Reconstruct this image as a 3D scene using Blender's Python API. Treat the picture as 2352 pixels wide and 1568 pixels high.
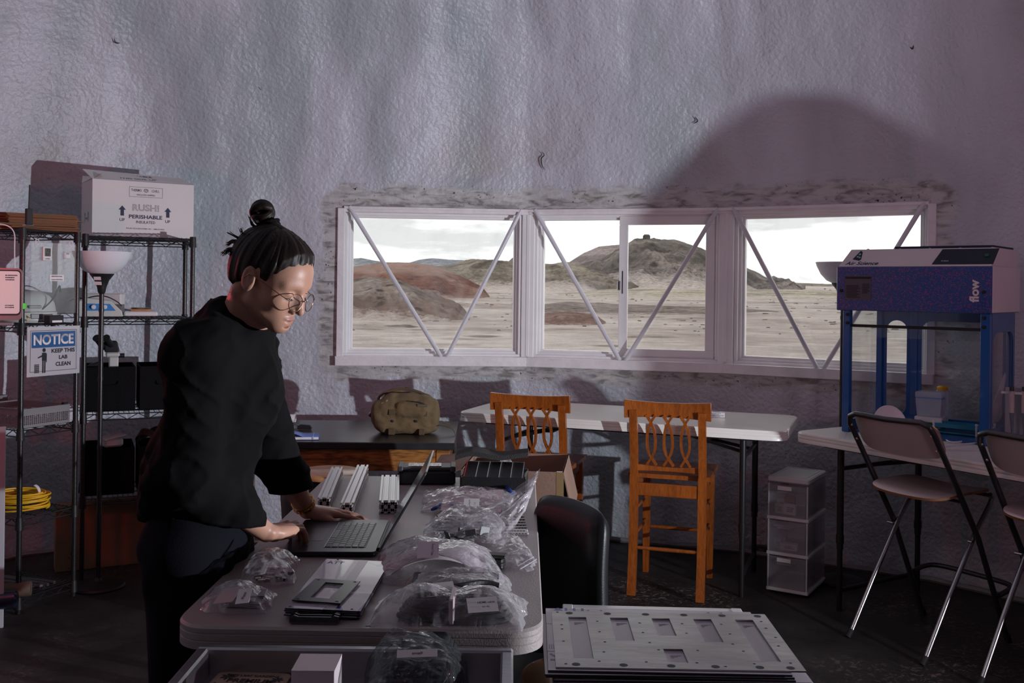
import bpy, math, random
import numpy as np
from mathutils import Vector, Matrix
PI = math.pi
R = math.radians
random.seed(7)
for o in list(bpy.data.objects): bpy.data.objects.remove(o)
SC = bpy.context.scene
COL = SC.collection

# ------------------------------------------------------------------ camera
F = 2287.0            # focal length in pixels of a 2352 px wide frame (35 mm lens)
H = 1.55              # eye height
ROLL = 0.0122
CR, SR = math.cos(ROLL), math.sin(ROLL)
cd = bpy.data.cameras.new('camera'); cam = bpy.data.objects.new('camera', cd); COL.objects.link(cam)
cd.sensor_width = 36.0; cd.lens = 36.0*F/2352.0; cd.shift_y = -124.0/2352.0
cd.clip_start = 0.05; cd.clip_end = 4000
cam.matrix_world = Matrix(((CR, -SR, 0, 0), (0, 0, -1, 0), (SR, CR, 0, H), (0, 0, 0, 1)))
SC.camera = cam
SC.view_settings.view_transform = 'Standard'
SC.view_settings.look = 'None'
SC.view_settings.gamma = 1
SC.view_settings.use_curve_mapping = False
SC.view_settings.exposure = 0.0

# ------------------------------------------------------------------ overcast sky
w = bpy.data.worlds.new('sky'); SC.world = w; w.use_nodes = True
nt = w.node_tree; nt.nodes.clear()
def wn(t, **k):
    n = nt.nodes.new(t)
    for a, b in k.items(): setattr(n, a, b)
    return n
tc = wn('ShaderNodeTexCoord'); mp = wn('ShaderNodeMapping'); mp.inputs['Scale'].default_value = (1, 1, 5)
nz = wn('ShaderNodeTexNoise'); nz.inputs['Scale'].default_value = 3.2; nz.inputs['Detail'].default_value = 6; nz.inputs['Roughness'].default_value = .55
cr = wn('ShaderNodeValToRGB'); cr.color_ramp.elements[0].position = .42; cr.color_ramp.elements[0].color = (.43, .43, .44, 1)
cr.color_ramp.elements[1].position = .60; cr.color_ramp.elements[1].color = (1.03, 1.02, 1.02, 1)
bg = wn('ShaderNodeBackground'); bg.inputs['Strength'].default_value = 2.2
wo = wn('ShaderNodeOutputWorld')
nt.links.new(tc.outputs['Generated'], mp.inputs['Vector']); nt.links.new(mp.outputs[0], nz.inputs['Vector'])
nt.links.new(nz.outputs['Fac'], cr.inputs[0]); nt.links.new(cr.outputs[0], bg.inputs['Color']); nt.links.new(bg.outputs[0], wo.inputs[0])

# ------------------------------------------------------------------ lights
def light(name, kind, loc, target, energy, color, **k):
    l = bpy.data.lights.new(name, kind); o = bpy.data.objects.new(name, l); COL.objects.link(o)
    o.location = loc; l.energy = energy; l.color = color
    o.rotation_euler = (Vector(target)-Vector(loc)).to_track_quat('-Z', 'Y').to_euler()
    for a, b in k.items(): setattr(l, a, b)
    return o
light('sun_behind_clouds', 'SUN', (-20, -9, 17), (0, 0, 0), 1.8, (1, .95, .90), angle=R(12))
light('key_lamp', 'SPOT', (3.12, 2.0, 1.04), (-2.6, 4.8, 2.35), 740, (.88, .92, 1.0), shadow_soft_size=.021, spot_size=R(106), spot_blend=1.0)
light('room_glow', 'AREA', (1.6, -.4, 3.2), (1.6, 4.2, 1.3), 9, (1, .76, .84), shape='RECTANGLE', size=2.4, size_y=2.0)
light('mauve_wall_fill', 'SPOT', (2.0, .5, 1.7), (1.3, 5.9, 3.5), 74, (1, .74, .84), shadow_soft_size=.25, spot_size=R(88), spot_blend=1.0)  # added fill for the upper wall; no such fixture stands there
light('red_status_lamp', 'POINT', (-2.15, 3.55, 1.62), (0, 0, 0), 11, (1, .03, .05), shadow_soft_size=.05)
light('magenta_lamp', 'POINT', (2.55, 2.7, 2.0), (0, 0, 0), 7, (1, .25, .5), shadow_soft_size=.06)

# ------------------------------------------------------------------ helpers
def ray(px, py):
    a = (px-1176.0)/F; b = (660.0-py)/F
    return a*CR-b*SR, b*CR+a*SR
def PY(px, py, Y):
    x, z = ray(px, py); return Vector((x*Y, Y, H+z*Y))
def PZ(px, py, Z):
    x, z = ray(px, py); Y = (Z-H)/z
    return Vector((x*Y, Y, Z))

_rs = np.random.RandomState(3); _LAT = _rs.rand(64, 64, 64)
def vnoise(x, y, z):
    x = np.asarray(x, float); y = np.asarray(y, float)+0*x; z = np.asarray(z, float)+0*x
    xi = np.floor(x).astype(int); yi = np.floor(y).astype(int); zi = np.floor(z).astype(int)
    fx = x-xi; fy = y-yi; fz = z-zi
    fx = fx*fx*(3-2*fx); fy = fy*fy*(3-2*fy); fz = fz*fz*(3-2*fz)
    r = 0
    for a in (0, 1):
        for b in (0, 1):
            for c in (0, 1):
                r = r + _LAT[(xi+a) & 63, (yi+b) & 63, (zi+c) & 63]*(fx if a else 1-fx)*(fy if b else 1-fy)*(fz if c else 1-fz)
    return r*2-1
def fbm(x, y, z, o=4, g=.5):
    s = 0; a = 1; f = 1
    for i in range(o):
        s = s + a*vnoise(np.asarray(x)*f+i*7.3, np.asarray(y)*f+i*3.1, np.asarray(z)*f+i*5.7); a *= g; f *= 2.03
    return s

def tag(o, label=None, cat=None, group=None, kind=None):
    if label: o['label'] = label
    if cat: o['category'] = cat
    if group: o['group'] = group
    if kind: o['kind'] = kind
    return o
def thing(name, label, cat, loc=(0, 0, 0), rz=0, group=None, kind=None):
    o = bpy.data.objects.new(name, None); COL.objects.link(o); o.empty_display_size = .05
    o.location = loc; o.rotation_euler = (0, 0, rz)
    return tag(o, label, cat, group, kind)
def xf(o):
    return Matrix.Translation(o.location) @ o.rotation_euler.to_matrix().to_4x4()
def kids(o): return [c for c in bpy.data.objects if c.parent == o]
def copy_tree(o, parent=None):
    c = o.copy(); COL.objects.link(c)
    if parent is not None: c.parent = parent
    for ch in kids(o): copy_tree(ch, c)
    return c
def link_mesh(name, V, Fc, m, parent=None, smooth=False, world=False):
    V = np.asarray(V, float).reshape(-1, 3)
    if world and parent is not None:
        chain = []; p = parent
        M = Matrix.Identity(4)
        while p is not None: chain.append(p); p = p.parent
        for q in reversed(chain): M = M @ xf(q)
        Mi = np.array(M.inverted()); V = V @ Mi[:3, :3].T + Mi[:3, 3]
    me = bpy.data.meshes.new(name)
    if isinstance(Fc, np.ndarray):
        n, k = Fc.shape
        me.vertices.add(len(V)); me.vertices.foreach_set('co', V.astype(np.float32).ravel())
        me.loops.add(n*k); me.loops.foreach_set('vertex_index', Fc.astype(np.int32).ravel())
        me.polygons.add(n); me.polygons.foreach_set('loop_start', np.arange(0, n*k, k, dtype=np.int32))
        me.update(calc_edges=True); me.validate()
    else:
        me.from_pydata([tuple(v) for v in V], [], [tuple(f) for f in Fc]); me.update()
    for mm in (m if isinstance(m, (list, tuple)) else [m]): me.materials.append(mm)
    if smooth:
        me.polygons.foreach_set('use_smooth', [True]*len(me.polygons))
        if smooth != 'all' : me.set_sharp_from_angle(angle=R(38))
    o = bpy.data.objects.new(name, me); COL.objects.link(o)
    if parent is not None: o.parent = parent
    return o
def frame_from(z, x=None):
    z = Vector(z).normalized()
    x = Vector(x) if x is not None else (Vector((1, 0, 0)) if abs(z.x) < .9 else Vector((0, 1, 0)))
    y = z.cross(x).normalized(); x = y.cross(z).normalized()
    return x, y, z
class MB:
    def __init__(s): s.v = []; s.f = []
    def add(s, V, Fc):
        n = len(s.v); s.v += [tuple(p) for p in V]; s.f += [tuple(i+n for i in f) for f in Fc]; return s
    def hexa(s, P):   # 8 points: bottom 4 ccw, top 4 ccw
        return s.add(P, [(3, 2, 1, 0), (4, 5, 6, 7), (0, 1, 5, 4), (1, 2, 6, 5), (2, 3, 7, 6), (3, 0, 4, 7)])
    def box(s, x0, x1, y0, y1, z0, z1, b=0):
        if b <= 0:
            return s.hexa([(x0, y0, z0), (x1, y0, z0), (x1, y1, z0), (x0, y1, z0), (x0, y0, z1), (x1, y0, z1), (x1, y1, z1), (x0, y1, z1)])
        b = min(b, (x1-x0)*.49, (y1-y0)*.49, (z1-z0)*.49)
        pts = [(x0+b, y0), (x1-b, y0), (x1, y0+b), (x1, y1-b), (x1-b, y1), (x0+b, y1), (x0, y1-b), (x0, y0+b)]
        inn = [(x0+b, y0+b), (x1-b, y0+b), (x1-b, y0+b), (x1-b, y1-b), (x1-b, y1-b), (x0+b, y1-b), (x0+b, y1-b), (x0+b, y0+b)]
        V = [(p[0], p[1], z0) for p in inn]+[(p[0], p[1], z0+b) for p in pts]+[(p[0], p[1], z1-b) for p in pts]+[(p[0], p[1], z1) for p in inn]
        Fc = []
        for l in range(3):
            for i in range(8):
                j = (i+1) % 8; Fc.append((l*8+i, l*8+j, l*8+8+j, l*8+8+i))
        Fc.append(tuple(range(24, 32))); Fc.append(tuple(range(7, -1, -1)))
        return s.add(V, Fc)
    def obox(s, c, ux, uy, uz, b=0):   # centre and half vectors
        c, ux, uy, uz = map(Vector, (c, ux, uy, uz))
        t = MB(); t.box(-1, 1, -1, 1, -1, 1) if b <= 0 else t.box(-ux.length, ux.length, -uy.length, uy.length, -uz.length, uz.length, b)
        if b > 0: ux, uy, uz = ux.normalized(), uy.normalized(), uz.normalized()
        return s.add([c+ux*p[0]+uy*p[1]+uz*p[2] for p in t.v], t.f)
    def beam(s, a, b, w, h, up=(0, 0, 1), bev=0):
        a, b = Vector(a), Vector(b); d = (b-a); z = d.normalized()
        y = Vector(up)-z*z.dot(Vector(up)); y.normalize(); x = y.cross(z)
        return s.obox((a+b)/2, x*w/2, y*h/2, d/2, bev)
    def tube(s, P, r, n=10, closed=False, caps=True):
        P = [Vector(p) for p in P]; m = len(P)
        rr = r if isinstance(r, (list, tuple)) else [r]*m
        up = None; base = len(s.v); V = []; Fc = []
        for i in range(m):
            if closed: t = (P[(i+1) % m]-P[i-1])
            else: t = P[min(i+1, m-1)]-P[max(i-1, 0)]
            if t.length < 1e-9: t = Vector((0, 0, 1))
            t.normalize()
            if up is None: up = frame_from(t)[0]
            up = (up-t*t.dot(up))
            if up.length < 1e-6: up = frame_from(t)[0]
            up.normalize(); v = t.cross(up)
            for k in range(n):
                a = 2*PI*k/n; V.append(P[i]+(up*math.cos(a)+v*math.sin(a))*rr[i])
        L = m if closed else m-1
        for i in range(L):
            j = (i+1) % m
            for k in range(n):
                q = (k+1) % n; Fc.append((i*n+k, i*n+q, j*n+q, j*n+k))
        if caps and not closed:
            Fc.append(tuple(range(n-1, -1, -1))); Fc.append(tuple((m-1)*n+k for k in range(n)))
        return s.add(V, Fc)
    def lathe(s, prof, c=(0, 0, 0), n=32, axis=(0, 0, 1), a0=0, a1=2*PI):
        x, y, z = frame_from(axis); c = Vector(c); V = []; Fc = []; m = len(prof)
        full = abs(a1-a0-2*PI) < 1e-6; N = n if full else n+1
        for k in range(N):
            a = a0+(a1-a0)*k/n
            for (r, h) in prof: V.append(c+(x*math.cos(a)+y*math.sin(a))*max(r, 1e-5)+z*h)
        for k in range(n):
            q = (k+1) % N
            for i in range(m-1): Fc.append((k*m+i, q*m+i, q*m+i+1, k*m+i+1))
        return s.add(V, Fc)
    def prism(s, poly, o, ux, uy, uz, b=0):   # 2-D polygon (ccw) extruded along uz
        o, ux, uy, uz = map(Vector, (o, ux, uy, uz)); n = len(poly)
        V = [o+ux*p[0]+uy*p[1] for p in poly]+[o+ux*p[0]+uy*p[1]+uz for p in poly]
        return s.add(V, [tuple(range(n-1, -1, -1)), tuple(range(n, 2*n))]+[(i, (i+1) % n, n+(i+1) % n, n+i) for i in range(n)])
    def ring(s, outer, inner, o, ux, uy, uz):  # same-count loops
        o, ux, uy, uz = map(Vector, (o, ux, uy, uz)); n = len(outer)
        V = [o+ux*p[0]+uy*p[1] for p in outer]+[o+ux*p[0]+uy*p[1] for p in inner]
        V += [v+uz for v in V]; Fc = []
        for i in range(n):
            j = (i+1) % n
            Fc += [(i, n+i, n+j, j), (2*n+i, 2*n+j, 3*n+j, 3*n+i), (i, j, 2*n+j, 2*n+i), (n+j, n+i, 3*n+i, 3*n+j)]
        return s.add(V, Fc)
    def plate_holes(s, x0, x1, y0, y1, z0, z1, rects):   # rectangular plate with rectangular holes
        xs = sorted({x0, x1} | {r[0] for r in rects} | {r[1] for r in rects}); ys = sorted({y0, y1} | {r[2] for r in rects} | {r[3] for r in rects})
        idx = {}; n0 = len(s.v)
        def vi(x, y, z):
            k = (x, y, z)
            if k not in idx: idx[k] = len(s.v); s.v.append(k)
            return idx[k]
        solid = lambda i, j: 0 <= i < len(xs)-1 and 0 <= j < len(ys)-1 and not any(r[0] <= (xs[i]+xs[i+1])/2 <= r[1] and r[2] <= (ys[j]+ys[j+1])/2 <= r[3] for r in rects)
        for i in range(len(xs)-1):
            for j in range(len(ys)-1):
                if not solid(i, j): continue
                a, b, c, d = xs[i], xs[i+1], ys[j], ys[j+1]
                s.f.append((vi(a, c, z1), vi(b, c, z1), vi(b, d, z1), vi(a, d, z1)))
                s.f.append((vi(a, d, z0), vi(b, d, z0), vi(b, c, z0), vi(a, c, z0)))
                if not solid(i-1, j): s.f.append((vi(a, d, z0), vi(a, c, z0), vi(a, c, z1), vi(a, d, z1)))
                if not solid(i+1, j): s.f.append((vi(b, c, z0), vi(b, d, z0), vi(b, d, z1), vi(b, c, z1)))
                if not solid(i, j-1): s.f.append((vi(a, c, z0), vi(b, c, z0), vi(b, c, z1), vi(a, c, z1)))
                if not solid(i, j+1): s.f.append((vi(b, d, z0), vi(a, d, z0), vi(a, d, z1), vi(b, d, z1)))
        return s
    def xform(s, M):
        s.v = [tuple(M @ Vector(p)) for p in s.v]; return s
    def build(s, name, m, parent=None, smooth=False, world=False, bevel=0):
        o = link_mesh(name, s.v, s.f, m, parent, smooth, world)
        if bevel:
            b = o.modifiers.new('bevel', 'BEVEL'); b.width = bevel; b.segments = 2; b.limit_method = 'ANGLE'; b.angle_limit = R(40)
        return o
def rrect(w, h, r, n=6, cx=0, cy=0):
    P = []
    for (sx, sy, a0) in ((1, 1, 0), (-1, 1, 90), (-1, -1, 180), (1, -1, 270)):
        for k in range(n+1):
            a = R(a0+90*k/n); P.append((cx+sx*(w/2-r)+r*math.cos(a), cy+sy*(h/2-r)+r*math.sin(a)))
    return P
def bez(P, n=24):
    """Catmull-Rom through the points"""
    P = [Vector(p) for p in P]; Q = [P[0]*2-P[1]]+P+[P[-1]*2-P[-2]]; out = []
    seg = len(P)-1; per = max(2, n//seg)
    for i in range(seg):
        a, b, c, d = Q[i:i+4]
        for k in range(per):
            t = k/per; out.append(.5*((2*b)+(c-a)*t+(2*a-5*b+4*c-d)*t*t+(3*b-a-3*c+d)*t**3))
    out.append(P[-1]); return out

# ------------------------------------------------------------------ materials
def mat(name, col, rough=.5, metal=0, var=.0, vscale=8, bump=0, bscale=60, spec=.5, coat=0, trans=0, emit=None, estr=1, alpha=1, col2=None, stretch=None, bdetail=3, bdist=.02, ior=1.45):
    m = bpy.data.materials.new(name); m.use_nodes = True; n = m.node_tree; b = n.nodes['Principled BSDF']
    c = (col[0], col[1], col[2], 1)
    b.inputs['Base Color'].default_value = c; b.inputs['Roughness'].default_value = rough; b.inputs['Metallic'].default_value = metal
    b.inputs['Specular IOR Level'].default_value = spec; b.inputs['Coat Weight'].default_value = coat; b.inputs['Transmission Weight'].default_value = trans
    b.inputs['Alpha'].default_value = alpha; b.inputs['IOR'].default_value = ior
    if emit: b.inputs['Emission Color'].default_value = (*emit, 1); b.inputs['Emission Strength'].default_value = estr
    t = n.nodes.new('ShaderNodeTexCoord'); src = t.outputs['Object']
    if stretch:
        mp = n.nodes.new('ShaderNodeMapping'); mp.inputs['Scale'].default_value = stretch; n.links.new(src, mp.inputs[0]); src = mp.outputs[0]
    if var or col2:
        z = n.nodes.new('ShaderNodeTexNoise'); z.inputs['Scale'].default_value = vscale; z.inputs['Detail'].default_value = 5; n.links.new(src, z.inputs['Vector'])
        r = n.nodes.new('ShaderNodeValToRGB'); r.color_ramp.elements[0].position = .33; r.color_ramp.elements[1].position = .67
        c2 = col2 or tuple(x*(1-var) for x in col)
        r.color_ramp.elements[0].color = (*c2, 1); r.color_ramp.elements[1].color = c
        n.links.new(z.outputs['Fac'], r.inputs[0]); n.links.new(r.outputs[0], b.inputs['Base Color'])
    if bump:
        z = n.nodes.new('ShaderNodeTexNoise'); z.inputs['Scale'].default_value = bscale; z.inputs['Detail'].default_value = bdetail; n.links.new(src, z.inputs['Vector'])
        u = n.nodes.new('ShaderNodeBump'); u.inputs['Strength'].default_value = bump; u.inputs['Distance'].default_value = bdist
        n.links.new(z.outputs['Fac'], u.inputs['Height']); n.links.new(u.outputs[0], b.inputs['Normal'])
    return m
def nodes_of(m): return m.node_tree, m.node_tree.nodes['Principled BSDF']
def add(n, t, ins=None, **k):
    x = n.nodes.new(t)
    for a, b in k.items(): setattr(x, a, b)
    for a, b in (ins or {}).items():
        if hasattr(b, 'is_output') : n.links.new(b, x.inputs[a])
        else: x.inputs[a].default_value = b
    return x
def ramp(n, fac, *stops):
    r = n.nodes.new('ShaderNodeValToRGB'); e = r.color_ramp.elements
    while len(e) < len(stops): e.new(.5)
    for i, (p, c) in enumerate(stops): e[i].position = p; e[i].color = (*c, 1) if len(c) == 3 else c
    n.links.new(fac, r.inputs[0]); return r.outputs[0]
def fresnel(n, k=1.0, f0=.04, nrm=None):
    """Schlick reflectance that is the same from both sides of a thin sheet"""
    ins = {'Blend': .5}
    if nrm is not None: ins['Normal'] = nrm
    lw = add(n, 'ShaderNodeLayerWeight', ins)
    pw = add(n, 'ShaderNodeMath', {0: lw.outputs['Facing'], 1: 5.0}, operation='POWER')
    return add(n, 'ShaderNodeMapRange', {0: pw.outputs[0], 1: 0, 2: 1, 3: f0*k, 4: min(1, k)})
def wood(name, a, b, stretch=(1, 12, 12), rough=.35, scale=3, coat=.3):
    m = mat(name, a, rough, coat=coat); n, p = nodes_of(m)
    t = add(n, 'ShaderNodeTexCoord'); mp = add(n, 'ShaderNodeMapping', {0: t.outputs['Object']}); mp.inputs['Scale'].default_value = stretch
    z = add(n, 'ShaderNodeTexNoise', {'Vector': mp.outputs[0], 'Scale': scale, 'Detail': 6, 'Distortion': 1.2})
    wv = add(n, 'ShaderNodeTexNoise', {'Vector': mp.outputs[0], 'Scale': scale*7, 'Detail': 3})
    mx = add(n, 'ShaderNodeMath', {0: z.outputs['Fac'], 1: wv.outputs['Fac']}, operation='ADD')
    h = add(n, 'ShaderNodeMath', {0: mx.outputs[0], 1: .5}, operation='MULTIPLY')
    n.links.new(ramp(n, h.outputs[0], (.40, b), (.60, a)), p.inputs['Base Color'])
    return m
M = {}
M['white_paint'] = mat('white_paint', (.62, .59, .60), .4, var=.12, vscale=6, bump=.15, bscale=40)
M['sill_paint'] = mat('sill_paint', (.78, .74, .76), .45, var=.12, vscale=9, bump=.2, bscale=30)
M['vinyl'] = mat('vinyl', (.80, .78, .79), .3, var=.08, vscale=5)
M['black_metal'] = mat('black_metal', (.012, .012, .013), .32, spec=.6)
M['black_plastic'] = mat('black_plastic', (.012, .012, .013), .45, bump=.1, bscale=200)
M['dark_gray'] = mat('dark_gray', (.035, .036, .038), .5)
M['rubber'] = mat('rubber', (.01, .01, .01), .7)
M['chrome'] = mat('chrome', (.45, .44, .45), .25, metal=1)
M['dark_tube'] = mat('dark_tube', (.08, .08, .085), .28, metal=.7)
M['steel'] = mat('steel', (.42, .42, .44), .32, metal=.9, var=.15, vscale=12, stretch=(1, 8, 1))
M['alu'] = mat('alu', (.62, .62, .62), .38, metal=.8)
M['alu_end'] = mat('alu_end', (.55, .53, .52), .5, metal=.5)
M['table_plastic'] = mat('table_plastic', (.34, .295, .285), .42, bump=.10, bscale=260, var=.06, vscale=4)
M['table_white'] = mat('table_white', (.84, .81, .76), .20, bump=.05, bscale=240, var=.05, vscale=4)
M['navy'] = mat('navy', (.008, .012, .05), .6)
M['paper'] = mat('paper', (.72, .70, .70), .7)
M['ink'] = mat('ink', (.012, .012, .02), .6)
M['ink_blue'] = mat('ink_blue', (.012, .016, .06), .6)
M['white_plastic'] = mat('white_plastic', (.66, .66, .67), .35)
M['cream_plastic'] = mat('cream_plastic', (.55, .55, .53), .4)
M['carton_white'] = mat('carton_white', (.66, .62, .62), .65, var=.05, vscale=5, bump=.05, bscale=100)
M['carton'] = mat('carton', (.30, .17, .095), .8, var=.15, vscale=10, bump=.1, bscale=90)
M['carton_brown'] = mat('carton_dull', (.21, .125, .09), .8, var=.15, vscale=6, bump=.1, bscale=90)  # duller, darker brown for the open carton
M['fabric_black'] = mat('fabric_black', (.006, .006, .007), .9, bump=.4, bscale=220, spec=.15)
M['leather'] = mat('leather', (.008, .0085, .0095), .42, spec=.35, bump=.25, bscale=300, bdist=.002)
M['leather_green'] = mat('leather_green', (.045, .052, .048), .45, bump=.25, bscale=300, bdist=.002)
M['chair_wood'] = wood('chair_wood', (.33, .086, .011), (.20, .050, .008), stretch=(10, 10, 1.2), scale=3)
M['oak'] = wood('oak', (.36, .155, .042), (.10, .038, .012), stretch=(1.2, 6, 7), scale=2.2)
M['stool_wood'] = wood('stool_wood', (.52, .27, .11), (.40, .19, .07), stretch=(1, 7, 7), scale=3)
M['ply'] = mat('ply', (.24, .10, .045), .5)
M['laminate'] = mat('laminate', (.50, .40, .40), .35, var=.06, vscale=6)
M['bench_top'] = mat('bench_top', (.018, .019, .021), .28, var=.3, vscale=9, col2=(.03, .031, .033), bump=.05, bscale=30)
M['yellow'] = mat('yellow', (.75, .42, .01), .5)
M['green_tape'] = mat('green_tape', (.15, .75, .08), .6)
M['blue_sign'] = mat('blue_sign', (.035, .20, .52), .5)
M['blue_metal'] = mat('blue_metal', (.006, .085, .29), .3, coat=.4); M['blue_red_glint'] = mat('blue_red_glint', (.008, .05, .2), .35, coat=.4)
M['teal'] = mat('teal', (.01, .20, .32), .35)
M['notebook'] = mat('notebook', (.12, .20, .50), .6)
M['tan'] = mat('tan_canvas', (.17, .115, .055), .85, bump=.5, bscale=300, var=.25, vscale=14)
M['tan_dark'] = mat('tan_webbing', (.10, .068, .035), .85, bump=.5, bscale=350)
M['gold'] = mat('gold', (.75, .45, .14), .25, metal=1)
M['skin'] = None
# ------------------------------------------------------------------ setting: dome shell
CX, CY, RD = -0.2, 2.7, 3.62
WP = [PY(790, 600, 6.2), PY(1213, 600, 6.3), PY(1668, 600, 5.97), PY(2133, 600, 5.4)]
WP = [Vector((p.x, p.y)) for p in WP]
ZS, ZT = 1.105, 2.03
th = [math.atan2(p.y-CY, p.x-CX) for p in WP]         # decreasing angles
TH0, TH3 = th[0], th[3]
def rad_of(t):
    for a in range(3):
        if th[a] >= t >= th[a+1]:
            p, q = WP[a], WP[a+1]; d = Vector((math.cos(t), math.sin(t))); e = q-p
            c = Vector((CX, CY))
            den = d.x*e.y-d.y*e.x; pc = p-c
            return (pc.x*e.y-pc.y*e.x)/den
    return RD
def shell_pt(t, z, disp=0):
    if TH3 <= t <= TH0: r = rad_of(t)
    elif t > TH0: k = min(1, (t-TH0)/.35); r = rad_of(TH0)*(1-k)+(RD+.27*max(0, 1-max(0, t-TH0-1.2)/1.5))*k
    else: k = min(1, (TH3-t)/.25); r = rad_of(TH3)*(1-k)+RD*k
    if z > 1.9:
        q = (z-1.9)/3.0; r *= math.sqrt(max(0, 1-min(1, q)**2))
    r -= disp
    return (CX+r*math.cos(t), CY+r*math.sin(t), z)
def wall_mesh(t_hi, t_lo, nt_, zs, hole, dispf, name, m):
    ts = list(np.linspace(t_hi, t_lo, nt_))
    if hole:
        ts = sorted(set([round(t, 6) for t in ts if all(abs(t-k) > .004 for k in th)]+[round(k, 6) for k in th]), reverse=True)
        zs = sorted(set([round(z, 5) for z in zs if abs(z-ZS) > .008 and abs(z-ZT) > .008]+[ZS, ZT]))
    T, Z = np.meshgrid(np.array(ts), np.array(zs), indexing='ij')
    dsp = dispf(T, Z)
    V = []
    for i in range(len(ts)):
        for j in range(len(zs)): V.append(shell_pt(ts[i], zs[j], dsp[i, j]))
    Fc = []; nz_ = len(zs)
    for i in range(len(ts)-1):
        for j in range(nz_-1):
            if hole:
                tm = (ts[i]+ts[i+1])/2; zm = (zs[j]+zs[j+1])/2
                if TH3 < tm < TH0 and ZS < zm < ZT: continue
            a = i*nz_+j; Fc.append((a, a+nz_, a+nz_+1, a+1))
    return link_mesh(name, V, Fc, m, None, 'all')
def wdisp(T, Z):
    a = T*3.6
    d = .030*fbm(a*1.6, Z*.55, 1.7, 3)+.012*fbm(a*4.5, Z*1.6, 4.2, 3)
    d += .0045*fbm(a*16, Z*14, 9.1, 2)
    up = np.clip((Z-2.1)/1.0, 0, 1)
    d += .022*up*fbm(a*2.6, Z*.35, 12.3, 3)            # vertical folds in the sprayed foam
    # smooth flat band round the window
    ex = np.maximum(np.maximum(TH3-T, T-TH0), 0)*3.6; ez = np.maximum(np.maximum(ZS-Z, Z-ZT), 0)
    e = np.sqrt(ex**2+ez**2); k = np.clip(e/.22, 0, 1)
    return d*k+ .012*(1-k)
# wall paint: grey white gloss over sprayed foam, smeared caulk and specks round the window
mw = mat('wall_foam', (.5, .5, .5), .42, spec=.5); n, p = nodes_of(mw)
tc_ = add(n, 'ShaderNodeTexCoord'); ob = tc_.outputs['Object']
st = add(n, 'ShaderNodeMapping', {0: ob}); st.inputs['Scale'].default_value = (1.5, 1.5, .30)
n1 = add(n, 'ShaderNodeTexNoise', {'Vector': st.outputs[0], 'Scale': 1.5, 'Detail': 3})
base = ramp(n, n1.outputs['Fac'], (.34, (.36, .40, .43)), (.5, (.47, .475, .53)), (.68, (.54, .545, .61)))
n2 = add(n, 'ShaderNodeTexNoise', {'Vector': ob, 'Scale': 1.1, 'Detail': 5})
# brownish stains just above the window
sx = add(n, 'ShaderNodeSeparateXYZ', {0: ob})
hz = ramp(n, add(n, 'ShaderNodeMapRange', {0: sx.outputs['Z'], 1: 2.05, 2: 2.75}).outputs[0], (0, (0, 0, 0)), (.35, (1, 1, 1)), (1, (0, 0, 0)))
st2 = ramp(n, n2.outputs['Fac'], (.5, (0, 0, 0)), (.68, (.6, .6, .6)))
sf = add(n, 'ShaderNodeMix', {0: 1.0, 6: hz, 7: st2}, data_type='RGBA', blend_type='MULTIPLY')
c1 = add(n, 'ShaderNodeMix', {0: sf.outputs[2], 6: base, 7: (.33, .245, .17, 1)}, data_type='RGBA')
# band mask round the window by attribute
at = add(n, 'ShaderNodeAttribute', attribute_name='band')
nb = add(n, 'ShaderNodeTexNoise', {'Vector': ob, 'Scale': 7, 'Detail': 4})
nbm = add(n, 'ShaderNodeMapping', {0: ob}); nbm.inputs['Scale'].default_value = (4, 4, 13)
nb2 = add(n, 'ShaderNodeTexNoise', {'Vector': nbm.outputs[0], 'Scale': 2.3, 'Detail': 5, 'Distortion': .7})
bandc = ramp(n, nb2.outputs['Fac'], (.34, (.20, .19, .18)), (.46, (.38, .37, .365)), (.6, (.50, .49, .485)))
bm = add(n, 'ShaderNodeMath', {0: at.outputs['Fac'], 1: add(n, 'ShaderNodeMapRange', {0: nb.outputs['Fac'], 1: .3, 2: .7, 3: .45, 4: 1.35}).outputs[0]}, operation='MULTIPLY')
bm2 = add(n, 'ShaderNodeMapRange', {0: bm.outputs[0], 1: .35, 2: .6})
c2 = add(n, 'ShaderNodeMix', {0: bm2.outputs[0], 6: c1.outputs[2], 7: bandc}, data_type='RGBA')
vo = add(n, 'ShaderNodeTexNoise', {'Vector': ob, 'Scale': 62, 'Detail': 2})
n3 = add(n, 'ShaderNodeTexNoise', {'Vector': ob, 'Scale': 4, 'Detail': 3})
spk = ramp(n, vo.outputs['Fac'], (.30, (1, 1, 1)), (.345, (0, 0, 0)))
spm = ramp(n, n3.outputs['Fac'], (.46, (0, 0, 0)), (.55, (1, 1, 1)))
sp = add(n, 'ShaderNodeMix', {0: 1.0, 6: spk, 7: spm}, data_type='RGBA', blend_type='MULTIPLY')
sp2 = add(n, 'ShaderNodeMix', {0: 1.0, 6: sp.outputs[2], 7: add(n, 'ShaderNodeMapRange', {0: at.outputs['Fac'], 1: .3, 2: .6}).outputs[0]}, data_type='RGBA', blend_type='MULTIPLY')
c3 = add(n, 'ShaderNodeMix', {0: sp2.outputs[2], 6: c2.outputs[2], 7: (.012, .012, .012, 1)}, data_type='RGBA')
n.links.new(c3.outputs[2], p.inputs['Base Color'])
f1 = add(n, 'ShaderNodeTexNoise', {'Vector': ob, 'Scale': 46, 'Detail': 2, 'Roughness': .4, 'Distortion': .15})
f2 = add(n, 'ShaderNodeTexNoise', {'Vector': ob, 'Scale': 19, 'Detail': 2})
fa = add(n, 'ShaderNodeMath', {0: f1.outputs['Fac'], 1: add(n, 'ShaderNodeMath', {0: f2.outputs['Fac'], 1: .55}, operation='MULTIPLY').outputs[0]}, operation='ADD')
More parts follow.
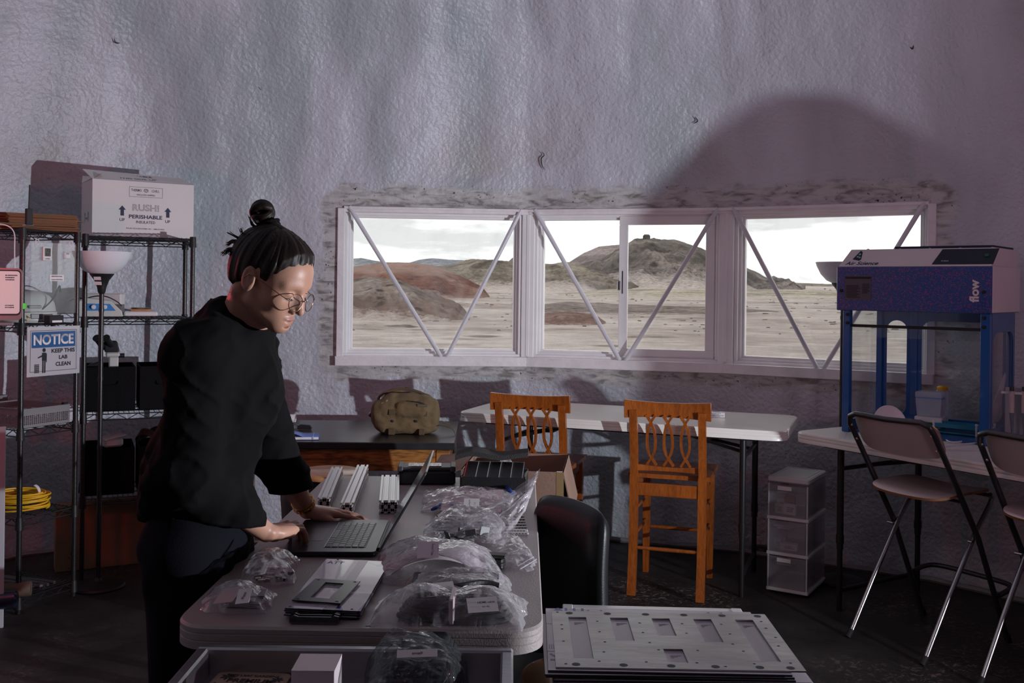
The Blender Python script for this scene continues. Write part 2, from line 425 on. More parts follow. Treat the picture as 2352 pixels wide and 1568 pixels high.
inv = add(n, 'ShaderNodeMapRange', {0: bm2.outputs[0], 1: 0, 2: 1, 3: .62, 4: .25})
bu = add(n, 'ShaderNodeBump', {'Strength': inv.outputs[0], 'Distance': .014, 'Height': fa.outputs[0]})
n.links.new(bu.outputs[0], p.inputs['Normal'])

front = wall_mesh(PI*1.02, -PI*.02, 330, list(np.concatenate([np.arange(-.02, 3.9, .021)])), True, wdisp, 'wall_back', mw)
tag(front, kind='structure')
me = front.data; att = me.attributes.new('band', 'FLOAT', 'POINT'); co = np.empty(len(me.vertices)*3, np.float32); me.vertices.foreach_get('co', co); co = co.reshape(-1, 3)
T = np.arctan2(co[:, 1]-CY, co[:, 0]-CX); Zc = co[:, 2]
ex = np.maximum(np.maximum(TH3-T, T-TH0), 0)*3.6; ez = np.maximum(np.maximum(ZS-Zc, Zc-ZT), 0); e = np.sqrt(ex**2+ez**2)
att.data.foreach_set('value', np.clip(1-(e-.06)/.16, 0, 1).astype(np.float32))
zero = lambda T, Z: 0*T
rear = wall_mesh(PI*2-PI*.02+.0, PI*1.02, 60, list(np.linspace(-.02, 3.9, 20)), False, zero, 'wall_front', mw)
tag(rear, kind='structure')
# crown of the dome
zs_ = [3.9, 4.1, 4.3, 4.5, 4.65, 4.78, 4.86, 4.89]
V = []; Fc = []
for z in zs_:
    for k in range(64): V.append(shell_pt(-PI+.0001+2*PI*k/64, z))
for i in range(len(zs_)-1):
    for k in range(64):
        q = (k+1) % 64; Fc.append((i*64+k, i*64+q, i*64+64+q, i*64+64+k))
Fc.append(tuple((len(zs_)-1)*64+k for k in range(64)))
tag(link_mesh('ceiling', V, Fc, mw, None, 'all'), kind='structure')

# torn blisters in the foam: thin dark crescents with a raised lip
def on_wall(px, py):
    lo, hi = 3.0, 8.0
    for _ in range(40):
        Y = (lo+hi)/2; q = PY(px, py, Y); t = math.atan2(q.y-CY, q.x-CX); s_ = shell_pt(t, q.z); rr = math.hypot(s_[0]-CX, s_[1]-CY)
        if math.hypot(q.x-CX, q.y-CY) < rr: lo = Y
        else: hi = Y
    return PY(px, py, lo-.012)
mbk = mat('foam_tear', (.03, .028, .03), .8)
for (pts) in ([(592, 172), (590, 186), (594, 200), (603, 209)], [(1244, 348), (1250, 356), (1243, 364), (1245, 380), (1252, 390)], [(2230, 104), (2233, 113), (2240, 114), (2245, 104)], [(262, 88), (266, 98), (276, 99)], [(1596, 268), (1602, 278), (1592, 284)], [(2090, 108), (2096, 112), (2098, 104)]):
    b = MB(); P_ = bez([on_wall(x, y) for x, y in pts], 12); m_ = len(P_); b.tube(P_, [.001+.0030*math.sin(PI*i/(m_-1)) for i in range(m_)], 6); b.build('foam_tear', mbk, front)
# floor
mf = mat('floor_worn', (.02, .018, .017), .5, spec=.4); n, p = nodes_of(mf)
ob = add(n, 'ShaderNodeTexCoord').outputs['Object']
a1 = add(n, 'ShaderNodeTexNoise', {'Vector': ob, 'Scale': 2.2, 'Detail': 8, 'Roughness': .7})
a2 = add(n, 'ShaderNodeTexNoise', {'Vector': ob, 'Scale': 38, 'Detail': 6, 'Roughness': .75, 'Distortion': .8})
a3 = add(n, 'ShaderNodeTexNoise', {'Vector': ob, 'Scale': 1.1, 'Detail': 4})
d1 = ramp(n, a1.outputs['Fac'], (.35, (.010, .009, .009)), (.65, (.035, .031, .030)))
s1 = ramp(n, a2.outputs['Fac'], (.54, (0, 0, 0)), (.60, (1, 1, 1))); s2 = ramp(n, a3.outputs['Fac'], (.50, (0, 0, 0)), (.66, (1, 1, 1)))
s3 = add(n, 'ShaderNodeMix', {0: 1.0, 6: s1, 7: s2}, data_type='RGBA', blend_type='MULTIPLY')
d2 = add(n, 'ShaderNodeMix', {0: s3.outputs[2], 6: d1, 7: (.26, .19, .17, 1)}, data_type='RGBA')
n.links.new(d2.outputs[2], p.inputs['Base Color'])
bb = add(n, 'ShaderNodeBump', {'Strength': .5, 'Distance': .01, 'Height': a2.outputs['Fac']}); n.links.new(bb.outputs[0], p.inputs['Normal'])
b = MB(); b.lathe([(0, -.06), (RD+.35, -.06), (RD+.35, 0), (0, 0)], (CX, CY, 0), 72)
tag(b.build('floor', mf), kind='structure')
# foam curb where the wall meets the floor
b = MB(); pts = []
for k in range(90):
    t = PI*1.02-(PI*1.04)*k/89; q = shell_pt(t, 0, .035); pts.append((q[0], q[1], .012+.004*math.sin(k*3.1)))
b.tube(pts, .016, 6); tag(b.build('baseboard_back', mat('curb', (.22, .21, .22), .6, bump=.4, bscale=40), smooth=True), kind='structure')

# ------------------------------------------------------------------ windows
mg = bpy.data.materials.new('window_glass'); mg.use_nodes = True; n = mg.node_tree; n.nodes.clear()
tr = add(n, 'ShaderNodeBsdfTransparent', {'Color': (.97, .98, .97, 1)}); gl = add(n, 'ShaderNodeBsdfGlossy', {'Roughness': .02, 'Color': (1, 1, 1, 1)})
df = add(n, 'ShaderNodeBsdfDiffuse', {'Color': (.8, .78, .76, 1)})
fr = fresnel(n); mx1 = add(n, 'ShaderNodeMixShader', {0: fr.outputs[0], 1: tr.outputs[0], 2: gl.outputs[0]})
dn = add(n, 'ShaderNodeTexNoise', {'Vector': add(n, 'ShaderNodeTexCoord').outputs['Object'], 'Scale': 6, 'Detail': 4})
dr = ramp(n, dn.outputs['Fac'], (.45, (.015, .015, .015)), (.75, (.10, .10, .10)))
mx2 = add(n, 'ShaderNodeMixShader', {0: dr, 1: mx1.outputs[0], 2: df.outputs[0]})
n.links.new(mx2.outputs[0], add(n, 'ShaderNodeOutputMaterial').inputs[0])
def win_frame(i):
    p, q = WP[i], WP[i+1]; d = (q-p); L = d.length; d.normalize()
    return p, d, Vector((-d.y, d.x)), L            # outward normal (away from the room)
def bar(b, p, d, nn, s0, s1, z0, z1, o0, o1, bev=.003):
    c = p+d*(s0+s1)/2+nn*(o0+o1)/2
    b.obox((c.x, c.y, (z0+z1)/2), (d.x*(s1-s0)/2, d.y*(s1-s0)/2, 0), (nn.x*(o1-o0)/2, nn.y*(o1-o0)/2, 0), (0, 0, (z1-z0)/2), bev)
def rect_frame(b, p, d, nn, s0, s1, z0, z1, o0, o1, t, tb=None):
    tb = tb or t
    bar(b, p, d, nn, s0, s1, z0, z0+tb, o0, o1); bar(b, p, d, nn, s0, s1, z1-t, z1, o0, o1)
    bar(b, p, d, nn, s0, s0+t, z0+tb, z1-t, o0, o1); bar(b, p, d, nn, s1-t, s1, z0+tb, z1-t, o0, o1)
for i in range(3):
    p, d, nn, L = win_frame(i)
    wnd = thing('window_%d' % (i+1), None, None, (p.x, p.y, ZS), 0, kind='structure')
    s0, s1 = (.0, L-.035) if i == 0 else ((.035, L-.04) if i == 1 else (.045, L-.0))
    b = MB(); rect_frame(b, p, d, nn, s0, s1, ZS, ZT, .015, .12, .022); rect_frame(b, p, d, nn, s0+.018, s1-.018, ZS+.018, ZT-.018, .04, .11, .020)
    rect_frame(b, p, d, nn, s0+.034, s1-.034, ZS+.034, ZT-.034, .06, .10, .018)
    b.build('window_frame', M['vinyl'], wnd, world=True)
    if i != 1:
        b = MB(); bar(b, p, d, nn, s0+.045, s1-.045, ZS+.045, ZT-.045, .079, .083, 0); b.build('pane', mg, wnd, world=True)
    else:
        sm = s0+(s1-s0)*.485
        b = MB(); bar(b, p, d, nn, s0+.045, sm+.01, ZS+.045, ZT-.045, .089, .093, 0); b.build('pane', mg, wnd, world=True)
        b = MB(); rect_frame(b, p, d, nn, sm-.02, s1-.03, ZS+.03, ZT-.03, .035, .065, .054, .046); sa = b.build('sash', M['vinyl'], wnd, world=True)
        b = MB(); bar(b, p, d, nn, sm+.02, s1-.07, ZS+.068, ZT-.07, .049, .052, 0); b.build('pane', mg, sa, world=True)
        b = MB(); bar(b, p, d, nn, sm+.002, sm+.006, 1.52, 1.66, .030, .036, 0); b.build('sash_label', M['ink'], sa, world=True)
        b = MB(); bar(b, p, d, nn, sm-.028, sm-.008, 1.54, 1.60, .020, .040, .004); b.build('latch', M['chrome'], wnd, world=True)
# mullion covers, reveals and sill boards: the white trim round the opening
k = 0
for i in range(3):
    p, d, nn, L = win_frame(i)
    e0 = -.045 if i == 0 else -.0; e1 = L+.035 if i == 2 else L
    b = MB(); bar(b, p, d, nn, e0, e1, ZS-.052, ZS+.002, -.045, .02); bar(b, p, d, nn, e0, e1, ZS-.0, ZS+.006, -.045, .12, 0)
    k += 1; tag(b.build('trim_%d' % k, M['sill_paint']), kind='structure')
    b = MB(); bar(b, p, d, nn, 0, L, ZT-.004, ZT+.012, -.03, .12, 0); bar(b, p, d, nn, 0, L, ZT-.022, ZT+.0, -.012, .02)
    k += 1; tag(b.build('trim_%d' % k, M['sill_paint']), kind='structure')
for i, (pt, wv) in enumerate(((WP[1], .04), (WP[2], .045))):
    o = (pt-Vector((CX, CY))).normalized(); s = Vector((-o.y, o.x))
    b = MB(); c = pt+o*.055
    b.obox((c.x, c.y, (ZS+ZT)/2), (s.x*wv, s.y*wv, 0), (o.x*.06, o.y*.06, 0), (0, 0, (ZT-ZS)/2), .004)
    c = pt-o*.003; b.obox((c.x, c.y, (ZS+ZT)/2), (s.x*.012, s.y*.012, 0), (o.x*.006, o.y*.006, 0), (0, 0, (ZT-ZS)/2-.01), .003)
    k += 1; tag(b.build('trim_%d' % k, M['vinyl']), kind='structure')
for i, (pt, sg) in enumerate(((WP[0], 1), (WP[3], -1))):
    p, d, nn, L = win_frame(0 if i == 0 else 2); s0, s1 = ((-.04, .004) if i == 0 else (L-.004, L+.04))
    b = MB(); bar(b, p, d, nn, s0, s1, ZS-.0, ZT, -.03, .0); bar(b, p, d, nn, (s0 if i == 0 else s1-.012), (s0+.012 if i == 0 else s1), ZS, ZT, 0, .12, 0)
    k += 1; tag(b.build('trim_%d' % k, M['sill_paint']), kind='structure')
# diagonal struts in front of the panes
sp_lab = [('first from the left', 0, 0), ('second from the left', 0, 1), ('third from the left', 1, 0), ('fourth from the left', 1, 1), ('fifth from the left', 2, 0), ('rightmost, half hidden by the blue cabinet', 2, 1)]
for (txt, i, sd) in sp_lab:
    p, d, nn, L = win_frame(i); mid = (.545, .50, .50)[i]*L
    top = p+d*((.03 if i == 0 else .045) if sd == 0 else L-(.05 if i < 2 else .02)); bot = p+d*(mid-.018 if sd == 0 else mid+.018)
    off = -nn*.02
    b = MB(); b.tube([(top.x+off.x, top.y+off.y, ZT+.01), (bot.x+off.x, bot.y+off.y, ZS+.004)], .0135, 14)
    so = b.build('window_strut', mat('strut_paint', (.58, .57, .61), .35, bump=.1, bscale=50), smooth=True)
    tag(so, 'pale painted steel strut slanting across the windows, %s' % txt, 'strut', 'diagonal struts across the windows')
# lip of broken foam at the strut heads
# ------------------------------------------------------------------ outside: ground and hills
def earth(name, a, b, c, sc=.08, zs=1, rough=.9, strata=None, sp=None, fine=.85):
    m = mat(name, a, rough, spec=.1); n, p = nodes_of(m); ob = add(n, 'ShaderNodeTexCoord').outputs['Object']
    mp = add(n, 'ShaderNodeMapping', {0: ob}); mp.inputs['Scale'].default_value = (1, 1, zs)
    z = add(n, 'ShaderNodeTexNoise', {'Vector': mp.outputs[0], 'Scale': sc, 'Detail': 9, 'Roughness': .68})
    col = ramp(n, z.outputs['Fac'], (.36, a), (.52, b), (.66, c))
    zf = add(n, 'ShaderNodeTexNoise', {'Vector': mp.outputs[0], 'Scale': sc*11, 'Detail': 5, 'Roughness': .8})
    dk = ramp(n, zf.outputs['Fac'], (.34, (.25, .25, .25)), (.48, (.85, .85, .85)), (.62, (1.25, 1.25, 1.25)))
    col = add(n, 'ShaderNodeMix', {0: fine, 6: col, 7: dk}, data_type='RGBA', blend_type='MULTIPLY').outputs[2]
    if strata:
        z2 = add(n, 'ShaderNodeTexNoise', {'Vector': ob, 'Scale': .06, 'Detail': 4})
        sx = add(n, 'ShaderNodeSeparateXYZ', {0: ob})
        h = add(n, 'ShaderNodeMath', {0: sx.outputs['Z'], 1: strata[0]}, operation='MULTIPLY')
        h2 = add(n, 'ShaderNodeMath', {0: h.outputs[0], 1: add(n, 'ShaderNodeMath', {0: z2.outputs['Fac'], 1: 3.0}, operation='MULTIPLY').outputs[0]}, operation='ADD')
        wv = add(n, 'ShaderNodeMath', {0: h2.outputs[0]}, operation='SINE')
        fs = ramp(n, add(n, 'ShaderNodeMapRange', {0: wv.outputs[0], 1: -1, 2: 1}).outputs[0], (.45, (0, 0, 0)), (.85, (.55, .55, .55)))
        col = add(n, 'ShaderNodeMix', {0: fs, 6: col, 7: (*strata[1], 1)}, data_type='RGBA').outputs[2]
    if sp:
        v = add(n, 'ShaderNodeTexVoronoi', {'Vector': ob, 'Scale': sp[0]})
        fs = ramp(n, v.outputs['Distance'], (.16, (1, 1, 1)), (.30, (0, 0, 0)))
        z4 = add(n, 'ShaderNodeTexNoise', {'Vector': ob, 'Scale': sp[0]*.12, 'Detail': 3}); fz = ramp(n, z4.outputs['Fac'], (.46, (0, 0, 0)), (.56, (1, 1, 1)))
        fm = add(n, 'ShaderNodeMix', {0: 1.0, 6: fs, 7: fz}, data_type='RGBA', blend_type='MULTIPLY')
        col = add(n, 'ShaderNodeMix', {0: fm.outputs[2], 6: col, 7: (*sp[1], 1)}, data_type='RGBA').outputs[2]
    da = add(n, 'ShaderNodeAttribute', attribute_name='dust')
    dz = add(n, 'ShaderNodeMath', {0: da.outputs['Fac'], 1: add(n, 'ShaderNodeMapRange', {0: zf.outputs['Fac'], 1: .35, 2: .65, 3: -.35, 4: .35}).outputs[0]}, operation='ADD', use_clamp=True)
    dm = add(n, 'ShaderNodeMath', {0: dz.outputs[0], 1: add(n, 'ShaderNodeMath', {0: da.outputs['Fac'], 1: 4.0}, operation='MULTIPLY', use_clamp=True).outputs[0]}, operation='MULTIPLY')
    col = add(n, 'ShaderNodeMix', {0: dm.outputs[0], 6: col, 7: (.50, .43, .40, 1)}, data_type='RGBA').outputs[2]
    n.links.new(col, p.inputs['Base Color'])
    zb = add(n, 'ShaderNodeTexNoise', {'Vector': mp.outputs[0], 'Scale': sc*7, 'Detail': 8, 'Roughness': .75})
    bu = add(n, 'ShaderNodeBump', {'Strength': 1.0, 'Distance': .35/sc*.25, 'Height': zb.outputs['Fac']}); n.links.new(bu.outputs[0], p.inputs['Normal'])
    return m
sand = earth('desert_sand', (.31, .24, .215), (.52, .45, .42), (.62, .56, .53), sc=.05, sp=(.35, (.20, .17, .14)), fine=.40)
def ground_z(D, az):
    s = np.clip((D-45)/420, 0, 1); s = s*s*(3-2*s)
    return -.25+3.6*s
def ground_h(D, A): return ground_z(D, A)+.22*fbm(A*D*.03, D*.03, .5, 4)*np.clip((D-10)/60, 0, 1.6)+.10*fbm(A*D*.15, D*.12, 2.5, 3)*np.clip((D-14)/40, 0, 1)
azs = np.linspace(-.42, .72, 230); Ds = np.concatenate([np.linspace(5.5, 30, 14), np.geomspace(32, 1500, 150)])
A, D = np.meshgrid(azs, Ds, indexing='ij')
Z = ground_h(D, A)
X = D*np.sin(A); Yg = 0+D*np.cos(A)
nA, nD = A.shape; idx = np.arange(nA*nD).reshape(nA, nD)
Fq = np.stack([idx[:-1, :-1], idx[1:, :-1], idx[1:, 1:], idx[:-1, 1:]], -1).reshape(-1, 4)[:, ::-1]
gr = link_mesh('desert_ground', np.stack([X, Yg, Z], -1).reshape(-1, 3), np.ascontiguousarray(Fq), sand, None, 'all'); tag(gr, kind='structure')
def hill(name, pts, D, dep, m, label, cat='hill', rough=.12, seed=0, basey=None, gully=.0, sharp=1.0, n_=150, group=None):
    pts = sorted(pts); pxs = np.linspace(pts[0][0], pts[-1][0], n_); py = np.interp(pxs, [q[0] for q in pts], [q[1] for q in pts])
    ts = np.linspace(-1, 1, 111); V = np.zeros((n_, len(ts), 3))
    top = np.zeros(n_); zb = float(ground_z(np.array(D-dep*.5), 0))-.3
    for i in range(n_): top[i] = PY(pxs[i], py[i], D).z
    e = np.clip(np.minimum(np.arange(n_), n_-1-np.arange(n_))/(n_*.06), 0, 1); top = zb-.3+(top-zb+.3)*np.sqrt(e)
    hmax = (top-zb).max()
    for i in range(n_):
        x, z = ray(pxs[i], 660)
        for j, t in enumerate(ts):
            V[i, j] = (x*(D+t*dep), D+t*dep, t)
    Tt = V[:, :, 2]; prof = np.where(Tt < 0, (1-np.abs(Tt)**sharp), (1-Tt**2))
    prof = prof*prof*(3-2*prof)*.5+prof*.5
    hh = zb+(top[:, None]-zb)*prof
    ns = fbm(V[:, :, 0]*6/dep+seed, V[:, :, 1]*6/dep, seed*1.3, 5, .6)
    gl_ = np.abs(fbm(V[:, :, 0]*9/dep+seed*2, 3.3, seed, 3))
    side = np.clip(1-np.abs(Tt), 0, 1)
    V[:, :, 2] = hh+hmax*(rough*ns*np.clip(prof*3, 0, 1)*np.clip(np.abs(Tt)*4, .25, 1)-gully*gl_*np.sin(prof*PI))
    id_ = np.arange(n_*len(ts)).reshape(n_, len(ts))
    Fq = np.stack([id_[:-1, :-1], id_[1:, :-1], id_[1:, 1:], id_[:-1, 1:]], -1).reshape(-1, 4)
    o = link_mesh(name, V.reshape(-1, 3), np.ascontiguousarray(Fq), m, None, 'all')
    dust = np.clip(1-prof/.42, 0, 1)*.9
    at_ = o.data.attributes.new('dust', 'FLOAT', 'POINT'); at_.data.foreach_set('value', dust.reshape(-1).astype(np.float32))
    return tag(o, label, cat, group)
e_blue = earth('far_mesa', (.17, .19, .22), (.24, .26, .29), (.30, .30, .31), sc=.02)
e_red = earth('red_clay', (.10, .038, .025), (.18, .075, .052), (.30, .19, .155), sc=.10, zs=2, strata=(1.7, (.32, .22, .18)))
e_grey = earth('grey_clay', (.07, .05, .042), (.17, .13, .112), (.30, .245, .215), sc=.16, strata=(1.6, (.20, .13, .11)), sp=(.9, (.06, .045, .04)))
e_rock = earth('rocky_slope', (.07, .058, .045), (.19, .16, .125), (.31, .265, .21), sc=.12, sp=(.28, (.07, .06, .05)))
e_strp = earth('striped_clay', (.18, .145, .14), (.24, .20, .19), (.30, .25, .24), sc=.05, strata=(.9, (.12, .085, .09)))
e_big = earth('dark_rocky_hill', (.055, .048, .042), (.13, .112, .10), (.25, .21, .185), sc=.10, sp=(.22, (.04, .035, .032)))
e_bank = earth('brown_bank', (.12, .088, .075), (.22, .175, .155), (.32, .26, .23), sc=.14, zs=1, sp=(.9, (.06, .05, .045)))
e_rbank = earth('reddish_bank', (.13, .065, .05), (.21, .13, .105), (.32, .24, .21), sc=.2)
hill('far_mesa', [(760, 602), (800, 594), (830, 592), (860, 598), (905, 606), (930, 606), (960, 597), (990, 593), (1060, 597), (1100, 604), (1150, 612), (1330, 604), (1400, 612)], 1000, 120, e_blue, 'blue-grey flat mesa on the horizon behind the red mound', rough=.05, n_=260)
hill('striped_butte', [(1270, 625), (1305, 603), (1340, 581), (1375, 566), (1420, 562), (1455, 568), (1500, 600), (1540, 640)], 420, 60, e_strp, 'striped purple-grey butte left of and behind the big dark hill', rough=.03)
hill('small_dome_hill', [(1150, 616), (1165, 602), (1176, 592), (1187, 588), (1198, 592), (1210, 602), (1225, 616)], 400, 22, e_strp, 'small round striped knoll on the skyline beside the first mullion', rough=.02, n_=60)
hill('rocky_ridge', [(960, 650), (985, 615), (1050, 605), (1090, 597), (1110, 595), (1150, 599), (1200, 606), (1260, 606), (1300, 604), (1350, 612), (1420, 640), (1480, 668)], 230, 60, e_rock, 'tan rocky ridge between the red mound and the big hill', rough=.17, seed=3, n_=300)
hill('dark_rocky_hill', [(1250, 650), (1310, 615), (1380, 600), (1425, 568), (1455, 552), (1480, 548), (1550, 550), (1600, 563), (1640, 582), (1665, 592), (1700, 606), (1760, 638), (1790, 648), (1850, 660)], 260, 70, e_big, 'big dark rocky hill with a boulder block on its top', rough=.16, seed=5, n_=320)
hill('horizon_ridge', [(1700, 665), (1780, 651), (1800, 646), (1830, 649), (1900, 652), (2000, 654), (2100, 650), (2200, 646), (2300, 648)], 480, 60, e_rock, 'low dark ridge along the horizon behind the right pane', rough=.10, seed=9, n_=200)
hill('scrub_rise', [(1150, 690), (1240, 672), (1400, 664), (1500, 663), (1650, 665), (1800, 664), (1950, 668), (2050, 672), (2200, 680)], 190, 60, earth('scrub', (.22, .19, .14), (.40, .35, .285), (.50, .45, .385), sc=.12, sp=(.45, (.15, .14, .10))), 'pale scrubby rise in front of the big dark hill', rough=.05, seed=11, n_=260)
hill('red_mound', [(730, 655), (770, 622), (815, 612), (880, 602), (950, 603), (1000, 611), (1050, 630), (1095, 652), (1130, 668)], 130, 26, e_red, 'red-brown banded clay mound seen through the left pane', rough=.05, seed=2, gully=.16, n_=220)
hill('grey_mound', [(690, 690), (740, 662), (800, 648), (860, 642), (915, 648), (975, 672), (1030, 697), (1080, 720)], 64, 12, e_grey, 'grey clay mound with a dark rock ledge, nearest the left pane', rough=.13, seed=7, gully=.08, n_=240)
hill('brown_bank', [(1030, 735), (1130, 716), (1240, 701), (1300, 694), (1420, 699), (1550, 703), (1700, 709), (1900, 722), (2050, 738), (2200, 748)], 85, 15, e_bank, 'long low grey-brown bank crossing the middle of the view', rough=.06, seed=13, n_=300)
hill('reddish_bank', [(1130, 755), (1200, 735), (1240, 722), (1300, 716), (1360, 722), (1405, 748), (1430, 762)], 55, 5, e_rbank, 'reddish low bank in front of the long grey-brown bank', rough=.07, seed=17)
hill('low_mound', [(780, 768), (830, 752), (900, 748), (940, 746), (985, 757), (1020, 770)], 46, 3, e_bank, 'small dark mound at the foot of the grey mound', rough=.10, seed=19, n_=90)
r_ = random.Random(77); b = MB()
for k in range(420):
    D_ = 40*math.exp(r_.random()**.8*2.0); a_ = r_.uniform(-.22, .48); s_ = r_.uniform(.05, .15)*(D_/60)**.7
    x_, y_ = D_*math.sin(a_), D_*math.cos(a_); z_ = float(ground_h(np.array(D_), np.array(a_)))
    w1, w2, h1 = s_*r_.uniform(.8, 1.5), s_*r_.uniform(.6, 1.1), s_*r_.uniform(.35, .7); b.box(x_-w1, x_+w1, y_-w2, y_+w2, z_-.06, z_+h1, h1*.8)
so_ = b.build('scattered_stones', e_bank); tag(so_, 'dark stones scattered over the desert plain outside the windows', 'stones', kind='stuff')
b = MB(); c = PY(1485, 544, 258); b.box(c.x-.9, c.x+.9, c.y-.8, c.y+.8, c.z-2.0, c.z+.65, .35)
for (dx, dz) in ((2.2, -1.0), (3.6, -1.2), (-2.0, -1.2)): b.box(c.x+dx-.4, c.x+dx+.4, c.y-.4, c.y+.4, c.z-2, c.z+dz+.5, .2)
tag(b.build('boulder', e_big), 'square dark boulder standing on top of the big rocky hill', 'boulder')
# ------------------------------------------------------------------ lettering
_fc = bpy.data.curves.new('lettering', 'FONT')
_fo = bpy.data.objects.new('lettering_source', _fc); COL.objects.link(_fo)
def text_mesh(s, bold=0.0, outline=0, shear=0):
    _fc.body = s; _fc.size = 1; _fc.offset = bold; _fc.shear = shear; _fc.resolution_u = 3
    _fc.fill_mode = 'BOTH' if not outline else 'NONE'; _fc.bevel_depth = outline
    _fc.bevel_resolution = 0
    dg = bpy.context.evaluated_depsgraph_get(); dg.update()
    me = bpy.data.meshes.new_from_object(_fo.evaluated_get(dg))
    V = np.array([v.co[:] for v in me.vertices]).reshape(-1, 3); Fc = [tuple(p.vertices) for p in me.polygons]
    bpy.data.meshes.remove(me); return V, Fc
def lettering(items, m, parent, o, ux, uy, name='lettering', world=False, lift=.0008):
    """items: (string, x, y, width, height, bold, outline, shear); x,y = centre of the line"""
    o, ux, uy = Vector(o), Vector(ux).normalized(), Vector(uy).normalized(); un = ux.cross(uy).normalized()
    b = MB()
    for it in items:
        s, x, y, wd, hg = it[:5]; bold = it[5] if len(it) > 5 else 0; ol = it[6] if len(it) > 6 else 0; sh = it[7] if len(it) > 7 else 0
        V, Fc = text_mesh(s, bold, ol, sh)
        if not len(V): continue
        mn = V.min(0); mx = V.max(0); sc = np.array([wd/(mx[0]-mn[0]), hg/(mx[1]-mn[1])])
        P = (V[:, :2]-(mn[:2]+mx[:2])/2)*sc+np.array([x, y])
        b.add([o+ux*a+uy*c+un*lift for a, c in P], Fc)
    return b.build(name, m, parent, world=world)
def micro(rows, x, y, wd, hg, seed=0):
    """tiny unreadable print: short bars in rows, one mesh"""
    r = random.Random(seed); out = []
    for i in range(rows):
        yy = y+hg/2-(i+.5)*hg/rows; xx = x-wd/2; end = xx+wd*r.uniform(.6, 1)
        while xx < end:
            l = r.uniform(.03, .12)*wd; out.append((xx, xx+l, yy-hg/rows*.25, yy+hg/rows*.25)); xx += l+wd*.02
    return out
def flat_rects(rects, m, parent, o, ux, uy, name, world=False, lift=.0008):
    o, ux, uy = Vector(o), Vector(ux).normalized(), Vector(uy).normalized(); un = ux.cross(uy).normalized()
    b = MB()
    for r in rects: b.add([o+ux*r[i]+uy*r[j]+un*lift for i, j in ((0, 2), (1, 2), (1, 3), (0, 3))], [(0, 1, 2, 3)])
    o = b.build(name, m, parent, world=world)
    if name == 'print': o['kind'] = 'stuff'
    return o

# ------------------------------------------------------------------ folding tables
def folding_table(label, loc, rz, L, W, Zt, mtop, thick=.048, legs=True, group=None, rc=.07, leg_in=.22):
    t = thing('folding_table', label, 'table', loc, rz, group)
    P = rrect(L, W, rc, 8, L/2, W/2); b = MB()
    prof = [(0, 0), (0, -.006), (-.003, -.012), (0, -.018), (-.003, -.026), (0, -.034), (-.002, -.042), (.006, -thick)]
    n = len(P); V = []; Fc = []
    cx, cy = L/2, W/2
    lay = [(-.006, .0)]+[(0, -.005), (.0, -.014), (-.0015, -.0155), (0, -.017), (0, -.029), (-.0015, -.0305), (0, -.032), (0, -thick), (-.02, -thick)]
    for (off, dz) in lay:
        for (x, y) in P:
            dx, dy = x-cx, y-cy; l = math.hypot(dx, dy); V.append((x+dx/l*off, y+dy/l*off, Zt+dz))
    for k in range(len(lay)-1):
        for i in range(n):
            j = (i+1) % n; Fc.append((k*n+j, k*n+i, (k+1)*n+i, (k+1)*n+j))
    Fc.append(tuple(range(n))); Fc.append(tuple(reversed(range((len(lay)-1)*n, len(lay)*n))))
    b.add(V, Fc); b.build('tabletop', mtop, t, smooth=True)
    if legs:
        for xx, sg in ((leg_in, 1), (L-leg_in, -1)):
            for yy in (.10, W-.10):
                b = MB(); b.tube([(xx, yy, Zt-thick), (xx, yy, .30)], .0165, 12); b.tube([(xx, yy, .36), (xx, yy, .0)], .0135, 12)
                b.tube([(xx, yy, .37), (xx, yy, .33)], .0195, 12); b.build('leg', M['black_metal'], t, smooth=True)
            b = MB(); b.tube([(xx, .1, Zt-.16), (xx, W-.1, Zt-.16)], .011, 10); b.build('crossbar', M['black_metal'], t, smooth=True); b = MB(); b.tube([(xx, .1, .10), (xx, W-.1, .10)], .011, 10); b.build('crossbar', M['black_metal'], t, smooth=True)
            b = MB(); b.tube([(xx, W/2-.08, Zt-.16), (xx+sg*.46, W/2, Zt-.06)], .009, 8); b.tube([(xx, W/2+.08, Zt-.16), (xx+sg*.46, W/2, Zt-.06)], .009, 8)
            b.box(xx+sg*.22-.02, xx+sg*.22+.02, W/2-.05, W/2+.05, Zt-.125, Zt-.10); b.build('brace', M['black_metal'], t, smooth=True)
        b = MB(); b.box(.15, L-.15, .06, .085, Zt-thick-.015, Zt-thick+.004); b.box(.15, L-.15, W-.085, W-.06, Zt-thick-.015, Zt-thick+.004); b.build('rail', M['black_metal'], t)
    return t
TZ = .86
# main work table: long side along +Y
tA = PZ(1250, 1400, TZ); tB = PZ(1234, 1132, TZ); ang = math.atan2(tB.y-tA.y, tB.x-tA.x)
near = PZ(900, 1447, TZ).y; far = PZ(1000, 1095, TZ).y
mt_w = tA.x-PZ(432, 1400, TZ).x
main_table = folding_table('long speckled grey folding table the person works at, covered with parts', (.072, near, 0), ang, far-near, mt_w, TZ, M['table_plastic'], rc=.075)
# counter-height table under the windows
bl = PZ(1049, 946, TZ); br = PZ(1806, 992, TZ); a2 = math.atan2(br.y-bl.y, br.x-bl.x); Lb = (br-bl).length
folding_table('white folding table below the windows behind the two wooden chairs', (bl.x, bl.y, 0), a2, Lb, .70, TZ, M['table_white'])
# right-hand table with the cabinet
cl = PZ(1819, 990, .85); cr_ = PZ(2345, 1078, .85); a3 = math.atan2(cr_.y-cl.y, cr_.x-cl.x)
folding_table('white folding table on the right carrying the blue cabinet', (cl.x, cl.y, 0), a3, 1.83, .80, .85, M['table_white'])
RT = Matrix.Translation((cl.x, cl.y, 0)) @ Matrix.Rotation(a3, 4, 'Z')

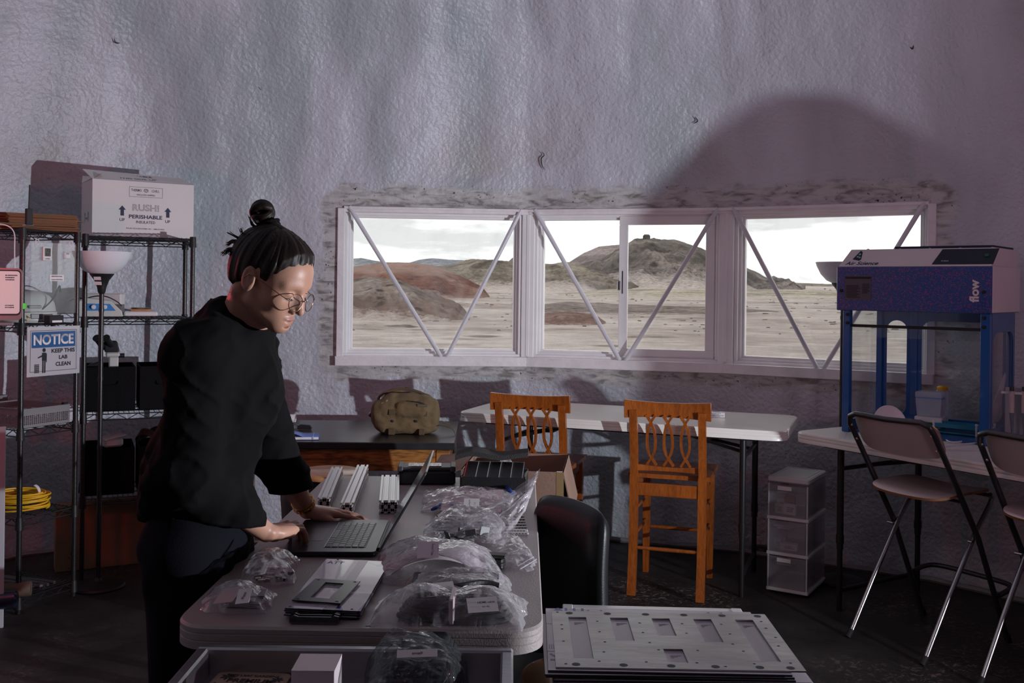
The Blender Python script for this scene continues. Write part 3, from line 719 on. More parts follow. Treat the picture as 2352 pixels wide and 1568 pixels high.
# ------------------------------------------------------------------ wooden counter chairs
def wooden_chair(label, loc, rz):
    t = thing('wooden_chair', label, 'chair', loc, rz, 'wooden counter chairs')
    Wd = .345; D = .40; wd = M['chair_wood']
    # rear legs run on as back posts (local x across, y towards the table; rear = y 0 faces the camera)
    for x in (0, Wd):
        pts = [(x, -.05, 0), (x, -.012, .22), (x, 0, .50), (x, -.01, .70), (x, -.055, .94)]
        b = MB(); P = bez(pts, 16)
        for i in range(len(P)-1): b.beam(P[i], P[i+1]+(P[i+1]-P[i])*.02, .042 if P[i].z < .6 else .038, .030, (0, 1, 0))
        b.build('rear_leg', wd, t, smooth=True)
        b = MB(); b.hexa([(x-.015, D-.015, 0), (x+.015, D-.015, 0), (x+.015, D+.015, 0), (x-.015, D+.015, 0), (x-.021, D-.021, .585), (x+.021, D-.021, .585), (x+.021, D+.021, .585), (x-.021, D+.021, .585)])
        b.build('front_leg', wd, t)
    b = MB(); b.box(.0, Wd, -.010, .010, .50, .565, .003); b.build('seat_rail', wd, t)
    b = MB(); b.box(.0, Wd, D-.01, D+.01, .53, .585, .003); b.build('seat_rail', wd, t)
    for x in (0, Wd): b = MB(); b.box(x-.010, x+.010, 0, D, .525, .585, .003); b.build('seat_rail', wd, t)
    # saddle seat
    b = MB(); V = []; Fc = []; nx, ny = 13, 9
    for s in (0, 1):
        for i in range(nx):
            for j in range(ny):
                u, v = i/(nx-1), j/(ny-1); x = -.035+u*(Wd+.07); y = .025+v*(D+.01)
                ed = min(u, 1-u, v, 1-v); dip = -.010*math.sin(PI*u)*math.sin(PI*v)
                V.append((x, y, (.613+dip if s else .585)-(.006 if ed == 0 and s else 0)))
    N = nx*ny
    for i in range(nx-1):
        for j in range(ny-1):
            a = i*ny+j; Fc += [(N+a, N+a+ny, N+a+ny+1, N+a+1), (a+1, a+ny+1, a+ny, a)]
    bd = [i*ny for i in range(nx)]+[(nx-1)*ny+j for j in range(1, ny)]+[i*ny+ny-1 for i in range(nx-2, -1, -1)]+[j for j in range(ny-2, 0, -1)]
    for k in range(len(bd)): a, c = bd[k], bd[(k+1) % len(bd)]; Fc.append((a, c, N+c, N+a))
    b.add(V, Fc); b.build('seat', wd, t, smooth=True)
    # crest rail, curved in plan
    def rail(z0, z1, x0, x1, y0, bow, th, nm, arch=0, tilt=0):
        b = MB(); V = []; Fc = []; n = 14
        for i in range(n+1):
            u = i/n; x = x0+(x1-x0)*u; c = 4*u*(1-u); y = y0+bow*c
            for (dy, z) in ((-th/2, z0+arch*c*.7), (th/2, z0+arch*c*.7), (th/2-tilt, z1-.012*c), (-th/2-tilt, z1-.012*c)): V.append((x, y+dy, z))
        for i in range(n):
            for k in range(4): Fc.append((i*4+k, i*4+(k+1) % 4, i*4+4+(k+1) % 4, i*4+4+k)[::-1])
        Fc.append((0, 1, 2, 3)); Fc.append((n*4+3, n*4+2, n*4+1, n*4))
        b.add(V, Fc); return b.build(nm, wd, t, smooth=True, bevel=.003)
    rail(.898, .992, -.045, Wd+.045, -.052, .030, .024, 'crest_rail', arch=.012, tilt=.012)
    rail(.625, .66, .012, Wd-.012, -.002, .022, .018, 'lower_rail')
    # three pierced slats, each a pair of crossing curved strips
    for k in range(3):
        xc = Wd*(.25+.25*k)
        for sg in (1, -1):
            b = MB(); pts = []
            zs = [.655, .69, .72, .755, .80, .845, .88, .915]; xo = [.024, .002, -.013, -.0205, -.0205, -.013, .002, .024]
            for z, x in zip(zs, xo): pts.append((xc+sg*x, .016-.055*(z-.65)/.27+.0, z))
            P = bez(pts, 21)
            for i in range(len(P)-1): b.beam(P[i], P[i+1]+(P[i+1]-P[i])*.08, .012, .019, (0, 1, 0))
            b.build('slat', wd, t, smooth=True)
    for (a, c_) in (((0, -.012, .235), (Wd, -.012, .235)), ((0, 0, .29), (0, D, .29)), ((Wd, 0, .29), (Wd, D, .29)), ((0, -.0, .42), (0, D, .42)), ((Wd, -.0, .42), (Wd, D, .42)), ((0, D, .25), (Wd, D, .25))):
        b = MB(); a, c_ = Vector(a), Vector(c_); b.tube([a, a*.9+c_*.1, a*.5+c_*.5, a*.1+c_*.9, c_], [.007, .009, .0105, .009, .007], 10); b.build('stretcher', wd, t, smooth=True)
    return t
q = PZ(1462, 1350, 0); q2 = PZ(1610, 1365, 0); ac = math.atan2(q2.y-q.y, q2.x-q.x)
c2 = wooden_chair('honey-brown wooden chair with pierced slat back, right of the pair, fully in view', (q.x-.028, q.y-.075, 0), ac)
q = PZ(1164, 1336, 0)
ch1 = wooden_chair('honey-brown wooden chair with pierced slat back, partly behind the open cardboard carton', (-.048, 5.345, 0), ac+R(1))

# ------------------------------------------------------------------ folding tube stools
def folding_stool(label, loc, rz):
    t = thing('folding_stool', label, 'stool', loc, rz, 'folding stools at the right-hand table')
    Wd = .43
    # back frame: dark tube from the far feet up to the backrest and round it
    def bp(u): return (.05*(1-u)+.46*u)
    b = MB(); pts = [(0, .50, .0), (0, .27, .49), (0, .065, .80), (.0, -.040, .955), (.012, -.057, .99), (.05, -.065, 1.005), (Wd/2, -.075, 1.0), (Wd-.05, -.065, 1.005), (Wd-.012, -.057, .99), (Wd, -.040, .955), (Wd, .065, .80), (Wd, .27, .49), (Wd, .50, 0)]
    P = []
    for i in range(len(pts)-1):
        n_ = 4; 
        for k in range(n_): P.append(Vector(pts[i]).lerp(Vector(pts[i+1]), k/n_))
    P.append(Vector(pts[-1])); b.tube(P, .0125, 14); b.build('back_frame', M['dark_tube'], t, smooth=True)
    # front leg frame: chrome, near feet up to the far end of the seat
    for x in (.025, Wd-.025):
        b = MB(); b.tube([(x, -.06, .0), (x, .10, .245), (x, .28, .50), (x, .385, .615), (x, .405, .645), (x, .39, .665)], .011, 12); b.build('front_leg', M['chrome'], t, smooth=True)
        b = MB(); b.tube([(x, -.07, .0), (x, -.045, .03)], .0135, 10); b.build('foot_cap', M['rubber'], t, smooth=True)
    for x in (0, Wd): b = MB(); b.tube([(x, .503, 0), (x, .49, .03)], .015, 10); b.build('foot_cap', M['rubber'], t, smooth=True)
    b = MB(); b.tube([(.025, .39, .66), (Wd-.025, .39, .66)], .009, 8); b.tube([(.0, .17, .655), (Wd, .17, .655)], .007, 8); b.build('seat_support', M['dark_tube'], t, smooth=True)
    b = MB(); b.tube(bez([(.0, .42, .22), (-.0, .50, .235), (.04, .56, .24), (Wd/2, .575, .24), (Wd-.04, .56, .24), (Wd, .50, .235), (Wd, .42, .22)], 36), .0115, 12); b.build('footrest', M['dark_tube'], t, smooth=True)
    for x in (0, Wd):
        b = MB(); b.tube([(x-.012, .245, .475), (x+.018 if x == 0 else x-.03, .245, .475)], .006, 8); b.build('rivet', M['chrome'], t)
    # bent plywood seat
    def ply_sheet(fn, nx, ny, th, nm, mface):
        V = []; Fc = []; G = [[Vector(fn(i/(nx-1), j/(ny-1))) for j in range(ny)] for i in range(nx)]
        for s in (0, 1):
            for i in range(nx):
                for j in range(ny):
                    du = G[min(i+1, nx-1)][j]-G[max(i-1, 0)][j]; dv = G[i][min(j+1, ny-1)]-G[i][max(j-1, 0)]
                    nn = du.cross(dv).normalized(); V.append(G[i][j]+nn*(th/2 if s else -th/2))
        N = nx*ny
        for i in range(nx-1):
            for j in range(ny-1): a = i*ny+j; Fc += [(N+a, N+a+ny, N+a+ny+1, N+a+1), (a+1, a+ny+1, a+ny, a)]
        nf = len(Fc); bd = [i*ny for i in range(nx)]+[(nx-1)*ny+j for j in range(1, ny)]+[i*ny+ny-1 for i in range(nx-2, -1, -1)]+[j for j in range(ny-2, 0, -1)]
        for k in range(len(bd)): a, c = bd[k], bd[(k+1) % len(bd)]; Fc.append((a, c, N+c, N+a))
        o = link_mesh(nm, V, Fc, [mface, M['ply']], t, True)
        for k, pl in enumerate(o.data.polygons): pl.material_index = 1 if k >= nf else 0
        return o
    def superel(u, v, p=5):
        a, b_ = u*2-1, v*2-1; m_ = max(abs(a), abs(b_))
        if m_ == 0: return 0, 0
        r = (abs(a)**p+abs(b_)**p)**(1/p); return a*m_/r, b_*m_/r
    def seat(u, v):
        a, c = superel(u, v); x = Wd/2+a*.205; y = .235+c*.185
        return (x, y, .675+.012*a*a-(.030*max(0, -c-.35)**1.3)-(.02*max(0, c-.6)**1.5)+.012*0)
    ply_sheet(seat, 21, 21, .011, 'seat', M['laminate'])
    def back(u, v):
        a, c = superel(u, v, 4.5); x = Wd/2+a*.212; z = .925+c*.083
        y = -.023+(.97-z)*.55+.018*a*a-.030*(1-a*a)
        return (x, y+.0, z)
    ply_sheet(back, 25, 11, .010, 'backrest', M['laminate'])
    for x in (.012, Wd-.012):
        for z in (.885, .95): b = MB(); b.lathe([(0, .004), (.005, .003), (.006, 0)], (x if x < .2 else x, .020-.075+(.97-z)*.55, z), 10, (0, -1, 0)); b.build('screw', M['chrome'], t)
    return t
f1_ = PZ(1925, 1443, 0); f2_ = PZ(2112, 1512, 0); asl = math.atan2(f2_.y-f1_.y, f2_.x-f1_.x)
gdir = Vector((-math.sin(asl), math.cos(asl), 0)); wdir = Vector((math.cos(asl), math.sin(asl), 0))
s1_ = folding_stool('folding tube stool with mauve backrest, left of the two, fully in view', tuple(f1_+gdir*.015+wdir*.075), asl)
f3_ = PZ(2200, 1545, 0); s2_ = folding_stool('folding tube stool cut off by the right edge of the photo', tuple(f3_+gdir*.015+wdir*.10), asl+R(2))

# ------------------------------------------------------------------ lab bench
yb = PZ(900, 1018, .78).y; bx1 = PZ(1046, 1015, .78).x
t = thing('lab_bench', 'wooden lab bench with black top against the wall behind the person', 'bench', (bx1-1.25, yb, 0), R(1.5))
b = MB(); b.box(0, 1.25, 0, .80, .745, .78, .004); b.build('worktop', M['bench_top'], t)
b = MB(); b.box(.03, 1.22, .03, .05, .635, .743, .002); b.build('apron', M['oak'], t)
b = MB(); b.box(1.20, 1.22, .05, .76, .635, .743, .002); b.build('apron', M['oak'], t)
b = MB(); b.box(.03, 1.22, .74, .76, .635, .743, .002); b.build('apron', M['oak'], t)
for x in (.03, 1.155):
    for y in (.025, .70): b = MB(); b.box(x, x+.07, y, y+.065, 0, .742, .004); b.build('leg', M['oak'], t)
b = MB(); b.box(.08, 1.17, .37, .42, .13, .19, .003); b.build('stretcher', M['oak'], t)
BN = Matrix.Translation(t.location) @ Matrix.Rotation(R(1.5), 4, 'Z')

# round wooden stools
def round_stool(label, c, z, r, rz=0, spider=True):
    t = thing('round_stool', label, 'stool', (c[0], c[1], 0), rz, 'round wooden stools')
    b = MB(); b.lathe([(0, z-.028), (r-.012, z-.028), (r-.003, z-.024), (r, z-.014), (r-.003, z-.004), (r-.012, z), (0, z-.002)], n=48); b.build('seat', M['stool_wood'], t, smooth=True)
    for k in range(4):
        a = PI/4+k*PI/2; ca, sa = math.cos(a), math.sin(a)
        b = MB(); b.tube([(ca*r*.6, sa*r*.6, z-.03), (ca*r*1.15, sa*r*1.15, 0)], .014, 10); b.build('leg', M['dark_gray'], t, smooth=True)
    b = MB(); P = [(math.cos(2*PI*k/32)*r*.98, math.sin(2*PI*k/32)*r*.98, .24) for k in range(32)]; b.tube(P, .009, 8, closed=True); b.build('foot_ring', M['chrome'], t, smooth=True)
    return t
c = PY(757, 1080, 4.36); round_stool('round light-wood stool in front of the lab bench', (c.x, c.y), c.z, .143)
round_stool('round wooden stool tucked under the stacked plates, only its rim showing', (.165, 2.30), .66, .135)

# ------------------------------------------------------------------ upholstered office chairs
def slab(fn, nx, ny, th, round_=.35):
    V = []; Fc = []; G = [[Vector(fn(i/(nx-1)*2-1, j/(ny-1)*2-1)) for j in range(ny)] for i in range(nx)]
    for s in (0, 1):
        for i in range(nx):
            for j in range(ny):
                du = G[min(i+1, nx-1)][j]-G[max(i-1, 0)][j]; dv = G[i][min(j+1, ny-1)]-G[i][max(j-1, 0)]
                nn = du.cross(dv).normalized(); u, v = abs(i/(nx-1)*2-1), abs(j/(ny-1)*2-1)
                k = math.sqrt(max(0, 1-max(u, v)**6)); V.append(G[i][j]+nn*(th/2*(k*.9+.1))*(1 if s else -1))
    N = nx*ny
    for i in range(nx-1):
        for j in range(ny-1): a = i*ny+j; Fc += [(N+a, N+a+ny, N+a+ny+1, N+a+1), (a+1, a+ny+1, a+ny, a)]
    bd = [i*ny for i in range(nx)]+[(nx-1)*ny+j for j in range(1, ny)]+[i*ny+ny-1 for i in range(nx-2, -1, -1)]+[j for j in range(ny-2, 0, -1)]
    for k in range(len(bd)): a, c = bd[k], bd[(k+1) % len(bd)]; Fc.append((a, c, N+c, N+a))
    return V, Fc
def sq(a, b_, p=4):
    m_ = max(abs(a), abs(b_))
    if m_ == 0: return 0, 0
    r = (abs(a)**p+abs(b_)**p)**(1/p); return a*m_/r, b_*m_/r
def office_chair(label, loc, rz, zt, m, wb=.42, name='office_chair'):
    t = thing(name, label, 'chair', loc, rz)
    V, Fc = slab(lambda a, c: (sq(a, c)[0]*.24, sq(a, c)[1]*.23, .48), 17, 17, .09); MB().add(V, Fc).build('seat', m, t, smooth='all')
    hb = (zt-.50)/2
    def bk(a, c):
        a, c = sq(a, c, 9); return (a*wb/2*(1-.05*c), .25+.02*(1-a*a)+.02*max(0, c)**2, .50+hb+c*hb-.012*a*a*max(c, 0))
    V, Fc = slab(bk, 21, 21, .075); MB().add(V, Fc).build('backrest', m, t, smooth='all')
    b = MB(); P = [Vector(bk(math.cos(x)*.999 if 1 else 0, math.sin(x)*.999)) for x in np.linspace(0, 2*PI, 48, endpoint=False)]
    for s in (-1, 1):
        V = []
    b.lathe([(0, .10), (.03, .10), (.03, .43), (0, .43)], n=16); b.build('gas_post', M['chrome'], t, smooth=True)
    for k in range(5):
        a = 2*PI*k/5+.3; b = MB(); b.tube([(0, 0, .12), (math.cos(a)*.27, math.sin(a)*.27, .075)], [.026, .014], 8); b.build('base_arm', M['black_plastic'], t, smooth=True)
        b = MB(); b.lathe([(.0, -.02), (.03, -.02), (.03, .02), (0, .02)], (math.cos(a)*.27, math.sin(a)*.27, .03), 16, (math.sin(a), -math.cos(a), 0)); b.build('caster', M['rubber'], t, smooth=True)
    return t
c = PY(1322, 1150, 2.95); office_chair('black leather office chair to the right of the work table', (-.050, 2.79, 0), R(-59), c.z+.005, M['leather'], .37)
c = PY(690, 1082, 3.45); office_chair('dark green-grey leather chair on the far left side of the work table', (-.475, 3.47, 0), R(100), c.z+.005, M['leather_green'], .40, 'leather_chair')

# ------------------------------------------------------------------ wire shelving
def wire_shelf_unit(label, loc, rz, W, D, zs, hpost=1.80, pw=.0125):
    t = thing('wire_shelf', label, 'shelf', loc, rz, 'black wire shelving')
    for (x, y) in ((0, 0), (W, 0), (W, D), (0, D)):
        b = MB(); prof = [(0, .0)]
        z = .03; prof = [(.006, 0), (.012, .004), (.012, .028), (pw, .03)]
        while z < hpost-.03: prof += [(pw, z+.023), (pw-.0012, z+.0235), (pw-.0012, z+.0248), (pw, z+.0253)]; z += .0253
        prof += [(pw, hpost), (.0, hpost+.004)]
        b.lathe(prof, (x, y, 0), 12); po = b.build('post', M['black_metal'], t, smooth=True)
        for zz in zs: b = MB(); b.lathe([(pw, -.045), (.019, -.045), (.016, .012), (pw, .012)], (x, y, zz-.0), 12); b.build('collar', M['black_plastic'], po, smooth=True)
        b = MB()
        b.lathe([(0, hpost), (.016, hpost), (.016, hpost+.012), (0, hpost+.014)], (x, y, 0), 12); b.build('cap', M['black_plastic'], po, smooth=True)
    for zz in zs:
        b = MB()
        for zo in (0, -.03):
            for (a, c) in (((0, 0), (W, 0)), ((W, 0), (W, D)), ((W, D), (0, D)), ((0, D), (0, 0))):
                b.tube([(a[0], a[1], zz+zo), (c[0], c[1], zz+zo)], .0032, 6)
        for (a, c) in (((0, 0), (W, 0)), ((W, 0), (W, D)), ((W, D), (0, D)), ((0, D), (0, 0))):
            a, c = Vector(a), Vector(c); L = (c-a).length; n = max(2, int(L/.05)); P = []
            for k in range(n+1):
                p_ = a.lerp(c, k/n); P.append((p_.x, p_.y, zz-(.0 if k % 2 else .03)))
            b.tube(P, .0025, 5)
        k = .02
        while k < W-.01: b.tube([(k, 0, zz+.004), (k, D, zz+.004)], .0017, 4, caps=False); k += .0254
        for f in (.33, .66): b.tube([(0, D*f, zz), (W, D*f, zz)], .003, 5)
        b.build('wire_deck', M['black_metal'], t, smooth=True)
    return t
u2 = Vector((.92, .40)).normalized(); aR = math.atan2(u2.y, u2.x)
SR2 = (-1.73-u2.x*.535, 5.39-u2.y*.535)
rear_shelf = wire_shelf_unit('black wire shelf unit by the wall with the white shipping carton on top', (SR2[0], SR2[1], 0), aR, .535, .42, (.42, .86, 1.36, 1.79), 1.79)
RS = Matrix.Translation((SR2[0], SR2[1], 0)) @ Matrix.Rotation(aR, 4, 'Z')
Bp = Vector((-2.145, 4.91)); Ap = Vector((-2.28, 4.634)); vv = (Bp-Ap).normalized(); uu = Vector((-vv.y, vv.x))
# local x from C/D side to A/B side
aF = math.atan2(-uu.y, -uu.x); WF = .40
org = Ap+uu*WF
front_shelf = wire_shelf_unit('black wire shelf unit nearest the camera at the left edge, with the notice sign', (org.x, org.y, 0), aF, WF, (Bp-Ap).length, (.07, .44, .855, 1.345, 1.79), 1.79)
FS = Matrix.Translation((org.x, org.y, 0)) @ Matrix.Rotation(aF, 4, 'Z'); FD = (Bp-Ap).length

# ------------------------------------------------------------------ floor lamps
def torchiere(label, c, zr, lean=0):
    t = thing('floor_lamp', label, 'lamp', c, 0, 'torchiere floor lamps')
    b = MB(); b.lathe([(0, 0), (.125, 0), (.13, .006), (.125, .016), (.06, .026), (.02, .034), (.012, .05), (0, .05)], n=40); b.build('base', M['black_plastic'], t, smooth=True)
    b = MB(); b.tube([(0, 0, .04), (0, 0, zr-.20)], .0115, 14)
    for z in (.35, .7, 1.05, 1.4):
        if z < zr-.25: b.tube([(0, 0, z), (0, 0, z+.02)], .0135, 12)
    b.build('pole', M['black_metal'], t, smooth=True)
    b = MB(); b.lathe([(.012, zr-.215), (.018, zr-.205), (.023, zr-.18), (.036, zr-.145), (.055, zr-.12), (.06, zr-.112), (0, zr-.112)], n=28); b.build('socket_cup', M['black_plastic'], t, smooth=True)
    b = MB(); pr = [(.05, -.115), (.085, -.098), (.115, -.065), (.135, -.025), (.143, 0), (.139, 0), (.131, -.025), (.11, -.062), (.082, -.092), (.0, -.108)]
    b.lathe([(r_, zr+h) for r_, h in pr], n=48); b.build('lamp_shade', mat('opal_shade', (.70, .70, .74), .3, trans=0, spec=.5), t, smooth=True)
    return t
c = PY(240, 578, 5.07); t = torchiere('black torchiere floor lamp with white bowl in front of the wire shelf', (c.x-.012, c.y, 0), c.z)
flat_rects([(-.018, .018, 0, .018), (-.018, .018, .026, .044)], M['paper'], t, (0, -.0385, c.z-.168), (1, 0, 0), (0, -.35, 1), 'sticker', lift=.004)
c = PY(1937, 602, 5.32); torchiere('torchiere floor lamp whose white bowl rises behind the blue cabinet', (c.x, c.y, 0), c.z)
# ------------------------------------------------------------------ left shelves: contents
def W3(Mx, p): return Mx @ Vector(p)
# white shipping carton on the rear unit
bfl = PZ(211, 541, 1.800); bfr = PZ(444, 549.5, 1.800)
ab = math.atan2(bfr.y-bfl.y, bfr.x-bfl.x); BW = (bfr-bfl).length; BH = .305; BD = .30
t = thing('shipping_carton', 'white insulated shipping carton printed RUSH PERISHABLE on top of the wire shelf', 'box', (bfl.x, bfl.y, 1.800), ab)
th_ = .004
b = MB(); b.box(0, BW, 0, th_, 0, BH); b.box(0, BW, BD-th_, BD, 0, BH); b.box(0, th_, th_, BD-th_, 0, BH); b.box(BW-th_, BW, th_, BD-th_, 0, BH); b.box(0, BW, 0, BD, -.001, .003); b.build('body', M['carton_white'], t)
b = MB(); b.hexa([(0, -.001, BH), (BW, -.001, BH), (BW, .003, BH), (0, .003, BH), (-.03, .125, BH+.062), (BW-.045, .125, BH+.048), (BW-.045, .129, BH+.048), (-.03, .129, BH+.062)]); b.build('front_flap', M['carton_white'], t)
b = MB(); b.hexa([(0, BD-.004, BH), (BW, BD-.004, BH), (BW, BD, BH), (0, BD, BH), (.02, BD+.09, BH+.05), (BW-.02, BD+.09, BH+.05), (BW-.02, BD+.094, BH+.05), (.02, BD+.094, BH+.05)]); b.build('rear_flap', M['carton_white'], t)
b = MB(); b.hexa([(-.001, .01, BH), (.003, .01, BH), (.003, BD-.01, BH), (-.001, BD-.01, BH), (.05, .03, BH+.035), (.054, .03, BH+.035), (.054, BD-.03, BH+.03), (.05, BD-.03, BH+.03)]); b.build('side_flap', M['carton'], t)
cx = BW*.52
s_ = BW/.53
lettering([('THERMO', .5*0+BW*.42, BH*.845, .055*s_, .014, .012), ('INSULATED SHIPPERS', BW*.515, BH*.765, .095*s_, .008, .01),
           ('PERISHABLE', BW*.515, BH*.37, .175*s_, .021, .028), ('INSULATED', BW*.515, BH*.275, .10*s_, .015, .012),
           ('UP', BW*.285, BH*.305, .026*s_, .016, .015), ('UP', BW*.735, BH*.305, .026*s_, .016, .015),
           ('POLAR TECH INDUSTRIES, INC.  1-800-ICE-BRIX', BW*.515, BH*.155, .20*s_, .0085, .01),
           ('RUSH!', BW*.515, BH*.535, .138*s_, .036, 0, .014), ('CHILL', BW*.61, BH*.845, .042*s_, .014, 0, .02)], M['ink_blue'], t, (0, 0, 0), (1, 0, 0), (0, 0, 1))
def frame_rects(x0, x1, y0, y1, w_): return [(x0, x1, y0, y0+w_), (x0, x1, y1-w_, y1), (x0, x0+w_, y0, y1), (x1-w_, x1, y0, y1)]
flat_rects(frame_rects(BW*.35, BW*.68, BH*.725, BH*.905, .0015), M['ink_blue'], t, (0, 0, 0), (1, 0, 0), (0, 0, 1), 'printed_frame')
for xc in (BW*.285, BW*.735):
    b = MB(); b.add([(xc+a, -.0009, BH*.47+c) for a, c in ((-.009, -.028), (.009, -.028), (.009, .004), (-.009, .004))], [(0, 1, 2, 3)]); b.add([(xc+a, -.0009, BH*.47+c) for a, c in ((-.019, .004), (.019, .004), (0, .027))], [(0, 1, 2)]); b.build('printed_arrow', M['ink_blue'], t)
b = MB(); b.tube([(BW*.515+math.cos(a)*.011, -.001, BH*.845+math.sin(a)*.008) for a in np.linspace(0, 2*PI, 20, endpoint=False)], .0012, 4, closed=True)
b.tube([(BW*.515, -.001, BH*.845-.008), (BW*.515, -.001, BH*.845), (BW*.515-.008, -.001, BH*.845+.005)], .0008, 4); b.tube([(BW*.515, -.001, BH*.845), (BW*.515+.008, -.001, BH*.845+.005)], .0008, 4); b.build('printed_cube', M['ink_blue'], t)
fd = Vector((0, .125, .054)).normalized()
lettering([('PERISHABLE', BW*.45, .092, .17, .022, .012), ('THIS SIDE UP', BW*.45, .045, .20, .022, .012)], M['ink_blue'], t, (0, -.0012, BH), (1, 0, 0), fd)
lettering([('PERISHABLE', 0, .10, .05, .012, .01)], M['ink_blue'], t, (-.0005, BD*.5, 0), (0, -1, 0), (0, 0, 1))
for yc in (BD*.5-.045, BD*.5+.045):
    b = MB(); b.add([(-.0012, yc+a, .11+c) for a, c in ((-.003, -.03), (-.003, .012), (.003, .012), (.003, -.03))], [(0, 1, 2, 3)]); b.add([(-.0012, yc+a, .11+c) for a, c in ((-.008, .012), (0, .028), (.008, .012))], [(0, 1, 2)]); b.build('printed_arrow', M['ink_blue'], t)
# flat cardboard sheets on the front unit
r_ = random.Random(5)
sheets = []
for k in range(17):
    c = W3(FS, (WF*.5, FD*.52, 0)); s = MB(); w_, d_ = .37+r_.uniform(-.012, .012), .27
    s.box(-w_/2, w_/2, -d_/2, d_/2, -.0020, .0020)
    off = r_.uniform(-.012, .012)
    o = s.build('cardboard_sheet', mat('kraft_%d' % k, (.20+r_.uniform(-.04, .04), .11, .055), .85, bump=.4, bscale=60, stretch=(1, 1, 20)) if k < 3 else bpy.data.materials['kraft_%d' % r_.randrange(3)])
    o.location = (c.x+.035+off, c.y+.01+r_.uniform(-.01, .01), 1.7985+k*.0047); o.rotation_euler = (r_.uniform(-.004, .004), 0, aF+R(63)+r_.uniform(-.04, .04))
    tag(o, 'brown corrugated sheet, %s of the flat stack on the front wire shelf' % (['topmost', 'second from the top', 'third from the top', 'fourth from the top', 'fifth from the top', 'sixth from the top', 'seventh from the top', 'eighth from the top', 'middle one', 'eighth from the bottom', 'seventh from the bottom', 'sixth from the bottom', 'fifth from the bottom', 'fourth from the bottom', 'third from the bottom', 'second from the bottom', 'bottom one'][16-k]), 'cardboard', 'cardboard sheets stacked on the front shelf')
# aerial box
c = PY(66, 540, 4.60)
t = thing('wireless_receiver', 'black wireless receiver with tall aerial on the front shelf corner', 'receiver', (c.x, c.y, 1.812), R(60))
b = MB(); b.box(-.017, .017, -.008, .008, 0, .075, .003); b.build('body', M['black_plastic'], t)
b = MB(); b.tube([(0, 0, .075), (0, 0, .09), (.002, 0, .185)], [.005, .004, .0035], 8); b.build('aerial', M['black_plastic'], t, smooth=True)
b = MB(); b.box(-.026, .02, -.012, .012, -.006, 0, .002); b.build('foot', M['chrome'], t)
# clear hanging sensor panel between the posts A and B
pA = Vector((Ap.x, Ap.y, 0)); pB = Vector((Bp.x, Bp.y, 0)); ud = (pB-pA).normalized(); od = Vector((ud.y, -ud.x, 0))  # outward, to the camera side
macr = bpy.data.materials.new('acrylic'); macr.use_nodes = True; n = macr.node_tree; n.nodes.clear()
tr = add(n, 'ShaderNodeBsdfTransparent', {'Color': (.95, .96, .96, 1)}); gl = add(n, 'ShaderNodeBsdfGlossy', {'Roughness': .08})
fr = fresnel(n); mxx = add(n, 'ShaderNodeMixShader', {0: fr.outputs[0], 1: tr.outputs[0], 2: gl.outputs[0]}); n.links.new(mxx.outputs[0], add(n, 'ShaderNodeOutputMaterial').inputs[0])
zt, zb = 1.735, 1.40
t = thing('sensor_panel', 'clear acrylic sensor panel hung on two rings between the shelf posts', 'panel', tuple(pA.lerp(pB, .5)+od*.024+Vector((0, 0, zb))), math.atan2(ud.y, ud.x))
hw = FD/2-.028
b = MB(); b.box(-hw, hw, -.0015, .0015, 0, zt-zb); b.build('sheet', macr, t)
for x in (-hw*.75, hw*.75):
    b = MB(); b.tube([(x+.010*math.cos(a), 0, zt-zb+.002+.012*math.sin(a)) for a in np.linspace(0, 2*PI, 16, endpoint=False)], .0022, 6, closed=True); b.build('ring', M['white_plastic'], t, smooth=True)
t_pan = t
def onpanel(name, label, cat, x, z, w_, h_, d_, m, r=.003):
    tt = thing(name, label, cat, tuple(pA.lerp(pB, .5)+od*.0264+ud*x+Vector((0, 0, z))), math.atan2(ud.y, ud.x))
    b = MB(); b.box(-w_/2, w_/2, -d_, 0, -h_/2, h_/2, r); b.build('body', m, tt); return tt
zz = PY(110, 583, 4.74).z
t = onpanel('thermometer', 'small white digital thermometer on the clear panel reading 72 and 57', 'thermometer', -.048, zz, .050, .066, .012, M['white_plastic'])
b = MB(); b.box(-.016, .016, -.0135, -.011, -.012, .026); b.build('display', mat('lcd', (.10, .115, .09), .3), t)
lettering([('72', .002, .015, .022, .015, .01), ('57', -.001, -.004, .020, .013, .01)], M['ink'], t, (0, -.0136, 0), (1, 0, 0), (0, 0, 1))
lettering([('HUMID', 0, -.024, .024, .006)], M['ink'], t, (0, -.0122, 0), (1, 0, 0), (0, 0, 1))
t = onpanel('motion_sensor', 'small square white sensor right of the digital thermometer', 'sensor', .068, PY(158, 587, 4.85).z, .036, .036, .012, M['white_plastic'], .006)
flat_rects(micro(2, 0, .008, .022, .008, 3), M['ink'], t, (0, -.0121, 0), (1, 0, 0), (0, 0, 1), 'print')
t = onpanel('label_strip', 'white paper label reading MDRS SENSOR PANEL on the clear panel', 'label', .014, PY(130, 638, 4.8).z, .080, .030, .001, M['paper'], 0)
lettering([('MDRS SENSOR PANEL', 0, .0072, .060, .0055, .01), ('Location: Science Dome', 0, -.0075, .062, .0058, .01)], M['ink'], t, (0, -.0012, 0), (1, 0, 0), (0, 0, 1))
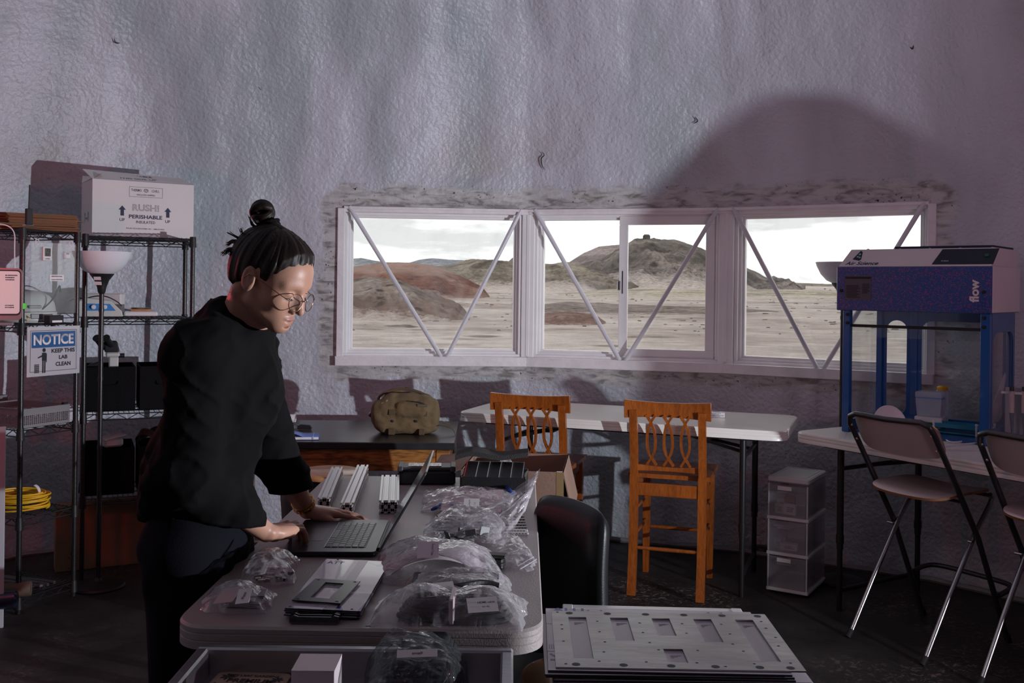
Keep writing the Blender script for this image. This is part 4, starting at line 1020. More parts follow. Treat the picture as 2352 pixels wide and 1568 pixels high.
# NOTICE sign
q0 = PY(68, 752, 4.60); zt = q0.z; hN = .233; wN = FD-.012
t = thing('notice_sign', 'laminated white sign with blue NOTICE banner, keep this lab clean', 'sign', tuple(pA.lerp(pB, .5)+od*.030+Vector((0, 0, zt-hN))), math.atan2(ud.y, ud.x))
b = MB(); b.box(-wN/2, wN/2, -.001, .001, 0, hN); b.build('sheet', mat('sign_paper', (.60, .58, .62), .35, coat=.4), t)
O_ = (0, -.001, 0)
flat_rects([(-wN*.42, wN*.41, hN*.575, hN*.895)], M['blue_sign'], t, O_, (1, 0, 0), (0, 0, 1), 'banner', lift=.0004)
flat_rects(frame_rects(-wN*.445, wN*.435, hN*.09, hN*.925, .002), M['ink'], t, O_, (1, 0, 0), (0, 0, 1), 'printed_frame', lift=.0004)
lettering([('NOTICE', -wN*.005, hN*.735, wN*.76, hN*.215, .034)], M['paper'], t, O_, (1, 0, 0), (0, 0, 1), lift=.0012)
lettering([('KEEP THIS', wN*.175, hN*.50, wN*.45, hN*.085, .036), ('LAB', wN*.175, hN*.365, wN*.165, hN*.08, .036), ('CLEAN', wN*.175, hN*.225, wN*.29, hN*.085, .036)], M['ink'], t, O_, (1, 0, 0), (0, 0, 1))
b = MB(); px_, pz_ = -wN*.19, hN*.19
b.add([(px_+.0095*math.cos(a), -.0019, pz_+.078+.0095*math.sin(a)) for a in np.linspace(0, 2*PI, 16, endpoint=False)], [tuple(range(16))])
for q in ((-.011, .011, .028, .066), (-.009, -.0015, -.03, .03), (.0015, .009, -.03, .03), (.011, .0155, .02, .062)): b.add([(px_+q[i], -.0019, pz_+q[j]) for i, j in ((0, 2), (1, 2), (1, 3), (0, 3))], [(0, 1, 2, 3)])
b.add([(px_+a, -.0019, pz_+c) for a, c in ((-.011, .055), (-.034, .045), (-.034, .040), (-.011, .046))], [(0, 1, 2, 3)])
for k in range(6): x0 = -.052+k*.0045; b.add([(px_+a, -.0019, pz_+c) for a, c in ((x0*.97, -.028), (x0*.97+.0022, -.028), (x0+.0022, .012), (x0, .012))], [(0, 1, 2, 3)])
for k in range(5): b.add([(px_+a, -.0019, pz_+c) for a, c in ((-.053, -.028+k*.0095), (-.026, -.028+k*.0095), (-.026, -.0255+k*.0095), (-.053, -.0255+k*.0095))], [(0, 1, 2, 3)])
b.build('pictogram', M['ink'], t)
b = MB(); b.box(-wN/2, wN/2, -.0022, -.0014, 0, hN); b.build('sleeve', macr, t)
# green tape, cable
q0 = PY(57, 703, 4.60); t_ = MB(); t_.lathe([(.0155, -.014), (.0185, -.013), (.0185, .013), (.0155, .014)], (Ap.x, Ap.y, q0.z), 14); tag(t_.build('green_tape', M['green_tape'], smooth=True), 'band of bright green tape round the shelf post', 'tape')
b = MB(); P = bez([(Ap.x-.35, Ap.y-.12, 1.812), (Ap.x-.12, Ap.y-.06, 1.816), (Ap.x-.035, Ap.y-.027, 1.79), (Ap.x-.023, Ap.y-.028, 1.68), (Ap.x-.018, Ap.y-.03, 1.42), (Ap.x-.03, Ap.y-.03, 1.385)], 30); b.tube(P, .003, 6)
tag(b.build('white_cable', M['white_plastic'], smooth=True), 'thin white cable running down the front shelf post', 'cable')
# screen device at the left edge
c = PY(-2, 668, 4.48)
t = thing('display_screen', 'silver framed screen standing at the left edge of the photo', 'screen', (c.x, c.y, 1.352), R(24))
b = MB(); P = rrect(.19, .235, .022, 5, 0, .14); b.prism(P, (0, .012, 0), (1, 0, 0), (0, 0, 1), (0, -.024, 0)); b.build('housing', mat('silver_plastic', (.30, .29, .30), .3, metal=.5), t)
b = MB(); P = rrect(.178, .205, .018, 5, 0, .147); b.prism(P, (0, -.0118, 0), (1, 0, 0), (0, 0, 1), (0, -.0012, 0)); b.build('bezel', M['black_plastic'], t)
b = MB(); P = rrect(.168, .192, .014, 5, 0, .148); b.prism(P, (0, -.013, 0), (1, 0, 0), (0, 0, 1), (0, -.0012, 0)); b.build('screen', mat('lit_screen', (.3, .25, .26), .3, emit=(.62, .44, .46), estr=.5), t)
flat_rects(micro(3, .05, .215, .05, .03, 2)+micro(2, .05, .085, .05, .018, 4), M['ink'], t, (0, -.0143, 0), (1, 0, 0), (0, 0, 1), 'print')
b = MB(); b.box(-.06, .06, -.05, .05, 0, .012, .003); b.build('stand', mat('silver_stand', (.3, .29, .3), .35, metal=.5), t)
# centrifuge
c = W3(FS, (WF*.52, FD*.52, 0))
t = thing('centrifuge', 'rounded white benchtop centrifuge with a cable, behind the sensor panel', 'centrifuge', (c.x+.02, c.y, 1.352), R(40))
b = MB(); b.lathe([(0, 0), (.125, 0), (.133, .012), (.130, .05), (.126, .052)], n=40); b.build('body', M['cream_plastic'], t, smooth=True)
b = MB(); b.lathe([(.126, .054), (.118, .095), (.095, .13), (.055, .15), (0, .156)], n=40); b.build('lid', M['cream_plastic'], t, smooth=True)
b = MB(); b.box(-.03, .03, -.128, -.10, .07, .085, .004); b.box(-.02, .035, -.135, -.115, .02, .045, .003); b.build('latch', mat('grey_plastic', (.2, .2, .21), .4), t)
lettering([('mini spin', .0, .10, .06, .012, .01)], M['ink_blue'], t, (0, -.119, .0), (1, 0, 0), (0, .35, 1), lift=.006)
b = MB(); b.tube(bez([(W3(FS, (WF*.75, FD*.95, 1.50))), (W3(FS, (WF*.95, FD*.72, 1.53))), (W3(FS, (WF*.93, FD*.6, 1.46))), (W3(FS, (WF*.80, FD*.42, 1.39))), (W3(FS, (WF*.6, FD*.3, 1.36)))], 24), .0035, 6); tag(b.build('power_cable', M['rubber'], smooth=True), 'black cable draped over the white centrifuge', 'cable')
# small hub box with yellow leads
c = PY(124, 720, 4.78)
t = thing('hub_box', 'small black hub box with white label under the centrifuge', 'electronics', (c.x, c.y, 1.352), math.atan2(ud.y, ud.x))
b = MB(); b.box(-.04, .04, -.02, .02, 0, .038, .002); b.build('body', M['black_plastic'], t)
flat_rects([(-.026, .030, .004, .014)], M['paper'], t, (0, -.0202, 0), (1, 0, 0), (0, 0, 1), 'label'); 
b = MB(); r_ = random.Random(4)
for k in range(9):
    a = W3(FS, (WF*r_.uniform(.3, .95), FD*r_.uniform(.03, .35), 1.354+r_.uniform(.004, .02))); e_ = a+Vector((r_.uniform(-.08, .08), r_.uniform(-.03, .03), r_.uniform(-.004, .01))); b.tube(bez([a, (a+e_)/2+Vector((0, 0, r_.uniform(.005, .02))), e_], 8), .0022, 5)
tag(b.build('yellow_leads', M['yellow'], smooth=True), 'tangle of thin yellow leads on the shelf beside the hub box', 'leads', kind='stuff')
# rear unit: blue-white device and scale
c = PY(226, 716, 5.34)
t = thing('stirrer', 'grey-white lab device with a blue front panel and two knobs on the rear shelf', 'lab device', (c.x, c.y, 1.368), aR)
b = MB(); b.prism([(-.12, 0), (.12, 0), (.115, .03), (.06, .085), (-.06, .10), (-.115, .075), (-.125, .03)], (0, .09, 0), (1, 0, 0), (0, 0, 1), (0, -.16, 0)); b.build('body', M['cream_plastic'], t, bevel=.005)
b = MB(); b.prism([(-.06, .032), (.085, .032), (.055, .068), (-.055, .070)], (0, -.0705, 0), (1, 0, 0), (0, 0, 1), (0, -.002, 0)); b.build('panel', M['blue_sign'], t)
for x in (-.025, .03): b = MB(); b.lathe([(0, 0), (.013, 0), (.011, .016), (0, .017)], (x, -.0725, .052), 18, (0, -1, 0)); b.build('knob', M['white_plastic'], t, smooth=True)
c = PY(250, 712, 5.55); b = MB(); b.box(c.x-.13, c.x+.07, c.y-.01, c.y+.05, 1.368, 1.49, .006); tag(b.build('white_box', M['carton_white']), 'flat white box standing behind the blue-panelled device', 'box')
c = PY(322, 716, 5.45)
t = thing('balance', 'flat lab balance with a steel pan on the rear shelf', 'scale', (c.x, c.y, 1.368), aR)
b = MB(); b.box(-.085, .085, -.07, .07, 0, .028, .006); b.build('body', M['white_plastic'], t)
b = MB(); b.box(-.055, .055, -.05, .05, .028, .040, .004); b.build('platform', M['stool_wood'], t)
b = MB(); b.lathe([(0, .040), (.045, .040), (.05, .046), (.048, .048), (0, .044)], n=28); b.build('pan', M['chrome'], t, smooth=True)
b = MB(); b.tube(bez([PY(175, 700, 5.33), PY(205, 683, 5.28), PY(240, 680, 5.27), PY(268, 692, 5.3), PY(279, 702, 5.34)], 24), .003, 6); b.tube(bez([PY(160, 690, 5.3), PY(180, 684, 5.26), PY(205, 690, 5.28)], 10), .003, 6)
tag(b.build('power_lead', M['rubber'], smooth=True), 'black lead looped over the blue-panelled device', 'cable')
# dark side shelf bins
def fabric_bin(label, Mx, rz, x, y, z, w_, d_, h_, grp):
    c = W3(Mx, (x, y, 0)); t = thing('fabric_bin', label, 'bin', (c.x, c.y, z), rz, grp)
    b = MB(); e = .006
    b.box(-w_/2, w_/2, -d_/2, -d_/2+e, 0, h_, .002); b.box(-w_/2, w_/2, d_/2-e, d_/2, 0, h_, .002); b.box(-w_/2, -w_/2+e, -d_/2+e, d_/2-e, 0, h_, .002); b.box(w_/2-e, w_/2, -d_/2+e, d_/2-e, 0, h_, .002); b.box(-w_/2, w_/2, -d_/2, d_/2, 0, e)
    b.build('body', M['fabric_black'], t)
    b = MB(); b.tube(bez([(-.04, -d_/2-.002, h_*.68), (-.03, -d_/2-.012, h_*.6), (.03, -d_/2-.012, h_*.6), (.04, -d_/2-.002, h_*.68)], 12), .004, 6); b.build('handle', M['fabric_black'], t, smooth=True)
    return t
for k, (x, nm) in enumerate(((.13, 'holding the microscope'), (.40, 'right of the one with the microscope'))):
    fabric_bin('black fabric bin on the upper middle shelf, %s' % nm, RS, aR, x, .20, .869, .25, .33, .235, 'black fabric bins on the rear shelf')
for k, (x, nm) in enumerate(((.13, 'with a white tray on it'), (.40, 'with coiled cable in it'))):
    fabric_bin('black fabric bin on the lower shelf, %s' % nm, RS, aR, x, .20, .429, .25, .33, .245, 'black fabric bins on the rear shelf')
# dark bins seen through the front unit, standing on the floor behind it
for k, x in enumerate((-.30, -.60)):
    c = W3(RS, (x, .33, 0))
# microscope in the bin
c = PY(258, 840, 5.33)
t = thing('microscope', 'white stereo microscope with black eyepieces standing in a fabric bin', 'microscope', (c.x, c.y, .878), aR)
z0 = c.z-.878
b = MB(); b.box(-.018, .030, -.02, .045, 0, z0+.05, .006); b.build('arm', M['cream_plastic'], t)
b = MB(); b.box(-.035, .035, -.05, .04, z0+.05, z0+.075, .008); b.build('stage', M['cream_plastic'], t)
b = MB(); b.hexa([(-.04, -.055, z0+.075), (.035, -.055, z0+.075), (.035, .03, z0+.075), (-.04, .03, z0+.075), (-.045, -.04, z0+.135), (.022, -.04, z0+.135), (.022, .02, z0+.135), (-.045, .02, z0+.135)]); b.build('head', M['black_plastic'], t, bevel=.008)
for x in (-.075, -.03): b = MB(); b.tube([(x+.03, -.02, z0+.10), (x, -.075, z0+.145), (x-.006, -.088, z0+.155)], [.017, .017, .021], 16); b.build('eyepiece', M['black_plastic'], t, smooth=True)
b = MB(); b.box(-.05, .05, -.06, .06, 0, .02, .005); b.build('foot', M['cream_plastic'], t)
b = MB(); b.lathe([(0, 0), (.012, 0), (.012, .03), (0, .03)], (.03, 0, z0+.055), 14, (1, 0, 0)); b.build('focus_knob', M['black_plastic'], t, smooth=True)
c = PY(212, 830, 5.30); b = MB(); b.obox((c.x, c.y+.04, 1.075), (.03, .01, .01), (-.01, .04, 0), (-.006, 0, .045), .006); tag(b.build('lens_case', M['black_plastic']), 'black case poking out of the bin left of the microscope', 'case')
# white tray on lower bin and coil
c = PY(255, 1030, 5.33); t = thing('foam_block', 'pale block wrapped in paper lying on the lower fabric bin', 'block', (c.x, c.y, .676), aR+.3)
b = MB(); b.box(-.05, .05, -.05, .06, 0, .045, .010); b.build('block', M['carton_white'], t)
b = MB(); b.obox((.005, 0, .052), (.055, 0, .010), (0, .06, 0), (-.0003, 0, .0015)); b.build('paper_sheet', M['paper'], t)
c = PY(345, 1035, 5.45); b = MB()
for k in range(6):
    rr = .085-.004*k; b.tube([(c.x+rr*math.cos(a), c.y+.02+rr*.7*math.sin(a), .682+.006*k+.045*math.sin(a+.3)**2) for a in np.linspace(0, 2*PI, 28, endpoint=False)], .0035, 6, closed=True)
tag(b.build('cable_coil', M['dark_gray'], smooth=True), 'coil of dark cable lying in the lower right fabric bin', 'cable')
# grey perforated baskets on the front unit
def basket(label, x, y, w_, d_, h_, z):
    c = W3(FS, (x, y, 0)); t = thing('plastic_basket', label, 'basket', (c.x, c.y, z), aF, 'grey perforated baskets')
    m = M['basket']; e = .0025
    b = MB(); b.box(-w_/2, w_/2, -d_/2, d_/2, 0, .006)
    for (ax, s) in (('y', -1), ('y', 1), ('x', -1), ('x', 1)):
        L = w_ if ax == 'y' else d_; n_ = int(L/.0105); hr = .0525
        def seg(a0, a1, z0, z1):
            if ax == 'y': b.box(a0, a1, s*d_/2-e/2, s*d_/2+e/2, z0, z1)
            else: b.box(s*w_/2-e/2, s*w_/2+e/2, a0, a1, z0, z1)
        seg(-L/2, L/2, 0, .014); seg(-L/2, L/2, h_-.028, h_)
        for k in range(n_+1): a = -L/2+k*L/n_; seg(max(-L/2, a-.0021), min(L/2, a+.0021), .014, h_-.028)
        for k in range(1, 6): zz = .014+(h_-.042)*k/6; seg(-L/2, L/2, zz-.0012, zz+.0012)
    b.build('body', m, t)
    b = MB(); P = rrect(w_+.012, d_+.012, .012, 3); Q = rrect(w_-.004, d_-.004, .008, 3); b.ring(P, Q, (0, 0, h_), (1, 0, 0), (0, 1, 0), (0, 0, .005)); b.build('rim', m, t)
    return t
M['basket'] = mat('basket_plastic', (.20, .195, .205), .45)
t = basket('grey perforated basket with white label, front of the shelf below the notice sign', WF*.52, FD*.5, .36, FD-.05, .085, .862)
flat_rects([(-.045, .045, .058, .076)], M['paper'], t, (.17, 0, 0), (0, 1, 0), (0, 0, 1), 'label', lift=-.003)
b = MB(); b.box(.155, .176, .10, .125, .0, .10, .002); b.build('clip', M['black_plastic'], t)
c = W3(FS, (WF*.2-.30, FD*.6, 0))
t = thing('plastic_tray', 'grey perforated tray at the left edge beside the front basket', 'basket', (c.x, c.y+.02, .862), aF, None)
b = MB(); b.box(-.14, .14, -.1, .1, 0, .005); b.box(-.14, .14, -.1, -.097, 0, .10); b.box(-.14, .14, .097, .1, 0, .10); b.box(.137, .14, -.1, .1, 0, .10); b.box(-.14, -.137, -.1, .1, 0, .10); b.build('body', M['basket'], t)
b = MB(); P = rrect(.29, .21, .012, 3); Q = rrect(.272, .192, .008, 3); b.ring(P, Q, (0, 0, .10), (1, 0, 0), (0, 1, 0), (0, 0, .005)); b.build('rim', M['basket'], t)
# yellow cable coil
c = PY(52, 1165, 4.80); t = thing('yellow_cable_coil', 'coil of yellow cable on the lower front shelf', 'cable', (c.x, c.y, .452), 0)
b = MB(); r_ = random.Random(8); P = []
for k in range(11*26):
    a = 2*PI*k/26; lp = k/26; rr = .115+.010*math.sin(lp*2.3)+.004*math.sin(a*3+lp); P.append((rr*math.cos(a)+.004*math.sin(lp*5), rr*.82*math.sin(a), .008+.0078*lp*.95+.004*math.sin(a+lp*1.7)))
b.tube(P, .0042, 7); b.build('coil', M['yellow'], t, smooth=True)
b = MB(); P = [(.045+.035*math.cos(a), 0, .085+.035*math.sin(a)) for a in np.linspace(-1.9, 1.2, 12)]
for i in range(11): b.obox((Vector(P[i])+Vector(P[i+1]))/2, (Vector(P[i+1])-Vector(P[i]))/2*1.1, (0, .012, 0), (Vector(P[i+1])-Vector(P[i])).cross(Vector((0, 1, 0))).normalized()*.001)
b.build('paper_tag', M['paper'], t)
# white board edge at the left
c = PY(-8, 1300, 4.45); b = MB(); z1 = PY(6, 980, 4.45).z; b.obox((c.x-.00, c.y, z1/2), (.028, .012, 0), (-.003, .008, 0), (0, 0, z1/2-.0), .002)
tag(b.build('white_board', mat('white_panel', (.40, .41, .44), .5)), 'narrow upright white board at the left edge of the photo', 'board')
# things on the bottom shelf
t = thing('tripod', 'folded grey tripod lying on the lowest shelf', 'tripod', tuple(W3(FS, (.2, FD*.35, .08))), aF+R(5))
for k in range(3): b = MB(); b.tube([(-.16, -.02+k*.025, .02+.012*(k % 2)), (.16, -.03+k*.035, .03), (.235, -.035+k*.04, .03)], [.011, .010, .008], 12); b.build('leg', M['dark_gray'], t, smooth=True)
b = MB(); b.tube([(.20, -.075, .03), (.20, .02, .03)], .006, 8); b.tube([(.235, -.035, .03), (.252, -.035, .03)], .012, 12); b.build('clamp', M['chrome'], t, smooth=True)
c = PY(46, 1368, 4.66); b = MB(); b.lathe([(.026, -.12), (.034, -.12), (.034, .12), (.032, .124), (.026, .12)], (c.x-.06, c.y-.05, .118), 24, (1, .35, 0)); tag(b.build('cardboard_tube', mat('tube_card', (.10, .06, .045), .7), smooth=True), 'brown cardboard tube on the lowest shelf behind the post', 'tube')
c = PY(10, 1385, 4.5); b = MB(); b.lathe([(0, -.10), (.038, -.10), (.04, -.09), (.04, .09), (.03, .10), (0, .10)], (c.x-.03, c.y-.04, .118), 24, (1, .3, 0)); tag(b.build('spray_can', mat('can', (.02, .022, .05), .3, metal=.3), smooth=True), 'dark can lying at the left end of the lowest shelf', 'can')
# brown carton on the floor under the rear unit
p0 = PZ(126, 1312, 0); p1 = PZ(345, 1288, 0)
ua = math.atan2(p1.y-p0.y, p1.x-p0.x); wc = (p1-p0).length+.06
t = thing('long_carton', 'long brown carton on the floor under the rear wire shelf', 'box', (p0.x+.01, p0.y-.02, 0), ua)
b = MB(); b.box(0, wc, 0, .13, .0, .345, .002); b.build('body', M['carton'], t)
flat_rects([(.075, .084, .09, .10), (.075, .078, .085, .10)]+[(.093+.001*k, .0936+.001*k, .02, .075) for k in range(0, 14, 2)]+[(.060, .070, .012, .0145), (.068, .070, .012, .02), (.060, .070, .07, .0725), (.068, .070, .062, .07)], M['ink'], t, (0, 0, 0), (1, 0, 0), (0, 0, 1), 'print')
# wall hook curls in the foam (torn blisters)
# ------------------------------------------------------------------ blue ductless cabinet
hl = PZ(1934, 991, .85)
Lc = .725; ah = R(-40)
hdir = Vector((math.cos(a3), math.sin(a3), 0)); hd_in = Vector((-hdir.y, hdir.x, 0))
e1 = PY(1913, 712, hl.y)
t = thing('laminar_cabinet', 'blue and white benchtop flow cabinet lettered Air Science on the right table', 'cabinet', (hl.x-.03, hl.y+.02, .852), ah)
zc0 = e1.z-.852; zc1 = PY(1913, 612, hl.y).z-.852; DC = .50
b = MB(); b.box(0, Lc, 0, DC, zc0, zc1, .004); hb = b.build('canopy', M['blue_red_glint'], t)
# red lamp glints on the canopy, put into its fleck colour
n, p = nodes_of(M['blue_red_glint']); ob = add(n, 'ShaderNodeTexCoord').outputs['Object']
vz = add(n, 'ShaderNodeTexVoronoi', {'Vector': ob, 'Scale': 260}); fl = ramp(n, vz.outputs['Color'], (.70, (.007, .055, .22)), (.83, (.25, .04, .17)))
n.links.new(fl, p.inputs['Base Color']); 
zs1 = PY(1945, 581, hl.y).z-.852+.02
b = MB(); b.hexa([(.005, .008, zc1), (Lc-.005, .008, zc1), (Lc-.005, DC-.01, zc1), (.005, DC-.01, zc1), (.04, .085, zs1), (Lc-.005, .085, zs1), (Lc-.005, DC-.01, zs1), (.04, DC-.01, zs1)]); b.build('sloped_top', M['carton_white'], t, bevel=.003)
b = MB(); b.box(.25, Lc-.02, .10, DC-.04, zs1, zs1+.012, .003); b.build('filter_tray', M['navy'], t)
for x in (.12, .28, .42, .56, .70): b = MB(); b.lathe([(0, .004), (.006, .003), (.007, 0)], (x, .10, zs1), 10); b.build('bolt', M['chrome'], t)
sd = Vector((0, .077, zs1-zc1)).normalized(); ys = Vector((0, .077, zs1-zc1)).length
b = MB(); b.prism([(.455, .012), (.725, .012), (.735, ys-.008), (.485, ys-.008)], (0, .008, zc1), (1, 0, 0), sd, Vector((0, -sd.z, sd.y))*.0018); cp = b.build('control_panel', mat('panel_navy', (.008, .009, .025), .25), t)
b = MB(); b.prism(rrect(.018, .016, .003, 3, .690, ys*.55), (0, .008, zc1), (1, 0, 0), sd, Vector((0, -sd.z, sd.y))*.006); b.build('power_switch', mat('switch_green', (.005, .12, .06), .3), cp)
b = MB(); b.prism([(.60, .014), (.585, .002+.024), (.60, .03)], (0, .0065, zc1), (1, 0, 0), sd, Vector((0, -sd.z, sd.y))*.001)
lettering([('Air Science', .51, ys*.28, .034, .008, .01, 0, .3)], M['paper'], t, Vector((0, .008, zc1))+Vector((0, -sd.z, sd.y))*.002, (1, 0, 0), sd)
lettering([('Air Science', .118, ys*.19, .165, .023, .02, 0, .35)], M['ink_blue'], t, Vector((0, .008, zc1)), (1, 0, 0), sd)
b = MB(); o_ = Vector((0, .008, zc1)); nn = Vector((0, -sd.z, sd.y))
b.prism([(.065, ys*.42), (.100, ys*.34), (.108, ys*.42), (.104, ys*.82), (.097, ys*.90), (.090, ys*.88)], o_, (1, 0, 0), sd, nn*.0012); lg = b.build('emblem', M['navy'], t)
b = MB()
for (x, y, r) in ((.094, .70, .006), (.087, .56, .0055), (.098, .52, .005)): b.prism([(x+r*math.cos(a), ys*y+r*math.sin(a)) for a in np.linspace(0, 2*PI, 12, endpoint=False)], o_+nn*.001, (1, 0, 0), sd, nn*.001)
b.build('emblem_dots', mat('logo_green', (.25, .5, .35), .5), lg)
# 'flow' set vertically
lettering([('flow', 0, 0, .105, .042, .035)], M['carton_white'], t, (Lc-.075, -.0012, (zc0+zc1)/2-.005), (0, 0, 1), (-1, 0, 0))
b = MB(); b.box(.045, .175, -.0025, 0, zc0+.055, zc1-.045); lb = b.build('rating_plate', mat('plate_grey', (.07, .075, .095), .3), t)
flat_rects([(.047, .173, zc1-.060, zc1-.050)]+micro(9, .087, zc0+.095, .07, .065, 5)+micro(6, .150, zc0+.11, .035, .05, 6), M['ink'], lb, (0, -.003, 0), (1, 0, 0), (0, 0, 1), 'print')
for x in (.025, Lc-.035): b = MB(); b.lathe([(0, .008), (.008, .007), (.009, 0)], (x, 0, (zc0+zc1)/2-.01), 14, (0, -1, 0)); b.build('knob', M['black_plastic'], t, smooth=True)
# posts, base tray, side panel, rear frame
for (x0, x1, y0, y1) in ((.03, .065, .012, .05), (Lc-.05, Lc-.010, .012, .05), (.04, .07, DC-.05, DC-.015), (Lc-.045, Lc-.015, DC-.05, DC-.015), (Lc*.32-.018, Lc*.32+.018, DC-.04, DC-.015)):
    b = MB(); b.box(x0, x1, y0, y1, .0, zc0, .002); b.build('post', M['blue_metal'], t)
b = MB(); b.box(.03, Lc-.01, .05, DC-.015, 0, .012); b.box(.03, Lc-.01, DC-.06, DC-.015, 0, .055); b.box(.03, .055, .05, DC-.015, 0, .055); b.box(Lc-.035, Lc-.01, .05, DC-.015, 0, .055); b.build('base_tray', M['blue_metal'], t)
def arch_panel(name, o, ux, uz, L, hh, r=.05, band=.055):
    out = []; inn = []
    for (a, c) in ((L, hh), (0, hh), (0, 0), (L, 0)): out.append((a, c))
    P = rrect(L-2*.02, hh-band, r, 5, L/2, (hh-band)/2+.0)
    n_ = len(P); q = n_//4; O2 = []
    for k, (cx_, cz_) in enumerate(((L, hh), (0, hh), (0, 0), (L, 0))):
        for j in range(q): O2.append((cx_, cz_))
    b = MB(); b.ring(O2, P, o, ux, uz, Vector(ux).cross(Vector(uz)).normalized()*.003); return b.build(name, M['blue_metal'], t)
arch_panel('rear_frame', (.07, DC-.03, .05), (1, 0, 0), (0, 0, 1), Lc*.32-.088, zc0-.05)
arch_panel('rear_frame', (Lc*.32+.018, DC-.03, .05), (1, 0, 0), (0, 0, 1), Lc*.68-.063, zc0-.05)
arch_panel('side_frame', (Lc-.012, .05, .0), (0, 1, 0), (0, 0, 1), DC-.10, zc0, .06, .09)
b = MB(); b.box(.07, Lc-.05, .03, .034, zc0-.13, zc0); b.build('sash_window', macr, t)
b = MB(); b.box(.05, Lc-.03, .022, .038, zc0-.082, zc0-.068, .003); b.build('sash_bar', M['black_plastic'], t)
for x in (.055, Lc-.035):
    for z in (zc0-.02, zc0-.062): b = MB(); b.lathe([(0, .01), (.008, .009), (.009, 0)], (x, .012, z), 12, (0, -1, 0)); b.build('knob', M['black_plastic'], t, smooth=True)
b = MB(); b.box(.072, Lc-.05, DC-.028, DC-.025, .05, zc0); b.build('rear_window', macr, t)
b = MB(); b.box(.046, .048, .05, DC-.05, .05, zc0); b.build('side_window', macr, t)
b = MB(); b.box(Lc-.020, Lc-.018, .05, DC-.05, .05, zc0); b.build('side_window', macr, t)
b = MB(); b.box(Lc, Lc+.004, .008, DC-.01, zc0+.005, zc1); b.build('side_plate', M['carton_white'], t)
HM = Matrix.Translation(t.location) @ Matrix.Rotation(ah, 4, 'Z')
mclr = bpy.data.materials.new('clear_plastic'); mclr.use_nodes = True; n = mclr.node_tree; n.nodes.clear()
tr = add(n, 'ShaderNodeBsdfTransparent', {'Color': (.9, .93, .97, 1)}); gl = add(n, 'ShaderNodeBsdfPrincipled', {'Base Color': (.75, .80, .88, 1), 'Roughness': .2})
mxx = add(n, 'ShaderNodeMixShader', {0: .35, 1: tr.outputs[0], 2: gl.outputs[0]}); n.links.new(mxx.outputs[0], add(n, 'ShaderNodeOutputMaterial').inputs[0])
# tip box
c = W3(HM, (.36, .33, .013))
t = thing('tip_box', 'clear pipette tip box with blue deck and lid inside the cabinet', 'tip box', tuple(c), ah+R(4))
b = MB(); b.hexa([(-.055, -.04, .065), (.055, -.04, .065), (.055, .04, .065), (-.055, .04, .065), (-.062, -.045, .155), (.062, -.045, .155), (.062, .045, .155), (-.062, .045, .155)]); b.build('body', mclr, t)
b = MB(); b.box(-.064, .064, -.047, .047, .155, .188, .006); b.build('lid', mclr, t)
b = MB(); b.box(-.058, .058, -.042, .042, .150, .160); b.build('deck', M['blue_sign'], t)
b = MB()
for i in range(8):
    for j in range(4): b.lathe([(.0045, .148), (.004, .12), (.0015, .075), (0, .075)], (-.045+i*.0128, -.03+j*.02, 0), 6)
o = b.build('pipette_tips', mclr, t); o['kind'] = 'stuff'
t2 = thing('tube_rack', 'white and green rack carrying the clear tip box', 'rack', tuple(c+Vector((0, 0, .0))), ah+R(4))
b = MB(); b.box(-.065, .065, -.05, .05, 0, .035, .003); b.build('base', mat('rack_green', (.01, .13, .06), .4), t2)
b = MB(); b.box(-.065, .065, -.05, .05, .036, .063, .003); b.build('cover', M['white_plastic'], t2)
c = W3(HM, (.39, .42, .013)); b = MB(); b.lathe([(0, .0), (.030, 0), (.030, .185), (.025, .19), (0, .19)], tuple(c), 24); tag(b.build('clear_jar', mclr, smooth=True), 'tall clear jar behind the tip box', 'jar')
b = MB(); b.lathe([(0, .1905), (.027, .1905), (.027, .205), (.02, .210), (0, .21)], tuple(c), 24); b.build('yellow_cap', M['yellow'], bpy.data.objects['clear_jar'], smooth=True)
# white round dish leaning at the left inside
c = PY(2042, 952, 4.62); t = thing('fan_disc', 'white round disc with a hub standing behind the left stool', 'disc', (c.x, c.y, .866), R(8))
b = MB(); b.lathe([(0, .0), (.018, 0), (.02, -.006), (.060, -.004), (.078, .004), (.080, .012), (.076, .013), (.058, .004), (0, .008)], (0, 0, .078), 40, (0, -1, .35)); b.build('disc', M['white_plastic'], t, smooth=True)
b = MB(); b.lathe([(0, .012), (.016, .011), (.018, 0)], (0, -.004, .078), 20, (0, -1, .35)); b.build('hub', mat('disc_hub', (.38, .33, .33), .4), t, smooth=True)
b = MB(); b.box(-.04, .04, -.03, .03, 0, .01, .003); b.build('foot', M['white_plastic'], t)
# teal rack
c = W3(HM, (.545, .24, .013)); t = thing('gel_tray', 'teal gel tray held in a white frame inside the cabinet', 'tray', tuple(c), ah+R(-3))
b = MB(); b.box(-.12, .12, -.05, .05, .032, .038); b.box(-.12, .12, -.052, -.048, .03, .05); b.box(-.12, .12, .048, .052, .03, .05); b.build('tray', M['teal'], t)
b = MB(); b.box(-.12, .12, -.05, .05, .003, .010); b.build('base', M['teal'], t)
for x in (-.125, .075, .125):
    b = MB()
    for y in (-.05, .05): b.tube([(x, y, 0), (x, y, .058)], .0055, 10); b.lathe([(0, .062), (.006, .06), (.008, .054)], (x, y, 0), 10)
    b.tube([(x, -.05, .04), (x, .05, .04)], .004, 8); b.tube([(x, -.05, .015), (x, .05, .015)], .004, 8); b.build('end_frame', M['white_plastic'], t, smooth=True)
